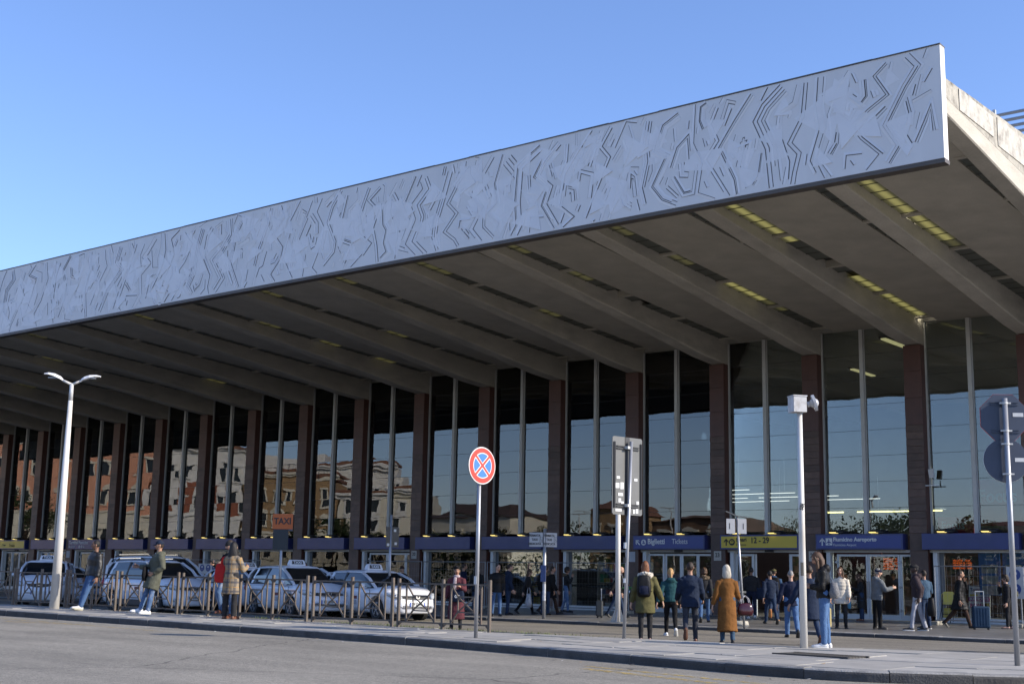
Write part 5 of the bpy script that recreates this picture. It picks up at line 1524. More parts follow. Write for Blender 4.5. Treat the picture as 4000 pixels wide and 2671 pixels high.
# ---- on the inner road and the crossing
p = person('person in a long plum padded coat with black headband, facing the street', (-21.95, 25.3, -.1), 212, 1.58, 'tan', ('straight','black'), ('headband', C['black']), T('plum', bulk=1.16, len=.62, name='coat', folds=.006, puff=.006), T('charcoal'), S_bt,
  {'legL': (2, 2, 3, 8), 'legR': (-3, 3, 4, 10), 'armL': (20, 12, 96, 16), 'armR': (2, 14, 20, 0), 'head': (6, 4)}, female=True, scarf=(C['pinkgrey'], True))
phone('phone raised by the person in the plum coat', p['hand']['L'][1]+V((0,0,.03)), 212)
b = soft_bag('navy cloth bag with white monogram in front of the plum coat', 'bag', 'cloth_bag', p['at'](.02, .21, -.06), 212, (.32,.09,.30), C['navy2']); strap_to(b, [p['at'](.18,.2,-.1), p['at'](.34,.15,-.12), p['at'](.49,.04,.10), p['at'](.3,-.14,0)], C['navy2'])
put_text('bgs', C['whitec'], b, (0, .055, .13), (R(90), 0, R(180)), 'monogram')
p = person('person with auburn hair in olive parka with pale fur hood, walking away', (-15.75, 24.4, -.1), 38, 1.72, 'light', ('straight','auburn'), None, T('olive', bulk=1.16, len=.30, name='parka', folds=.008), T('charcoal', r=(.088,.066,.050)), S_bal,
  {'legL': (-3, 4, 1, 5), 'legR': (4, 4, 1, 5), 'armR': (6, 24, 12), 'armL': (4, 14, 12)}, female=True, fur=FUR)
backpack('black and navy backpack on the olive parka', p, C['blackp'], C['navy'], x=-.05)
p = person('person with blond ponytail in teal padded jacket walking towards the station', (-17.15, 27.7, -.1), 36, 1.63, 'light', ('tail','blond'), None, T('teal', bulk=1.08, len=.05, puff=.005), T('black', r=(.090,.066,.050)), S_w,
  {'legL': (14, 8, 1, 4, -4), 'legR': (-10, 32, 1, 4, 44), 'armL': (-14, 20, 12), 'armR': (8, 10, 14)}, female=True, hood=True)
p2 = p
p = person('person with dark grey hair in navy field jacket stepping off with one heel raised', (-15.1, 25.2, -.1), 33, 1.73, 'tan', ('short','dark'), None, T('navy2', bulk=1.14, len=.17, folds=.007), T('slate'), S_br,
  {'legR': (8, 4, 2, 4, 0), 'legL': (-14, 44, 3, 4, 68), 'armL': (12, 12, 40), 'armR': (10, 12, 46), 'head': (0, -4), 'lean': 4})
soft_bag('small black handbag between the teal jacket and the navy jacket', 'bag', 'handbag', p2['at'](.0, -.02, .27), 36, (.24,.10,.18), C['leather'], (.22, True))
p = person('person with grey wavy hair in long camel coat, seen from behind', (-14.25, 25.3, -.1), 36, 1.66, 'light', ('bob','ash'), None, T('camel', bulk=1.10, len=.66, flare=1.0, name='coat', folds=.006), T('denimj', name='jeans', r=(.088,.064,.054)), S_b,
  {'legL': (4, 3, 1, 4), 'legR': (-6, 10, 1, 4, 10), 'armL': (-4, 16, 14), 'armR': (10, 14, 62, -10)}, female=True)
soft_bag('glossy burgundy handbag on the arm of the camel coat', 'bag', 'handbag', p['hand']['R'][0]+V((.10,.08,-.24)), 50, (.36,.15,.26), C['patent'], (.16, True), C['lgrey'])
p = person('person with grey hair, navy jacket and pale jeans crossing to the doors', (-15.05, 29.9, -.1), 34, 1.63, 'light', ('thin','grey'), None, T('navy', bulk=1.08, len=.12), T('denimm', name='jeans', bulk=1.15), S_bt,
  {'legL': (6, 4, 2, 4), 'legR': (-16, 22, 2, 4, 40), 'armL': (-8, 18, 16), 'armR': (6, 10, 14)})
p = person('person in a long navy coat and jeans, half behind the camera pole', (-12.9, 26.5, -.1), 40, 1.70, 'tan', ('short','dark'), None, T('navy2', bulk=1.15, len=.38, name='coat'), T('denimd', name='jeans'), S_br,
  {'legL': (6, 4, 2, 4), 'legR': (-16, 26, 2, 4, 50), 'armL': (4, 26, 10), 'armR': (0, 20, 8)})

# ---- on the pavement before the station
p = person('person in black padded jacket and jeans standing by the end of the railing', (-27.1, 33.2, 0), 235, 1.66, 'light', ('thin','dark'), None, T('blackp', bulk=1.1, len=.12, puff=.005), T('denim', name='jeans'), S_bt, {'legL': (2,3), 'legR': (-4,4), 'armL': (-4,10,30,20), 'armR': (-4,10,34,22), 'head': (20, 14)})
p = person('person with brown bob and grey jacket carrying a printed white bag', (-28.35, 36.4, 0), 300, 1.58, 'light', ('bob','brown'), None, T('charcoal', len=.10), T('black'), S_b, dict(WALKR, head=(0, 12)), female=True)
soft_bag('white printed plastic bag held low among the walking group', 'bag', 'carrier_bag', p['low'](.52, .12, .40), 310, (.42,.20,.46), C['plastic'], (.20, True))
p = person('tall person in a dark coat walking in front of the brown column', (-28.0, 37.3, 0), 305, 1.70, 'tan', ('short','dark'), None, T('black', bulk=1.14, len=.30, name='coat'), T('brown'), S_b, dict(WALKL))
p = person('person in dark hooded jacket and torn jeans holding a hand to the mouth', (-29.6, 40.4, 0), 300, 1.68, 'tan', ('curly','dark'), None, T('charcoal', len=.10), T('ripped', name='jeans'), S_b, dict(STAND, armR=(40, 14, 128, 20), legL=(-8,8), legR=(8,4)), fur=FURB)
p = person('person with bald head, glasses and grey scarf pulling a small black suitcase', (-24.3, 36.0, 0), 302, 1.68, 'light', ('bald','grey'), None, T('black', bulk=1.06, len=.10, puff=.006), T('denimd', name='jeans'), S_b,
  {'legL': (-20, 10, 2, 6, 34), 'legR': (18, 6, 2, 6, -6), 'armL': (8, 8, 14), 'armR': (-26, 14, 6), 'head': (0, 18), 'lean': 5}, scarf=(C['greyscarf'], True))
suitcase('small black suitcase wheeled behind the person with the grey scarf', p['low'](0, -.60, .16)+V((0,0,0)), 302, (.36,.22,.56), mat('suitcase_dark', (.018,.022,.026), .4, var=.1), 0, .36)
p = person('person with curly auburn hair in dark jacket at the Biglietti Tickets doors', (-20.6, 35.2, 0), 30, 1.66, 'light', ('curly','brown'), None, T('charcoal', bulk=1.08, len=.14), T('denim', name='jeans'), S_b, dict(WALKR), female=True, fur=FURB)
p = person('person with cropped hair and dark sweater walking in at the open doorway', (-21.7, 40.2, 0), 28, 1.72, 'brown', ('short','black'), None, T('charcoal', bulk=1.12, len=.0, name='sweater'), T('navy'), S_w, {'legL': (6,3,2,5,0), 'legR': (-12,8,2,5,22), 'armL': (0,14,20), 'armR': (4,12,20)})
soft_bag('dark blue tote on the right side of the person in the dark sweater', 'bag', 'tote_bag', p['at'](-.06, 0, .28), 28, (.36,.10,.40), C['navy2'], (.30, True))
p = person('person in blue hooded jacket with raised orange shoe sole, entering the station', (-20.55, 39.6, 0), 26, 1.70, 'tan', ('short','dark'), ('flatcap', C['olive']), T('bluejk', bulk=1.14, len=.10), T('denimd', name='jeans'), S_or, {'legR': (10,4,2,4,0), 'legL': (-16,52,2,4,74), 'armL': (14,16,20), 'armR': (-12,12,16), 'lean': 6}, hood=True)
backpack('black backpack with a pale blue patch on the blue hooded jacket', p, C['black'], C['lblue'], x=.04)
p = person('person with dark hair in a navy jacket just past the camel coat', (-18.9, 36.2, 0), 40, 1.62, 'tan', ('short','black'), None, T('navy2', bulk=1.05, len=.10), T('denimd', name='jeans'), S_b, dict(WALKL))
p = person('person with brown hair in a cream padded jacket facing the street', (-15.95, 34.7, 0), 205, 1.68, 'light', ('long','brown'), None, T('cream', bulk=1.12, len=.22, puff=.008), T('charcoal', r=(.088,.066,.052)), S_bt, {'legL': (0,2), 'legR': (4,4), 'armL': (6,10,30,10), 'armR': (2,12,22), 'head': (-10, 4)}, female=True)
suitcase('golden yellow hard suitcase beside the cream padded jacket', V((-15.95, 33.75, 0)), 300, (.38,.24,.58), mat('gold_shell', (.34,.28,.12), .35, var=.06, metal=.2), 0, .30)
p = person('person in long dark coat reading a phone at the airport doors', (-19.2, 43.4, 0), 118, 1.60, 'light', ('long','brown'), None, T('charcoal', bulk=1.04, len=.46, name='coat'), T('denimd', name='jeans', r=(.09,.075,.078)), S_br, {'armL': (26,8,96,16), 'armR': (8,8,70,16), 'head': (0, 22)}, female=True)
phone('phone of the person in the long dark coat at the airport doors', p['hand']['L'][1]+V((0,0,.03)), 118)
soft_bag('light blue tote hanging from the arm of the long dark coat', 'bag', 'tote_bag', p['hand']['R'][0]+V((-.1,-.12,-.34)), 118, (.30,.10,.38), C['lblue'], (.22, True), C['whitec'])
p = person('person in navy beanie and grey hooded jacket facing the airport doors', (-15.2, 35.4, 0), 318, 1.68, 'light', ('short','grey'), ('beanie', C['navy']), T('grey', bulk=1.22, len=.10, folds=.008), T('black', bulk=1.12), S_bt, {'legL': (0,3), 'legR': (4,4,3,16), 'armR': (34,12,78,16), 'armL': (20,12,88,20), 'head': (-8, 8), 'lean': 4}, hood=True)
p = person('person in grey cap, dark mauve jacket and pale grey trousers, hands behind', (-14.05, 35.4, 0), 108, 1.80, 'dark', ('short','black'), ('flatcap', C['charcoal']), T('mauve', bulk=1.08, len=.06), T('lgrey', r=(.080,.062,.058)), S_bw, {'legL': (12,4,4,6,0), 'legR': (-10,6,4,18,4), 'armL': (-22,14,40,30), 'armR': (-26,14,44,34), 'head': (8, 0)}, hood=True)
t = soft_bag('black backpack hanging from the hand of the person in the grey cap', 'backpack', 'backpack', p['low'](.62, -.36, .02), 108, (.34,.20,.50), C['blackp'], (.16, False))
p = person('person in denim jacket hidden behind the grey capped person', (-14.6, 37.4, 0), 60, 1.66, 'tan', ('short','dark'), None, T('denimj', bulk=1.08, len=.04), T('denimd', name='jeans'), S_bw, {'armR': (10,16,60)})
p = person('person in long black padded coat walking with a phone at the ear', (-14.3, 39.3, 0), 296, 1.74, 'tan', ('short','dark'), None, T('blackp', bulk=1.20, len=.34, name='coat', puff=.005), T('brown', bulk=1.05), S_b,
  {'legR': (22,6,2,6,-8), 'legL': (-20,22,2,6,40), 'armL': (64,22,142,26), 'armR': (-10,14,18), 'head': (0,4), 'lean': 4, 'curlL': 42})
p = person('person with curly dark hair and khaki backpack holding a hand to the face', (-13.25, 40.4, 0), 116, 1.58, 'light', ('curly','dark'), None, T('charcoal', bulk=1.06, len=.06), T('charcoal'), S_bal, {'armR': (48,12,132,24), 'legL': (4,3), 'legR': (-4,4)}, female=True)
backpack('khaki backpack on the person with curly dark hair', p, C['olive'], C['olivegrey'])
p = person('person in black coat at the edge of the scene holding up a phone', (-7.72, 27.9, -.1), 124, 1.62, 'tan', ('straight','black'), None, T('navy', bulk=1.22, len=.30, name='coat'), T('black'), S_b, {'armL': (42,8,84,6), 'armR': (34,10,96,14), 'head': (0,14)}, female=True, fur=FURG)
phone('grey phone held up beside the stop sign pole', p['hand']['L'][1]+V((-.02,0,.06)), 124)
# ---- seen over the taxi roofs
for (x, y, h, sk, hr_, hat_, tp_, hd, lab) in (
  (-36.6, 33.6, 1.66, 'tan', ('short','black'), None, 'navy', 215, 'person with black hair looking over the taxi roof under the orange sign'),
  (-33.9, 36.0, 1.60, 'light', ('short','brown'), ('beanie', C['brown']), 'brown', 180, 'person in a brown knitted hat behind the foremost taxis'),
  (-31.3, 36.4, 1.72, 'tan', ('short','dark'), None, 'navy', 330, 'person in navy jacket turning away beside the door number 20'),
  (-30.3, 36.0, 1.64, 'tan', ('short','grey'), None, 'blackp', 200, 'person in black jacket and blue sweater facing the taxis'),
  (-29.2, 34.6, 1.58, 'light', ('long','black'), None, 'black', 310, 'person with long black hair in black behind the plum coat'),
  (-27.9, 34.8, 1.70, 'light', ('short','dark'), None, 'navy2', 320, 'person in navy hooded jacket behind the plum coat'),
  (-27.4, 36.2, 1.68, 'tan', ('short','dark'), None, 'black', 20, 'person in black jacket with brown fur hood, back to the street'),
  (-44.5, 36.5, 1.55, 'tan', ('short','black'), None, 'black', 200, 'person whose dark hair shows between the farther taxis'),
  (-41.0, 35.5, 1.55, 'tan', ('short','black'), None, 'black', 160, 'person whose dark head shows behind the street lamp')):
    person(lab, (x, y, 0), hd, h, sk, hr_, hat_, T(tp_, bulk=1.1, len=.10), T('denimd', name='jeans'), S_b, {'legL': (2,3), 'legR': (-3,3), 'armL': (4,10,30), 'armR': (2,10,24), 'head': (0,6)}, female=hr_[0] == 'long', hood=tp_ == 'navy2', fur=FURB if 'fur' in lab else None, shirt=C['shirtb'] if 'blue sweater' in lab else None)
finish_people()
# ================================================================== RAILING ON THE ISLAND
M_rail = mat('brown_railing_paint', (.105,.086,.068), .55, var=.2, scale=6, dark=(.16,.085,.06), dscale=5, damt=.4, bump=.15, bscale=40, spec=.4)
FX = [(-35.6,-33.1), (-33.0,-30.55), (-30.45,-28.72), (-28.50,-26.22), (-26.05,-24.36), (-24.22,-21.70), (-21.50,-19.10), (-18.94,-16.51)]
FX = [(-36.0,-33.45), (-33.30,-30.95), (-30.80,-28.75), (-28.55,-26.25), (-26.07,-24.10), (-23.95,-21.70), (-21.50,-19.12), (-18.94,-16.51)]
RL = ['farthest brown railing at the edge of the scene', 'brown railing just past the white street lamp', 'brown railing beside the person in black leather', 'brown railing between the person in black leather and the navy cap', 'brown railing between the navy cap and the red tote', 'brown railing behind the plaid coat', 'brown railing in front of the taxi with plate FP 324XL', 'last brown railing by the no stopping sign, before the plum coat']
def railing(x0, x1, lab):
    y = 20.02; xm = (x0+x1)/2; z0 = zi(xm)
    t = thing('railing', lab, 'railing', (xm, y, z0), 0, 'brown railings along the island')
    for x in (x0-xm, 0, x1-xm):
        MB().bbox(x-.029, x+.029, -.029, .029, -.02, .985, .004).build('post', M_rail, t)
    def rail(p, q, w=.035, h=.035, nm='rail'): MB().bar(p, q, w, h).build(nm, M_rail, t)
    for a, b in ((x0-xm+.029, -.029), (.029, x1-xm-.029)):
        w = b-a
        rail((a,0,.885), (b,0,.885), .04, .03); rail((a,0,.115), (b,0,.115), .04, .03)
        for sx, e_ in ((a, 1), (b, -1)):            # small knees at the posts
            MB().bar((sx,0,.83), (sx+.06*e_,0,.885), .03,.02).bar((sx,0,.05), (sx+.07*e_,0,.115), .03, .02).build('knee', M_rail, t)
        il, ir = a+w*.16, b-w*.16; cl, cr = a+w*.32, b-w*.32; zt, zm1, zm2, zb = .87, .645, .345, .13
        rail((il,0,zb), (il,0,zt), .03, .03, 'bar'); rail((ir,0,zb), (ir,0,zt), .03, .03, 'bar')
        rail((cl,0,zm1), (cr,0,zm1), .026, .026, 'bar'); rail((cl,0,zm2), (cr,0,zm2), .026, .026, 'bar')
        rail((cl,0,zm2+.013), (cl,0,zm1-.013), .024, .024, 'bar'); rail((cr,0,zm2+.013), (cr,0,zm1-.013), .024, .024, 'bar')
        for p, q in (((il+.016,0,zt-.01),(cl,0,zm1)), ((ir-.016,0,zt-.01),(cr,0,zm1)), ((il+.016,0,zb+.01),(cl,0,zm2)), ((ir-.016,0,zb+.01),(cr,0,zm2))): rail(p, q, .026, .026, 'brace')
        rail((cl+.013,.002,zm1-.013), (cr-.013,.002,zm2+.013), .024, .024, 'brace'); rail((cl+.013,-.002,zm2+.013), (cr-.013,-.002,zm1-.013), .024, .024, 'brace')
for (a, b), lab in zip(FX, RL): railing(a, b, lab)

# ================================================================== POLES AND TRAFFIC SIGNS
M_galv = mat('galvanised_steel', (.33,.34,.36), .42, metal=.55, var=.15, scale=7, dark=(.22,.21,.2), dscale=4, damt=.5, stretch=(1,1,.3))
M_wpole = mat('white_pole_paint', (.62,.60,.56), .5, var=.06, scale=3, dark=(.35,.31,.25), dscale=2.2, damt=.55, stretch=(1,1,.4))
M_signback = mat('sign_back_blue_grey', (.035,.048,.080), .5, var=.12, scale=5)
M_signback2 = mat('sign_back_dark', (.105,.108,.106), .5, var=.1, scale=4)
M_stick = mat('sticker_white', (.55,.56,.56), .5, var=.08, scale=20)
def pole(t, h, r, m=None, lean=(0,0), rt=None, nm='pole', z0=-.03):
    MB().cone((0,0,z0), (lean[0],lean[1],h), r, rt or r, 16).build(nm, m or M_galv, t, None, True)
def facing(nx, ny): return math.atan2(nx, -ny)          # rotation that turns local -Y to (nx, ny)
# street lamp
bx, by = -30.21, 19.24; z0 = zi(bx)
t = thing('street_lamp', 'tall white street lamp with two winged heads on the island pavement', 'street lamp', (bx, by, z0))
MB().cone((0,0,-.03), (0,0,5.55-z0), .125, .058, 20).build('pole', M_wpole, t, None, True)
MB().cone((0,0,5.55-z0), (0,0,6.0-z0), .056, .050, 16).build('collar', mat('grey_collar', (.45,.46,.47), .4, var=.05), t, None, True)
dx = V((.78,.626,0))
for sgn, nm in ((-1, 'near'), (1, 'far')):
    arm = MB().cone((0,0,5.97-z0), tuple(dx*sgn*.26+V((0,0,6.09-z0))), .035, .028, 8)
    a_o = arm.build('arm', M_wpole, t, None, True)
    hd = MB(); rings = []
    for q, w, th in ((0,.05,.04),(.08,.075,.075),(.22,.10,.075),(.38,.085,.05),(.5,.035,.02)):
        c = dx*sgn*(.24+q)+V((0,0,6.08-z0+.16*math.sin(q*3.2)*(1 if sgn < 0 else .7))); sd = V((-dx.y, dx.x, 0))
        rings.append([c-sd*w, c-sd*w*.5+V((0,0,th)), c+sd*w*.5+V((0,0,th)), c+sd*w, c+V((0,0,-.012))])
    hd.loft(rings); hd.build('lamp_head', mat('lamp_white', (.74,.74,.74), .35, var=.03), t, None, False)
    c = dx*sgn*.50+V((0,0,6.145-z0)); MB().cbox(c, (.24,.12,.03), rot=Matrix.Rotation(math.atan2(dx.y, dx.x), 3, 'Z')).build('lens', mat('lamp_lens', (.25,.26,.27), .2, var=0), t)
# no stopping sign
bx, by = -15.02, 17.85; z0 = zi(bx)
t = thing('no_stopping_sign', 'round red and blue no stopping sign with crossed bars on a galvanised pole', 'traffic sign', (bx, by, z0))
pole(t, 3.46-z0, .034)
rz = facing(.995, -.10); sg = MB()
Q = Matrix.Rotation(rz, 3, 'Z')
def face_disc(name, m, r, y, c=(0,0), rr=None, th=.004, cz=0): 
    b = MB(); b.cone(Q @ V((c[0], y, c[1]+cz)), Q @ V((c[0], y-th, c[1]+cz)), r, r, 40); return b.build(name, m, t)
cz = 3.15-z0
face_disc('backing', M_signback2, .335, -.048, cz=cz, th=.012); face_disc('white_rim', mat('reflective_white', (.66,.66,.64), .4, var=0), .330, -.061, cz=cz); face_disc('red_ring', mat('reflective_red', (.60,.035,.018), .4, var=.03), .312, -.066, cz=cz)
def sect(r0, r1, inset, y, name, m):
    for k in range(4):
        a0 = math.pi/2*k+math.pi/4
        pts = []
        # blue quarter with a white outline, its sides parallel to the bars
        cx_, cz_ = inset*math.sqrt(2)*math.cos(a0+math.pi/4), inset*math.sqrt(2)*math.sin(a0+math.pi/4)
        pts.append((cx_, cz_))
        lo = math.asin(min(1, inset/r1))
        for i in range(13):
            a = a0+lo+(math.pi/2-2*lo)*i/12; pts.append((r1*math.cos(a), r1*math.sin(a)))
        b = MB(); b.extr([Q @ V((x, y, z+cz)) for x, z in pts], (0,0,0), Q @ V((0,-.003,0))); b.build(name, m, t)
sect(0, .228, .022, -.071, 'white_outline', MATS['reflective_white']); sect(0, .212, .038, -.0755, 'blue_quarter', mat('reflective_blue', (.035,.16,.56), .4, var=.03))
MB().bbox(-.03,.03,-.052,-.046,.92,1.06,.002).build('sticker', M_stick, t)
# board seen from behind
bx, by = -13.57, 20.31; z0 = zi(bx)
t = thing('information_board', 'tall dark sign board seen from behind with stickers on a leaning galvanised pole', 'sign board', (bx, by, z0))
pole(t, 3.74-z0, .032, lean=(.10,.08))
rz = math.atan2(.626, .78); Q = Matrix.Rotation(math.radians(80), 3, 'Z'); off = V((.10,.11,0))
W_, H_, zb = .80, 1.44, 2.38-z0
def bp(x, y, z): return Q @ V((x, y, z))+V((.02,.075,0))
b = MB(); b.extr([bp(x, .02, z) for x, z in ((-W_/2+.03,zb),(W_/2-.03,zb),(W_/2,zb+.03),(W_/2,zb+H_-.03),(W_/2-.03,zb+H_),(-W_/2+.03,zb+H_),(-W_/2,zb+H_-.03),(-W_/2,zb+.03))], (0,0,0), Q @ V((0,-.018,0))); b.build('panel', M_signback2, t)
for z in (zb+.17, zb+H_-.20):
    for d in (-.022, .022): MB().bar(bp(-W_/2+.1, .016*-1, z+d), bp(W_/2-.1, .016*-1, z+d), .02, .018).build('channel', M_black, t)
for x in (-W_/2+.045, W_/2-.045):
    for d in (-.013, .013): MB().bar(bp(x+d, -.012, zb+.12), bp(x+d, -.012, zb+H_-.1), .014, .014).build('channel', M_black, t)
MB().extr([bp(x, -.003, z) for x, z in ((-.07,zb),( .05,zb),(.05,zb+H_),(-.07,zb+H_))], (0,0,0), Q @ V((0,-.002,0))).build('dark_stripe', M_black, t)
for (x, z, w, h) in ((-.25,.62,.09,.05),(-.27,.47,.10,.10),(-.15,.47,.09,.13),(-.19,.31,.13,.06),(-.21,.20,.07,.08),(-.14,.16,.07,.05),(.22,.60,.09,.05),(-.24,.02,.17,.05),(.17,.01,.05,.08),(.25,.02,.07,.09),(.27,.17,.07,.07)):
    MB().extr([bp(x+a*w/2, -.004, zb+z+c*h/2+.06) for a, c in ((-1,-1),(1,-.9),(.95,1),(-1,.95))], (0,0,0), Q @ V((0,-.002,0))).build('sticker', M_stick, t)
MB().cbox(bp(-.05,-.04,zb+.17), (.10,.10,.05)).cbox(bp(-.05,-.04,zb+H_-.2), (.10,.10,.05)).build('clamp', M_frame, t)
for z, c in ((1.62,.055),(1.36,.05),(1.0,.04)): MB().cone((.028*z*.35+.0,.03*z*.35,z), (.03*z*.36,.032*z*.35,z+c*2), .0335, n=16).build('sticker', M_stick if z != 1.36 else M_sbk, t)
# camera pole
bx, by = -10.19, 20.68; z0 = zi(bx)
t = thing('camera_pole', 'white pole topped by a square camera box and a round hood', 'camera pole', (bx, by, z0))
MB().cone((0,0,-.03), (.01,0,4.13-z0), .066, .043, 20).build('pole', M_wpole, t, None, True)
Q = Matrix.Rotation(R(52), 3, 'Z')
MB().cbox((-.02,-.02,4.24-z0), (.24,.24,.27), rot=Q).build('camera_box', mat('camera_grey', (.46,.46,.46), .5, var=.12, scale=8, dark=(.2,.17,.13), dscale=7, damt=.7), t)
MB().cbox((-.02,-.02,4.385-z0), (.26,.26,.02), rot=Q).build('box_lid', MATS['camera_grey'], t)
MB().cone((.10,.12,4.25-z0), (.17,.16,4.27-z0), .05, .04, 12).build('neck', MATS['camera_grey'], t)
rg = MB(); c = V((.19,.15,4.27-z0)); ax = V((.75,.45,.25)).normalized(); q = ax.to_track_quat('Z','Y'); rings = []
for r_, d in ((.10,0),(.125,.005),(.125,.05),(.10,.055)): rings.append([c+q @ V((r_*math.cos(2*math.pi*i/20), r_*1.15*math.sin(2*math.pi*i/20), d)) for i in range(20)])
rg.loft(rings, cap=False); rg.loft([rings[3], rings[0]], cap=False); rg.build('round_hood', MATS['camera_grey'], t)
MB().ell(c+ax*.02, (.085,.085,.085), 0, 12, 8).build('lens_dome', mat('dome', (.4,.4,.4), .15, var=0), t, None, True)
MB().cbox((.022,-.052,1.30), (.045,.022,.22), rot=Q).build('hatch', M_sbk, t)
put_text('sbi', M_sbk, t, (.040, -.042, 2.35), (R(90), R(-80), R(30)), 'graffiti')
# stop and round sign from behind
bx, by = -6.37, 19.25; z0 = zi(bx)
bx, by = -6.15, 19.05; z0 = zi(bx)
t = thing('stop_sign_pole', 'grey pole carrying an octagonal and a round sign seen from behind', 'traffic sign', (bx, by, z0))
pole(t, 3.87-z0, .039)
rz = facing(-.62, .78); Q = Matrix.Rotation(R(36), 3, 'Z')
def sp(x, y, z): return Q @ V((x, y, z))
o8 = [(.36*math.cos(R(22.5+45*k)), .36*math.sin(R(22.5+45*k))) for k in range(8)]
sgn_o = MB().extr([sp(x, .058, z+3.60-z0) for x, z in o8], (0,0,0), sp(0,.015,0)).build('octagon_plate', M_signback, t)
MB().extr([sp(x*1.01, .066, z*1.01+3.60-z0) for x, z in o8], (0,0,0), sp(0,.010,0)).build('front_face', MATS['reflective_red'], t)
MB().cone(sp(0,.058,2.98-z0), sp(0,.073,2.98-z0), .315, n=36).build('round_plate', M_signback, t)
MB().cone(sp(0,.068,2.98-z0), sp(0,.077,2.98-z0), .318, n=36).build('round_face', MATS['reflective_white'], t)
for zc_ in (3.80, 3.40): 
    for d in (-.018, .018): MB().bar(sp(-.19,.05,zc_-z0+d), sp(.21,.05,zc_-z0+d), .012, .012).build('channel', M_signback, t)
for zc_ in (3.80, 3.40, 3.21, 2.78):
    MB().bar(sp(-.075,0,zc_-z0), sp(.085,0,zc_-z0), .03, .022).cone((0,0,zc_-z0-.014), (0,0,zc_-z0+.014), .043, n=16).build('clamp', M_frame, t)
for x, z, w in ((.20,3.64,.15),(.20,2.99,.15)): MB().extr([sp(x+a*w/2, .054, z-z0+c*.028) for a, c in ((-1,-1),(1,-1),(1,1),(-1,1))], (0,0,0), sp(0,.003,0)).build('sticker', M_stick, t)
# taxi stop for disabled passengers
t = thing('taxi_stop_sign', 'pair of white plates reading Fermata Taxi Dedicata on a grey pole', 'sign', (-24.78, 32.67, 0))
pole(t, 2.74, .05)
for (rz, off, nm) in ((R(20), V((-.17,-.06,0)), 'L'), (R(62), V((.12,.02,0)), 'R')):
    Q = Matrix.Rotation(rz, 3, 'Z'); pc = V((0,-.07,2.40))+Q @ V((-.235 if nm == 'L' else .235, 0, 0))
    pe = MB().cbox(pc, (.45,.016,.44), rot=Q).build('plate', mat('plate_offwhite', (.46,.46,.46), .5, var=.06, scale=8), t)
    MB().cbox(pc-Q @ V((0,.009,0)), (.455,.003,.445), rot=Q).build('plate_border', mat('plate_border_grey', (.20,.22,.26), .5, var=0), t)
    MB().cbox(pc-Q @ V((0,.0115,0)), (.425,.003,.415), rot=Q).build('plate_face', MATS['plate_offwhite'], t)
    for key, dz in (('fer1',.125),('fer2',.0),('fer3',-.13)): put_text(key, M_sbk, t, pc-Q @ V((.045,.0165,0))+V((0,0,dz)), (R(90), 0, rz))
    ic = MB(); ic.cbox(pc-Q @ V((-.165,.0145,0)), (.10,.003,.17), rot=Q); ic.build('symbol_frame', M_sbk, t); ic = MB(); ic.cbox(pc-Q @ V((-.165,.0165,0)), (.086,.003,.156), rot=Q); ic.build('symbol_field', MATS['plate_offwhite'], t)
    wc = MB(); ctr = pc-Q @ V((-.165,.0195,0)); 
    def wp(x, z): return ctr+Q @ V((x,0,0))+V((0,0,z))
    rg = [wp(.03*math.cos(2*math.pi*i/14)-.002, .03*math.sin(2*math.pi*i/14)-.03) for i in range(14)]
    for a, e_ in zip(rg, rg[1:]+rg[:1]): wc.bar(a, e_, .004, .006)
    wc.bar(wp(-.012,.0), wp(-.016,.05), .005, .012); wc.bar(wp(-.012,.0), wp(.018,-.005), .005, .010); wc.bar(wp(.018,-.005), wp(.026,-.045), .005, .008); wc.ell(wp(-.017,.064), (.010,.005,.010), 0, 8, 6)
    wc.build('wheelchair_symbol', M_sbk, t)
MB().bbox(-.10,.10,-.068,-.052,1.12,1.62,.004).build('blue_notice', mat('notice_blue', (.04,.07,.19), .5, var=.25, scale=30), t)
MB().cone((0,0,.55),(0,0,1.05),.0515,n=16).build('sticker', mat('grey_sticker', (.36,.38,.42), .6, var=.3, scale=20), t)
# white mast on a finned foot
t = thing('mast', 'white mast on a finned steel foot standing behind the dark sign board', 'mast', (-21.83, 32.35, 0))
pole(t, 4.7, .075, mat('mast_white', (.60,.58,.54), .45, var=.06, scale=3))
ft = MB().box(-.22,.22,-.22,.22,0,.02)
for k in range(4):
    a = math.pi/2*k+.4; d = V((math.cos(a), math.sin(a), 0)); n_ = V((-d.y, d.x, 0))*.012
    ft.extr([d*.07+V((0,0,.021)), d*.22+V((0,0,.021)), d*.20+V((0,0,.06)), d*.085+V((0,0,.36)), d*.07+V((0,0,.36))], -n_, n_)
ft.build('finned_foot', M_hinge, t)
# leaning pole with two small plates, and the thin post in its concrete foot
t = thing('leaning_sign_pole', 'leaning grey pole with two small white plates in front of the yellow Binari sign', 'sign pole', (-17.44, 31.89, 0))
pole(t, 2.98, .032, lean=(-.13,-.10))
for sx in (-1, 1):
    c = V((-.115,-.16,2.70))+V((.78,.626,0))*sx*.155
    MB().cbox(c, (.235,.014,.40), rot=Matrix.Rotation(math.atan2(.626,.78), 3, 'Z')).build('plate', MATS['plate_offwhite'], t)
    MB().cbox(c+V((.626,-.78,0))*.009+V((.78,.626,0))*sx*.03, (.02,.004,.16), rot=Matrix.Rotation(math.atan2(.626,.78), 3, 'Z')).build('mark', M_sbk, t)
MB().bar((-.36,-.30,3.10), (-.10,-.08,2.96), .10, .03).bar((-.12,-.09,2.97), (.08,.07,2.95), .08, .03).build('bracket', M_signback2, t)
t = thing('post', 'thin grey post standing in a round concrete foot by the leaning pole', 'post', (-18.55, 33.6, 0))
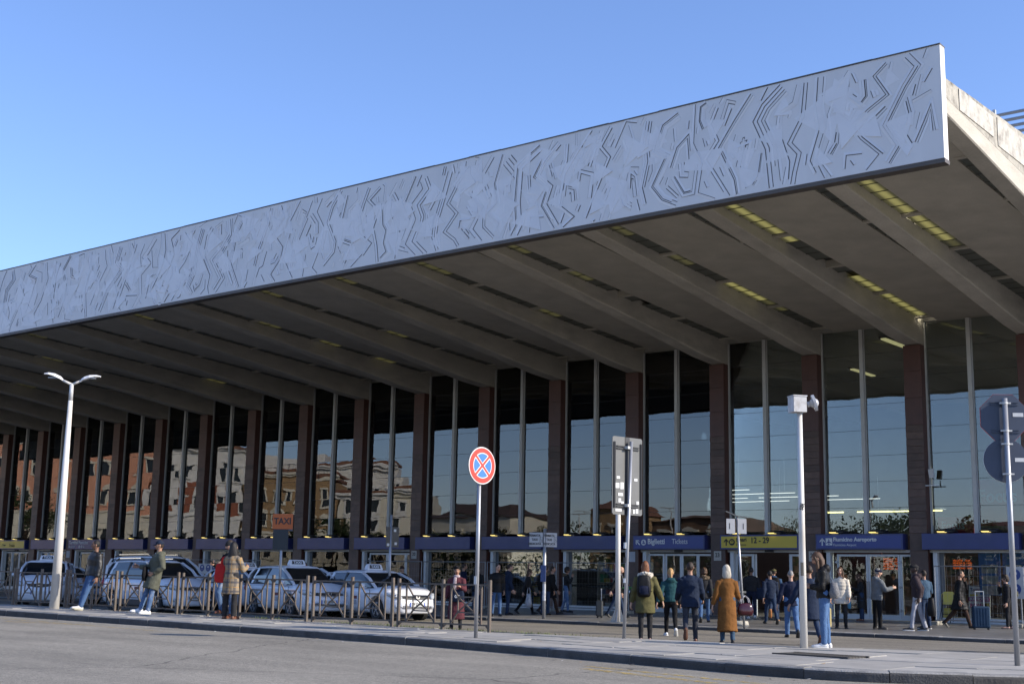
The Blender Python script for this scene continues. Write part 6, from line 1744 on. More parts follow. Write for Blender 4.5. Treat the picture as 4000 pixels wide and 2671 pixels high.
pole(t, 1.25, .04, M_signback); MB().cone((0,0,0), (0,0,.14), .30, .26, 24).build('concrete_foot', M_old, t, None, True)
# taxi rank sign
t = thing('taxi_rank_sign', 'orange plate reading TAXI above a dark panel on a pole behind the taxis', 'sign', (-30.58, 27.07, -.1))
pole(t, 3.05, .04)
Q = Matrix.Rotation(R(24), 3, 'Z'); c = V((0,-.06,2.88))+Q @ V((.05,0,0))
MB().cbox(c, (.66,.022,.46), rot=Q).build('orange_plate', mat('sign_orange', (.50,.115,.022), .45, var=.04), t); put_text('taxi', M_sbk, t, c-Q @ V((0,.016,0)), (R(90), 0, R(24)))
MB().cbox(c+V((-.22,.30,-.04)), (.5,.02,.46), rot=Matrix.Rotation(R(70), 3, 'Z')).build('back_plate', M_signback, t)
MB().cbox((0,-.055,2.35), (.50,.02,.66), rot=Q).build('dark_panel', mat('panel_dark', (.026,.030,.032), .5, var=.1), t)
MB().cbox(V((-.12,-.075,2.32))-Q @ V((.0,.0,0)), (.11,.004,.18), rot=Q).build('sticker', M_stick, t)
t = thing('parking_sign', 'narrow dark panel seen from behind on a pole in front of door number 20', 'sign', (-28.57, 29.74, -.1))
pole(t, 3.18, .04)
Q = Matrix.Rotation(R(80), 3, 'Z')
MB().cbox((.02,.055,2.50), (.48,.02,.62), rot=Q).build('dark_panel', MATS['panel_dark'], t)
for z, x in ((2.70,.1),(2.30,.14),(2.26,-.15)): MB().cbox(V((.035,.03,z))+Q @ V((x,0,0)), (.09,.006,.08), rot=Q).build('sticker', M_stick, t)
# ================================================================== TEMPORARY MESH FENCES BEFORE THE SHOPFRONTS
M_wire = mat('galvanised_wire', (.24,.25,.26), .45, metal=.5, var=.1)
def mesh_fence(x0, x1, y, lab, rzv=0.0):
    w = x1-x0
    t = thing('mesh_fence', lab, 'mesh fence', (x0, y, 0), rzv, 'temporary mesh fences')
    for x in (.02, w-.02): MB().cone((x,0,.06), (x,0,1.86), .021, n=8).build('upright', M_wire, t)
    for z in (1.84, .16): MB().cone((.02,0,z), (w-.02,0,z), .018, n=8).build('tube', M_wire, t)
    m = MB(); k = 1
    while k*.14 < w: m.cone((k*.14,0,.16), (k*.14,0,1.84), .0022, n=3, cap=False); k += 1
    for z in (.42,.7,.98,1.26,1.54): m.cone((.02,.004,z), (w-.02,.004,z), .0025, n=3, cap=False)
    o = m.build('wire_mesh', M_wire, t); o['kind'] = 'stuff'
    for x in (.05, w-.05): MB().bbox(x-.11, x+.11, -.28, .28, 0, .12, .02).build('fence_foot', M_old, t)
    MB().cbox((w-.01,0,1.05), (.09,.05,.03)).build('clip', mat('clip_orange', (.40,.12,.05), .6, var=.1), t)
ML = ['mesh fence panel behind the foremost taxi', 'mesh fence panel behind the plum coat', 'mesh fence panel by the tall person in the dark coat', 'mesh fence panel by the grey scarf person']
for k, lab in enumerate(ML): mesh_fence(-40.9+k*3.42, -37.52+k*3.42, 41.0+.04*k, lab)
for k, lab in enumerate(['mesh fence panel under the Terminal Fiumicino sign', 'mesh fence panel carrying the white safety notice']): mesh_fence(-54.5+k*3.42, -51.12+k*3.42, 41.0, lab)
mesh_fence(-15.92, -13.2, 41.6, 'mesh fence panel in front of the guide posters'); mesh_fence(-13.15, -10.1, 41.7, 'mesh fence panel at the end of the station front')
M_bs = mat('safety_blue', (.03,.06,.22), .5, var=0)
for (x, y, z, nx, nz, lab) in ((-51.2, 40.94, 1.42, 4, 1, 'white safety notice with four blue round symbols on the mesh fence'), (-13.35, 41.53, 1.35, 1, 2, 'white safety notice with two blue round symbols near the stop sign pole')):
    t = thing('safety_notice', lab, 'notice', (x, y, z))
    MB().bbox(-.24*nx-.02, .24*nx+.02, -.01, .01, -.24*nz, .24*nz, .004).build('plate', MATS['plate_offwhite'], t)
    for i in range(nx):
        for j in range(nz):
            c = V(((i-(nx-1)/2)*.46, -.012, (j-(nz-1)/2)*.44+.03)); MB().cone(c, c+V((0,-.004,0)), .17, n=20).build('symbol', M_bs, t)
            MB().ell(c+V((0,-.006,.02)), (.07,.004,.085), 0, 10, 6).build('pictogram', MATS['plate_offwhite'], t)
            MB().bar(c+V((-.07,-.008,-.02)), c+V((.07,-.008,-.02)), .006, .06).build('pictogram', M_bs, t)
# ================================================================== BINS, BOARD, CHAIR, LUGGAGE BY THE SHOPS
M_bag = glass_mat('bin_liner', (.60,.62,.62), 1.25)
for (x, y, lab, rim) in ((-24.7, 42.5, 'clear bin bag on a stand with green rim beside column number 23', (.06,.30,.05)), (-28.4, 42.5, 'clear bin bag on a stand with green rim at the Biglietti Tickets doors', (.05,.28,.06)), (-18.45, 33.25, 'bin stand with a dark grey rim beside the camel coat', (.06,.065,.07))):
    t = thing('bin_stand', lab, 'waste bin', (x, y, 0))
    mr = mat('bin_rim_%d' % (int(rim[1]*100)), rim, .5, var=.05); rings = []
    for r_, z in ((.27,.90),(.30,.92),(.30,.965),(.27,.97)): rings.append([(r_*math.cos(2*math.pi*i/20), r_*math.sin(2*math.pi*i/20), z) for i in range(20)])
    b = MB(); b.loft(rings, cap=False); b.loft([rings[3], rings[0]], cap=False); b.build('rim', mr, t, None, True)
    MB().cone((0,.26,0), (0,.26,.92), .022, n=8).box(-.2,.2,.05,.4,0,.02).build('stand', M_signback, t)
    rings = [[((r_+.012*math.sin(5*a+z*9))*math.cos(a), (r_+.012*math.sin(5*a+z*9))*math.sin(a)*.8, z) for a in [2*math.pi*i/18 for i in range(18)]] for r_, z in ((.10,.25),(.22,.30),(.24,.5),(.25,.75),(.27,.92))]
    b = MB(); b.loft(rings, cap=False); b.loft([rings[0], [(0,0,.24)]*18], cap=False); b.build('clear_bag', M_bag, t, None, True)
    MB().ell((0,0,.40), (.17,.13,.14), 0, 10, 8).build('rubbish', mat('rubbish', (.30,.22,.20), .7, var=.6, scale=14), t)
t = thing('ticket_board', 'leaning white board advertising bus tickets to Rome behind the window', 'advertising board', (-15.8, 45.25, .12))
Q = (R(-6), 0, 0)
bo = MB().box(-.36,.36,0,.03,0,1.12); bo.build('panel', mat('board_white', (.58,.57,.56), .5, var=.03), t, None, False, Q)
M_mag = mat('board_magenta', (.40,.02,.20), .5, var=0); M_pur = mat('board_purple', (.07,.04,.17), .5, var=0)
def brd(z): return (0, -.012+z*math.sin(R(6)), z*math.cos(R(6)))
MB().box(-.36,.36,-.006,0,.62,.76).build('magenta_band', M_mag, t, None, False, Q)
for key, m_, x, z in (('ter', M_pur, -.31, 1.0), ('bus', M_swh, -.33, .69), ('rom', M_mag, -.32, .46), ('tks', M_mag, -.28, .2)):
    put_text(key, m_, t, (x, brd(z)[1], brd(z)[2]), (R(84), 0, 0))
MB().box(-.32,-.06,-.008,-.002,.79,.86).build('yellow_strip', M_yel, t, None, False, Q); MB().box(.10,.33,-.008,-.002,.36,.56).build('yellow_square', M_yel, t, None, False, Q); put_text('six', M_sbk, t, (.22, brd(.46)[1]-.004, brd(.46)[2]), (R(84), 0, 0))
t = thing('hand_truck', 'folded black hand truck with a yellow back leaning by the shop window', 'hand truck', (-16.4, 43.9, 0))
fr = MB()
for sx in (-.19,.19): fr.cone((sx,0,.05), (sx,.16,.95), .014, n=8); fr.cone((sx,-.25,.03), (sx*.9,.14,.78), .012, n=8)
for z in (.3,.6): fr.cone((-.19,z*.17,z), (.19,z*.17,z), .012, n=8)
fr.build('frame', M_black, t)
MB().extr([V((x,.14+(z-.7)*.17,z)) for x, z in ((-.2,.62),(.2,.62),(.23,.95),(.14,1.04),(-.14,1.04),(-.23,.95))], (0,-.02,0), (0,.02,0)).build('yellow_back', M_yel, t)
MB().extr([V((x,.02+z*.17,z)) for x, z in ((-.15,.18),(.15,.18),(.15,.5),(-.15,.5))], (0,-.008,0), (0,.008,0)).build('yellow_card', mat('card_yellow', (.34,.26,.03), .6, var=.3, scale=14), t)
t = suitcase('dark blue soft suitcase with raised handle standing alone by the shop', V((-13.40, 38.5, 0)), 30, (.48,.26,.66), cloth('suitcase_blue', (.018,.040,.075)), 0, .42)
# ================================================================== LITTER AND WEEDS
rr = random.Random(11); lt = MB()
for _ in range(46):
    x = rr.uniform(-28, -6); z = None
    if rr.random() < .4: y = lerp_y(KF, x)-rr.uniform(.05, .5); z = zr(x)
    elif rr.random() < .6: y = rr.uniform(lerp_y(KF, x)+.4, lerp_y(KB, x)-.2); z = zi(x)+.006
    else: y = rr.uniform(23, 31); z = -.1
    a = rr.uniform(0, 3.1); s_ = rr.uniform(.02, .06); e_ = rr.uniform(.3, 1)
    c, sn = math.cos(a)*s_, math.sin(a)*s_
    lt.add([(x-c, y-sn, z+.004), (x+sn*e_, y-c*e_, z+.006), (x+c, y+sn, z+.016), (x-sn*e_, y+c*e_, z+.006)], [(0,1,2,3)], rr.randrange(3))
o = lt.build('litter', [mat('litter_white', (.55,.54,.5), .7, var=.1), mat('litter_tan', (.32,.22,.13), .8, var=.2), mat('litter_dark', (.07,.065,.06), .8, var=.2)]); o['kind'] = 'stuff'
gw = MB()
for _ in range(900):
    x = rr.gauss(rr.choice((-17.2,-16.0,-18.9,-19.4,-23.0,-20.6,-14.8)), .5); y = 20.25+rr.gauss(0,.07) if x < -15 else lerp_y(KB, x)+rr.gauss(.02,.05)
    h = rr.uniform(.015, .06); a = rr.uniform(0, 6.3); d = V((math.cos(a), math.sin(a), 0)); z = zi(x) if y < lerp_y(KB, x) else -.1
    b0 = V((x, y, z)); n_ = V((-d.y, d.x, 0))*.007
    gw.add([b0-n_, b0+n_, b0+d*h*.6+V((0,0,h))], [(0,1,2)])
o = gw.build('weeds', mat('weed_green', (.10,.13,.03), .8, var=.4, scale=20)); o['kind'] = 'stuff'
# ================================================================== TAXIS AT THE RANK
M_car = mat('white_car_paint', (.66,.67,.70), .28, var=.03, scale=1.5, coat=.6, spec=.5, dark=(.52,.52,.53), dscale=2, damt=.25)
M_cgl = mat('car_glass', (.008,.011,.014), .04, var=0, spec=.8)
M_tyre = mat('tyre_rubber', (.016,.016,.016), .8, var=.2, scale=12)
M_rim = mat('alloy_rim', (.40,.41,.42), .3, metal=.7, var=.08)
M_trim = mat('grey_plastic_trim', (.030,.031,.033), .6, var=.1)
M_chrome = mat('chrome_trim', (.60,.61,.62), .12, metal=1, var=0)
M_lens = mat('headlamp_lens', (.42,.45,.48), .08, var=.3, scale=18, coat=1)
M_tail = mat('tail_lamp', (.36,.012,.015), .15, var=.1)
M_plate = mat('car_plate', (.58,.59,.58), .4, var=.03); M_pblue = mat('car_plate_blue', (.03,.08,.36), .4, var=0)
def interp(tab, x):
    for (x0, v0), (x1, v1) in zip(tab, tab[1:]):
        if x0 <= x <= x1:
            q = (x-x0)/(x1-x0); return v0+(v1-v0)*q
    return tab[0][1] if x < tab[0][0] else tab[-1][1]
CUT = []
def car(label, pos, yaw, L, Wd, H, wb, fo, belt, hood, tail, ws, rr_, roofx, trim=False, rails=False, plate=None, sign=True, kind='hatch', dk=.0, grille='slim'):
    """fo: front overhang; ws: windscreen foot/top x; rr_: rear glass top/foot x (all measured from the front bumper, backwards)"""
    t = thing('taxi', label, 'taxi', pos, R(yaw), 'white taxis waiting at the rank')
    F0 = L/2; X = lambda d: F0-d
    hw = Wd/2
    zt = [(-F0, tail-.16), (-F0+.10, tail), (X(rr_[1])+.0, belt+.02), (X(ws[0]), belt), (X(ws[0]*.55), hood+.05), (X(.42), hood-.06), (X(.16), hood-.20), (X(0.02), hood-.36), (F0, hood-.40)]
    zt.sort()
    wt = [(-F0, hw*.84), (-F0+.12, hw*.93), (-F0+.6, hw), (X(1.0), hw), (X(.55), hw*.965), (X(.28), hw*.88), (X(.10), hw*.74), (F0, hw*.60)]
    zb = [(-F0, .36), (-F0+.25, .24), (X(.5), .20), (X(.06), .22), (F0, .27)]
    xs = [-F0, -F0+.06, -F0+.15, -F0+.35, -F0+.8]; n = 9
    for i in range(1, n): xs.append(-F0+.8+(L-2.2)*i/n)
    xs += [X(1.4), X(1.15), X(.9), X(.7), X(.5), X(.35), X(.22), X(.12), X(.05), F0]
    rings = []
    for x in xs:
        w, a, b = interp(wt, x), interp(zb, x), interp(zt, x); cr = .055 if X(ws[0]) < x < X(.25) else .02
        half = [(w*.80, a), (w*.95, a+.05), (w*.99, a+.18), (w, (a+b)/2+.02), (w*.99, b-.15), (w*.965, b-.05), (w*.88, b+.0), (w*.45, b+cr)]
        rings.append([(x, y, z) for y, z in half]+[(x, -y, z) for y, z in reversed(half)])
    bm_ = MB(); bm_.loft(rings)
    body = bm_.build('body', M_car, t, None, True)
    fa_, ra_ = X(fo), X(fo)-wb
    cut = MB()
    for x in (fa_, ra_):
        for sy in (-1, 1): cut.cone((x, sy*(hw-.22), .33), (x, sy*(hw+.2), .33), .385, n=28)
    co = cut.build('cutter', M_trim, t)
    bo_ = body.modifiers.new('b', 'BOOLEAN'); bo_.operation = 'DIFFERENCE'; bo_.object = co; bo_.solver = 'EXACT'
    CUT.append((body, co))
    for x in (fa_, ra_):
        for sy in (-1, 1):
            MB().cone((x, sy*(hw-.222), .33), (x, sy*(hw-.215), .33), .384, n=24).build('wheel_arch', M_trim, t)
            wh = MB(); y0, y1 = sy*(hw-.205), sy*(hw-.015); rg = []
            for r_, q in ((.21,0),(.305,0),(.325,.12),(.325,.88),(.305,1),(.225,1),(.215,.9)): rg.append([(x+r_*math.cos(2*math.pi*i/28), y0+(y1-y0)*q, .325+r_*math.sin(2*math.pi*i/28)) for i in range(28)])
            wh.loft(rg); wo = wh.build('tyre', M_tyre, t, None, False)
            rm = MB(); yy_ = sy*(hw-.035)
            ring = [[(x+r_*math.cos(2*math.pi*i/28), yq, .325+r_*math.sin(2*math.pi*i/28)) for i in range(28)] for r_, yq in ((.222,sy*(hw-.03)),(.205,sy*(hw-.02)),(.196,sy*(hw-.05)))]
            rm.loft(ring, cap=False)
            for k in range(5):
                a = 2*math.pi*k/5+.3
                for da in (-.12, .12): rm.bar((x+.05*math.cos(a), yy_, .325+.05*math.sin(a)), (x+.20*math.cos(a+da), yy_, .325+.20*math.sin(a+da)), .030, .028, up=(0,sy,0))
            rm.cone((x, yy_-sy*.02, .325), (x, yy_+sy*.012, .325), .055, n=16); rm.build('rim', M_rim, t)
    # glasshouse, roof and pillars
    zr = lambda d: H-.045*((d-roofx)/1.2)**2*.55
    top0, top1 = ws[1], rr_[0]
    wbz = hw*.90; wr = hw*.74
    gs = [(ws[0]-.02, belt+.0, .02), (ws[0]+(ws[1]-ws[0])*.5, None, .5), (ws[1], None, 1)]
    rings = []
    def gring(x, z, k):
        wq = wbz+(wr-wbz)*k; zz = belt-.02
        return [(x, -wbz, zz), (x, -(wbz*.5+wq*.5)-.012, zz+(z-zz)*.5), (x, -wq, z-.05), (x, -wq*.80, z-.004), (x, wq*.80, z-.004), (x, wq, z-.05), (x, (wbz*.5+wq*.5)+.012, zz+(z-zz)*.5), (x, wbz, zz)]
    ztop = zr(ws[1])-.02
    rings.append(gring(X(ws[0]), belt+.02, .05)); rings.append(gring(X((ws[0]+ws[1])/2), (belt+ztop)/2+.03, .55)); rings.append(gring(X(ws[1]), ztop, .96))
    for q in (.25, .5, .75): d = top0+(top1-top0)*q; rings.append(gring(X(d), zr(d)-.012, 1))
    rings.append(gring(X(top1), zr(top1)-.02, .97)); rings.append(gring(X((rr_[0]+rr_[1])/2), (zr(top1)+belt)/2+.05, .7)); rings.append(gring(X(rr_[1]), belt+.02, .25))
    gm = MB(); gm.loft(rings); gm.build('window_glass', M_cgl, t, None, False)
    rf_ = MB(); rg = []
    for q in (0, .08, .25, .5, .75, .92, 1):
        d = top0-.05+(top1-top0+.10)*q; z = zr(d)+.006-(.03 if q in (0, 1) else 0); x = X(d)
        rg.append([(x, y, zz) for y, zz in ((-wr-.012, z-.075), (-wr-.004, z-.045), (-wr*.80, z), (-wr*.4, z+.018), (wr*.4, z+.018), (wr*.80, z), (wr+.004, z-.045), (wr+.012, z-.075), (wr*.9, z-.07), (0, z-.02), (-wr*.9, z-.07))])
    rf_.loft(rg); rf_.build('roof', M_car, t, None, True)
    for sy in (-1, 1):
        def pl(d, zf): # point on the glasshouse side at distance d and height fraction
            z0 = belt-.02; z1 = zr(min(max(d, top0), top1))-.06; z = z0+(z1-z0)*zf; w = wbz+(wr-wbz)*zf+(.012 if 0 < zf < 1 else 0); return V((X(d), sy*(w+.006), z))
        p = MB(); a0 = V((X(ws[0]-.10), sy*(wbz*.985), belt)); a1 = V((X(ws[1]-.02), sy*(wr+.004), zr(ws[1])-.055)); am = (a0+a1)/2+V((.03, sy*.022, .045))
        p.bar(a0, am, .075, .05); p.bar(am, a1, .075, .05); p.build('pillar', M_car, t)
        bp_ = top0+(top1-top0)*.44
        MB().bar(pl(bp_+.12, 0), pl(bp_, .99), .085, .022, up=(0,sy,0)).build('pillar', M_black if kind != 'mpv' else M_trim, t)
        cp_ = top0+(top1-top0)*.86; q = MB(); q.bar(pl(cp_+.30, 0), pl(cp_, 1.0), .10, .022, up=(0,sy,0)); q.build('pillar', M_car, t)
        e0, e1 = V((X(rr_[1]-.08), sy*wbz*.98, belt+.02)), V((X(rr_[0]), sy*(wr+.004), zr(rr_[0])-.06)); em = (e0+e1)/2+V((-.05, sy*.02, .05))
        q = MB(); q.bar(e0, em, .17, .06); q.bar(em, e1, .15, .06); q.build('pillar', M_car, t)
        MB().bar((X(ws[0]-.02), sy*(wbz+.006), belt+.0), (X(rr_[1]-.1), sy*(wbz+.006), belt+.012), .02, .022).build('window_trim', M_trim, t)
        # doors, handles, mirrors
        for d in (ws[0]+.10, bp_+.10, cp_+.18):
            MB().box(X(d)-.005, X(d)+.005, sy*(hw+.000)-.004, sy*(hw+.000)+.004, .30, belt-.05).build('door_seam', M_black, t)
        for d in (bp_-.16, cp_-.02): MB().cbox((X(d), sy*(hw+.012), belt-.16), (.20,.03,.035)).build('door_handle', M_car if not trim else M_black, t)
        MB().ell((X(ws[0]+.34), sy*(hw+.11), belt+.055), (.085,.105,.075), 0, 12, 8).cbox((X(ws[0]+.34), sy*(hw+.0), belt+.0), (.06,.12,.04)).build('mirror', M_car, t, None, True)
        MB().box(X(ws[0]+1.1), X(ws[0]+.8), sy*(hw+.002)-.002, sy*(hw+.002)+.002, belt-.34, belt-.25).build('maroon_crest', mat('maroon_print', (.14,.02,.03), .5, var=0), t)
        MB().box(X(ws[0]+1.08), X(ws[0]+.82), sy*(hw+.002)-.002, sy*(hw+.002)+.002, belt-.50, belt-.37).build('small_print', mat('grey_print', (.34,.34,.36), .5, var=.4, scale=60), t)
        if trim: MB().box(ra_+.42, fa_-.42, sy*(hw-.004)-.014, sy*(hw-.004)+.014, .22, .40).build('side_trim', M_trim, t)
        # lamps
        lz = hood-.20; lx = X(.24)
        hl = MB(); hl.ell((0,0,0), (.27,.10,.085), 0, 14, 8, Matrix.Rotation(R(-38*sy), 3, 'Z') @ Matrix.Rotation(R(14), 3, 'Y')); hl.v = [(a+lx, b+sy*hw*.77, c+lz) for a, b, c in hl.v]
        hl.build('headlight', M_lens, t, None, True)
        MB().ell((lx+.10, sy*hw*.80, lz-.01), (.05,.045,.045), 0, 10, 6).build('lamp_bowl', M_chrome, t, None, True)
        MB().ell((X(.10), sy*hw*.74, .42), (.06,.075,.055), 0, 10, 6).build('fog_lamp', M_lens, t, None, True)
        MB().ell((-F0+.10, sy*hw*.86, tail-.14), (.09,.10,.13), 0, 10, 8).build('tail_light', M_tail, t, None, True)
        if rails: 
            q = MB(); pts = [V((X(top0+.25), sy*(wr*.93), zr(top0+.25)+.0)), V((X(top0+.45), sy*(wr*.93), zr(top0+.45)+.07)), V((X(top1-.35), sy*(wr*.93), zr(top1-.35)+.07)), V((X(top1-.12), sy*(wr*.93), zr(top1-.12)+.0))]
            for a, e_ in zip(pts, pts[1:]): q.bar(a, e_, .035, .03)
            q.build('roof_rail', M_chrome, t)
            q = MB(); q.bar(pts[0], pts[1], .045, .045); q.bar(pts[2], pts[3], .045, .045); q.build('rail_foot', M_black, t)
    # front
    gz = hood-.27
    def front_strip(z0, z1, w, y_off=.0, nm='grille', m=None, bulge=.012):
        k = MB(); pts = []
        for i in range(13):
            y = -w+2*w*i/12; d = .02+.16*(abs(y)/(hw*.74))**2.6; pts.append((X(d)+bulge, y))
        lo = [(x, y, z0+.02*(abs(y)/w)**2) for x, y in pts]; hi = [(x-.03, y, z1) for x, y in pts]; lo2 = [(x-.10, y, z) for x, y, z in lo]; hi2 = [(x-.10, y, z) for x, y, z in hi]
        n_ = 13; v = lo+hi+lo2+hi2; f = []
        for i in range(12): f += [(i, i+1, n_+i+1, n_+i), (n_+i, n_+i+1, 3*n_+i+1, 3*n_+i), (i, 2*n_+i, 2*n_+i+1, i+1)]
        f += [(0, n_, 3*n_, 2*n_), (n_-1, 3*n_-1, 4*n_-1, 2*n_-1)]
        k.add(v, f); return k.build(nm, m or M_trim, t)
    if grille == 'wide':
        front_strip(.44, gz+.06, hw*.44); 
        for z in (.50,.57,.64): front_strip(z, z+.012, hw*.42, nm='grille_bar', m=M_chrome, bulge=.022)
        front_strip(.27, .38, hw*.60, nm='lower_grille')
    else:
        front_strip(gz-.02, gz+.045, hw*.58); front_strip(gz+.05, gz+.075, hw*.56, nm='chrome_bar', m=M_chrome, bulge=.016)
        front_strip(.27, .40, hw*.52, nm='lower_grille')
    MB().cone((X(.0)+.0, 0, gz+.05), (X(0)+.035, 0, gz+.05), .062, n=20).build('badge', M_chrome, t)
    MB().cone((X(0)+.030, 0, gz+.05), (X(0)+.038, 0, gz+.05), .040, n=20).build('badge_field', M_trim, t)
    pz = .49
    px_ = X(-.022)
    MB().box(px_-.02, px_, -.27, .27, pz-.06, pz+.06).build('number_plate', M_plate, t); MB().box(px_-.01, px_+.002, -.27, -.23, pz-.06, pz+.06).box(px_-.01, px_+.002, .23, .27, pz-.06, pz+.06).build('plate_band', M_pblue, t)
    if plate: put_text(plate, M_sbk, t, (px_+.004, 0, pz), (R(90), 0, R(90)), 'plate_number')
    MB().box(X(ws[0]*.98)-.03, X(ws[0]*.98)+.02, -hw*.6, hw*.6, belt+.002, belt+.03).build('scuttle', M_trim, t)
    wp_ = MB(); wp_.bar((X(ws[0])-.02, hw*.2, belt+.05), (X(ws[0])-.10, -hw*.55, belt+.10), .015, .015); wp_.bar((X(ws[0])-.02, hw*.75, belt+.05), (X(ws[0])-.12, hw*.05, belt+.11), .015, .015); wp_.build('wiper', M_black, t)
    if sign:
        sx_ = X(top0+.42); sz = zr(top0+.42)+.022
        q = MB(); q.loft([[(sx_+.09, -.27, sz), (sx_-.10, -.27, sz), (sx_-.10, .27, sz), (sx_+.09, .27, sz)], [(sx_+.085, -.28, sz+.04), (sx_-.10, -.28, sz+.04), (sx_-.10, .28, sz+.04), (sx_+.085, .28, sz+.04)], [(sx_+.045, -.245, sz+.16), (sx_-.07, -.245, sz+.16), (sx_-.07, .245, sz+.16), (sx_+.045, .245, sz+.16)], [(sx_+.02, -.21, sz+.185), (sx_-.05, -.21, sz+.185), (sx_-.05, .21, sz+.185), (sx_+.02, .21, sz+.185)]])
        so_ = q.build('taxi_sign', mat('roof_sign_white', (.66,.66,.66), .35, var=.02), t, None, False)
        tl = math.atan2(.04, .12)
        MB().add([(sx_+.0865, -.20, sz+.045), (sx_+.0865, .20, sz+.045), (sx_+.0485, .18, sz+.155), (sx_+.0485, -.18, sz+.155), (sx_+.07, -.20, sz+.045), (sx_+.07, .20, sz+.045), (sx_+.03, .18, sz+.155), (sx_+.03, -.18, sz+.155)], [(0,1,2,3),(4,7,6,5),(0,4,5,1),(1,5,6,2),(2,6,7,3),(3,7,4,0)]).build('sign_field', M_sbk, so_)
        o = put_text('rtaxi', M_swh, so_, (sx_+.0725, 0, sz+.098)); o.rotation_euler = (Matrix.Rotation(R(90), 3, 'Z') @ Matrix.Rotation(R(90)-tl, 3, 'X')).to_euler()
    return t
def by_wheel(wx, wy, yaw, L, Wd, fo, wb, which='f'):
    """where the car stands so that its near (street) side front or rear wheel is at wx, wy"""
    lx = L/2-fo-(wb if which == 'r' else 0); ly = -Wd/2+.1; a = R(yaw)
    return (wx-(lx*math.cos(a)-ly*math.sin(a)), wy-(lx*math.sin(a)+ly*math.cos(a)), -.1)
HB = dict(L=4.46, Wd=1.76, H=1.46, wb=2.62, fo=.93, belt=.95, hood=.93, tail=.98, ws=(1.18, 2.05), rr_=(3.95, 4.28), roofx=2.7)
PR = dict(L=4.60, Wd=1.775, H=1.56, wb=2.78, fo=.95, belt=.99, hood=.96, tail=1.0, ws=(.95, 2.0), rr_=(4.05, 4.42), roofx=2.75)
MP = dict(L=4.36, Wd=1.81, H=1.68, wb=2.69, fo=.87, belt=1.06, hood=1.02, tail=1.05, ws=(1.02, 1.82), rr_=(3.95, 4.22), roofx=2.6)
VN = dict(L=4.75, Wd=1.85, H=1.88, wb=2.85, fo=.92, belt=1.16, hood=1.12, tail=1.15, ws=(.95, 1.75), rr_=(4.45, 4.62), roofx=2.7)
SM = dict(L=3.75, Wd=1.66, H=1.48, wb=2.40, fo=.75, belt=.97, hood=.95, tail=1.0, ws=(.90, 1.62), rr_=(3.25, 3.62), roofx=2.2)
car('white estate taxi with plate FP 324XL, foremost in the rank', by_wheel(-27.9, 28.6, -13, 4.46, 1.76, .93, 2.62), -13, plate='pl2', **HB)
car('white tall hatchback taxi with plate FH 133EA and black windscreen top', by_wheel(-30.75, 27.75, -17, 4.60, 1.775, .95, 2.78), -17, plate='pl1', **PR)
car('white tall family taxi with grey side trim beside the olive parka', by_wheel(-38.75, 26.9, -4, 4.36, 1.81, .87, 2.69, 'r'), -4, trim=True, rails=True, plate='pl4', sign=False, kind='mpv', **MP)
car('large white van taxi with plate EB 575YM and roof bars', (-40.85, 30.3, -.1), -1, trim=True, rails=True, plate='pl3', sign=False, kind='mpv', **VN)
car('small white hatchback between the van and the tall hatchback taxi', (-36.0, 30.55, -.1), -2, sign=True, **SM)
car('white high riding taxi with wide black grille past the street lamp', by_wheel(-44.2, 26.6, -38, 4.36, 1.84, .87, 2.61), -38, plate=None, grille='wide', kind='mpv', trim=True, **dict(MP, Wd=1.84, wb=2.61, H=1.64))
car('white taxi half hidden behind the street lamp and the black leather jacket', (-46.7, 30.0, -.1), -6, **HB)
dg = bpy.context.evaluated_depsgraph_get(); dg.update()
for body, co in CUT:
    me = bpy.data.meshes.new_from_object(body.evaluated_get(dg))
    body.modifiers.clear(); body.data = me; me.name = 'body'
    bpy.data.objects.remove(co)
# ================================================================== THE SQUARE BEHIND THE CAMERA (seen mirrored in the glass)
M_pane2 = mat('dark_window', (.02,.025,.03), .12, var=.2, scale=3)
STONE = {'salmon': mat('salmon_stucco', (.66,.33,.21), .9, var=.08, scale=.4, dark=(.54,.26,.17), dscale=.3, damt=.4), 'cream': mat('cream_stucco', (.70,.66,.54), .9, var=.07, scale=.5, dark=(.52,.48,.38), dscale=.4, damt=.4),
         'white': mat('white_stucco', (.74,.73,.68), .9, var=.06, scale=.5, dark=(.55,.53,.48), dscale=.4, damt=.4), 'ochre': mat('ochre_brick', (.36,.24,.125), .9, var=.12, scale=.8, dark=(.24,.16,.09), dscale=.5, damt=.5),
         'brick': mat('red_brick', (.30,.11,.065), .9, var=.12, scale=1), 'roof': mat('roof_tile', (.20,.10,.065), .9, var=.3, scale=2), 'dark': mat('dark_roof_tile', (.085,.055,.042), .9, var=.3, scale=2), 'ruin': mat('ruin_brick', (.20,.125,.08), .95, var=.3, scale=.8, dark=(.09,.06,.04), dscale=.6, damt=.7)}
def win_mesh(w, h, sur, style):
    b = MB(); f = .28
    b.box(-w/2-f, -w/2, -.02, .12, -.1, h); b.box(w/2, w/2+f, -.02, .12, -.1, h); b.box(-w/2-f-.15, w/2+f+.15, -.02, .34, h+.02, h+.34); b.box(-w/2-f-.1, w/2+f+.1, -.02, .26, -.36, -.12)
    if style: b.extr([V((-w/2-f-.1,0,h+.38)), V((w/2+f+.1,0,h+.38)), V((0,0,h+.95))], (0,-.02,0), (0,.3,0))
    return b.mesh('window', [sur])
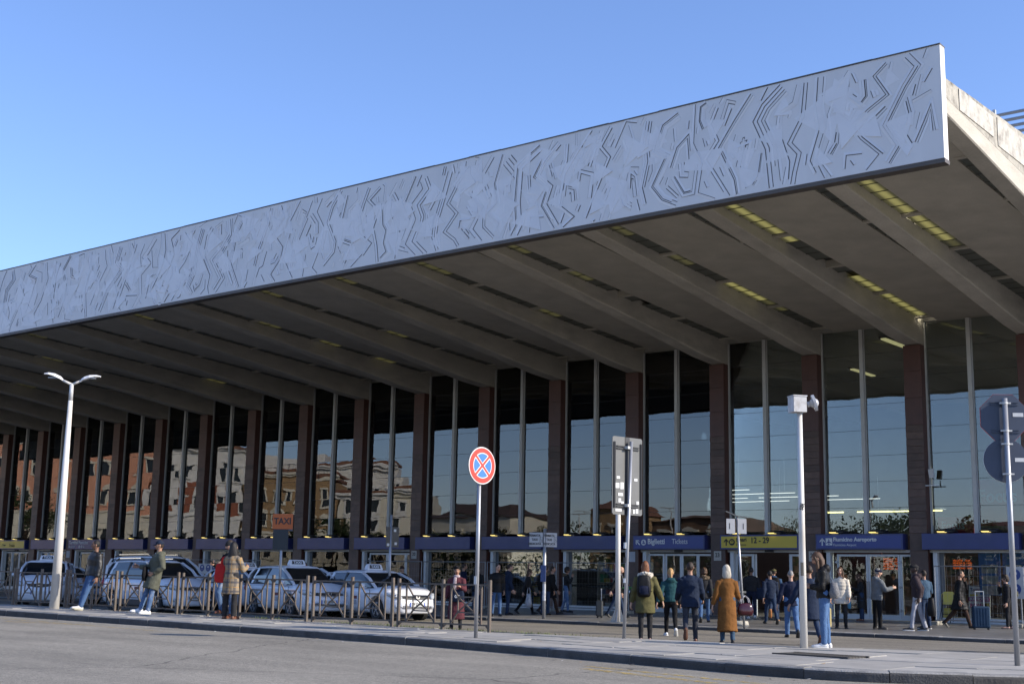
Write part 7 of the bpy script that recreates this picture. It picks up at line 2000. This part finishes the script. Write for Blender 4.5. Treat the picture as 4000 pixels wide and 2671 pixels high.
def house(label, t0, t1, h, wall, base, base_h, rows, pitch, win=(1.1, 2.1), sur=None, S=(-150,-62), depth=14, roof=None, extra=None):
    """street front running from t1 to t0 along the far side of the square"""
    d = V((-.8,.6,0)); o = V((S[0],S[1],-.1))+d*t1; Wd = t1-t0
    t = thing('building', label, 'building', o, math.atan2(-.6,.8), 'buildings across the square')
    MB().box(0, Wd, -depth, 0, base_h, h).build('wall', wall, t); MB().box(-.02, Wd+.02, -depth, .14, 0, base_h).build('ground_floor', base, t)
    MB().box(-.05, Wd+.05, -.1, .40, base_h, base_h+.32).build('string_course', base, t); MB().box(-.1, Wd+.1, -.2, .9, h, h+.35).box(-.1, Wd+.1, -.2, .55, h-.4, h-.02).build('cornice', sur or base, t)
    MB().box(0, Wd, -depth, -.4, h+.36, h+.9).build('roof', roof or STONE['roof'], t)
    wm = [win_mesh(win[0], win[1], sur or base, s) for s in (0, 1)]; pm = MB().box(-win[0]/2, win[0]/2, -.03, .03, -.1, win[1]).mesh('pane', [M_pane2])
    n = max(1, int(Wd/pitch))
    for i in range(n):
        x = (i+.5)*Wd/n
        for k, z in enumerate(rows):
            w_ = link('window', wm[k % 2], t, (x, 0.0 if z > base_h else .15, z)); link('pane', pm, w_, (0, .0, 0))
    if extra: extra(t, Wd, h)
    return t
house('salmon palace with cream ground floor and window surrounds', 36, 92, 27, STONE['salmon'], STONE['cream'], 10.4, (5.6, 12.2, 17.0, 21.8), 4.1, sur=STONE['cream'])
def redband(t, W_, h):
    for i in range(int(W_/3.4)): MB().box(i*3.4+1.0, i*3.4+2.6, .0, .05, 10.9, 15.6).build('brick_panel', STONE['brick'], t, (.4, .0, 0))
house('white palace with red brick window panels next to the salmon one', 20.3, 35.6, 21.3, STONE['white'], STONE['white'], 10.2, (5.4, 11.6, 16.4), 3.0, sur=STONE['white'], extra=redband)
def terrace(t, W_, h):
    MB().box(1, W_-4, -9, -2.2, h+.9, h+3.6).build('attic', STONE['white'], t)
    b = MB()
    for i in range(int(W_/.5)): b.box(i*.5, i*.5+.05, -.3, -.25, h+.4, h+1.4)
    b.box(0, W_, -.32, -.23, h+1.4, h+1.48); b.build('roof_railing', M_black, t)
house('ochre brick apartment house with roof terrace', 5.2, 19.8, 17.0, STONE['ochre'], STONE['cream'], 8.0, (4.2, 9.2, 13.0), 2.3, win=(.9,1.7), sur=STONE['cream'], extra=terrace)
house('tall white apartment block behind the ochre house', -1, 12, 20.6, STONE['white'], STONE['white'], 9, (5, 10.5, 15.5), 2.6, win=(.9,1.7), sur=STONE['white'], S=(-162,-78), depth=8)
house('cream palace of three floors at the corner of the square', -9, 4.8, 14.6, STONE['cream'], STONE['cream'], 7.6, (3.6, 8.8, 11.6), 2.9, win=(1.0,1.7), sur=STONE['white'])
house('low yellow house with red tiled roof', -20.5, -11.5, 11.0, STONE['cream'], STONE['cream'], 6.0, (2.6, 7.2), 2.8, win=(.9,1.5), roof=STONE['roof'])
def block(label, x0, x1, y0, y1, h, m, roofm=None, rz=0.0, top='gable'):
    t = thing('building', label, 'building', ((x0+x1)/2, (y0+y1)/2, -.1), rz, 'buildings across the square')
    a, b = (x1-x0)/2, (y1-y0)/2
    MB().box(-a, a, -b, b, 0, h).build('wall', m, t)
    r = MB(); r.loft([[(-a-.4,-b-.4,h+.01),(a+.4,-b-.4,h+.01),(a+.4,b+.4,h+.01),(-a-.4,b+.4,h+.01)], [(-a*.5,-b*.08,h+(1.8 if top == 'gable' else .5)),(a*.5,-b*.08,h+(1.8 if top == 'gable' else .5)),(a*.5,b*.08,h+(1.8 if top == 'gable' else .5)),(-a*.5,b*.08,h+(1.8 if top == 'gable' else .5))]])
    r.build('roof', roofm or STONE['roof'], t)
    wm = win_mesh(.9, 1.5, STONE['cream'], 0); pm = MB().box(-.45, .45, -.03, .03, -.1, 1.5).mesh('pane', [M_pane2])
    for i in range(int(a*2/3.2)):
        for z in (h*.3, h*.66):
            w_ = link('window', wm, t, (-a+(i+.6)*3.2, b, z)); link('pane', pm, w_, (0,0,0))
    return t
block('broad house with brown tiled roof behind the square', -128, -112, -62, -50, 9.8, STONE['cream'], STONE['dark'])
block('small house with red roof among the trees', -104, -97, -66, -58, 10.5, STONE['ochre'])
block('brown brick bath ruins with uneven top', -85, -74, -52, -44, 8.6, STONE['ruin'], STONE['ruin'], top='flat')
block('low brown ruin beside the weeping tree', -74, -69, -50, -42, 7.0, STONE['ruin'], STONE['ruin'])
block('long low building with dark roof beyond the hedge', -64, -30, -80, -66, 7.5, STONE['ruin'], STONE['dark'])
M_bark = mat('bark', (.07,.05,.035), .9, var=.3, scale=5, bump=.6)
def leafm(n_, c): return mat('leaf_'+n_, c, .7, var=.35, scale=1.6, objvar=.1, spec=.3)
LEAF = [leafm('dark', (.030,.048,.016)), leafm('mid', (.045,.062,.020)), leafm('olive', (.060,.062,.026))]
def tree(label, x, y, h, cr, m, seed, flat_=.75, trunk_h=.42, droop=0.0, n=2200):
    rr = random.Random(seed); t = thing('tree', label, 'tree', (x, y, -.1), 0, 'trees across the square')
    tk = MB(); th = h*trunk_h
    tk.cone((0,0,-.1), (0.1,0,th), .028*h, .018*h, 10)
    lobes = []
    for k in range(9):
        a = 2*math.pi*k/9+rr.uniform(-.3,.3); q = rr.uniform(.25,.72)*cr; z = th+(h-th)*rr.uniform(.25,.85)
        c = V((math.cos(a)*q, math.sin(a)*q, z)); lobes.append((c, cr*rr.uniform(.32,.55))); tk.cone((.1,0,th*.93), c, .012*h, .004*h, 6)
    lobes.append((V((0,0,th+(h-th)*.65)), cr*.6))
    tk.build('trunk', M_bark, t, None, True)
    cm = MB()
    for _ in range(n):
        c, r_ = rr.choice(lobes); d = V((rr.gauss(0,1), rr.gauss(0,1), rr.gauss(0,1)*flat_)).normalized()*r_*rr.uniform(.55,1.05); d.z *= flat_
        p = c+d; s_ = rr.uniform(.10,.24)*(1+.02*h)
        if droop: p.z -= droop*rr.random()*abs(d.length/r_)
        u = V((rr.gauss(0,1), rr.gauss(0,1), rr.gauss(0,1))).normalized(); w = u.cross(V((rr.gauss(0,1), rr.gauss(0,1), rr.gauss(0,1)))).normalized()
        if droop: u = V((u.x*.3, u.y*.3, -1)); s_ *= .8
        cm.add([p-w*s_*.5, p+u*s_, p+w*s_*.5, p-u*s_*.6], [(0,1,2,3)])
    cm.build('crown', m, t)
TREES = [('dark round holm oak before the ochre house', -150, -46, 10.5, 3.0, 0), ('second dark round holm oak before the ochre house', -145, -49, 10.8, 3.1, 0), ('dark tree at the salmon palace corner', -183, -22, 14, 4.5, 0), ('bushy green tree before the cream palace', -138, -52, 8, 3.2, 1),
         ('round tree beyond the red roofed house', -121, -44, 7.8, 3.4, 1), ('olive green tree in the middle of the square', -108, -40, 7.6, 3.6, 2), ('broad olive green tree by the small red roofed house', -96, -40, 7.8, 3.6, 2), ('dark tree before the brick ruins', -84, -36, 6.6, 3.2, 0), ('dark tree beside the brick ruins', -77, -36, 6.8, 3.2, 0),
         ('dark green tree over the airport doors reflection', -58, -40, 8.4, 3.6, 0), ('wide dark green tree before the long low building', -51, -38, 8.6, 3.8, 0), ('dark tree towards the street corner', -44, -38, 8.2, 3.6, 0), ('last dark tree at the street corner', -37, -38, 8.4, 3.8, 0)]
for k, (lab, x, y, h, cr, mi) in enumerate(TREES): tree(lab, x, y, h, cr, LEAF[mi], 30+k)
tree('weeping tree with hanging twigs by the low ruin', -65, -43, 10.2, 3.4, LEAF[2], 77, .9, .45, 3.0, 2600)
for k, (x, y) in enumerate(((-74, -14), (-60, -8))):
    t = thing('street_lamp', 'slim twin armed lamp post across the square, %s' % ('farther' if k == 0 else 'nearer'), 'street lamp', (x, y, -.1))
    MB().cone((0,0,0), (0,0,7.6), .09, .05, 8).build('pole', M_wpole, t); MB().bar((-.9,0,7.6), (.9,0,7.6), .12, .06).build('lamp_head', M_wpole, t)
hd = MB(); rr = random.Random(8)
for _ in range(5200):
    x = rr.uniform(-112, -28); y = -33+rr.uniform(-1.2,1.2); z = rr.uniform(0, 4.6+.8*math.sin(x*.4)); p = V((x,y,z)); s_ = rr.uniform(.15,.35)
    u = V((rr.gauss(0,1), rr.gauss(0,1), rr.gauss(0,1))).normalized(); w = u.cross(V((rr.gauss(0,1), rr.gauss(0,1), rr.gauss(0,1)))).normalized()
    hd.add([p-w*s_*.6, p+u*s_, p+w*s_*.6, p-u*s_*.6], [(0,1,2,3)])
o = hd.build('hedge', LEAF[0], None, (0,0,-.1)); o['kind'] = 'stuff'
# ================================================================== clean up helper data
for o in bpy.data.objects:
    if '_b' in o: del o['_b']
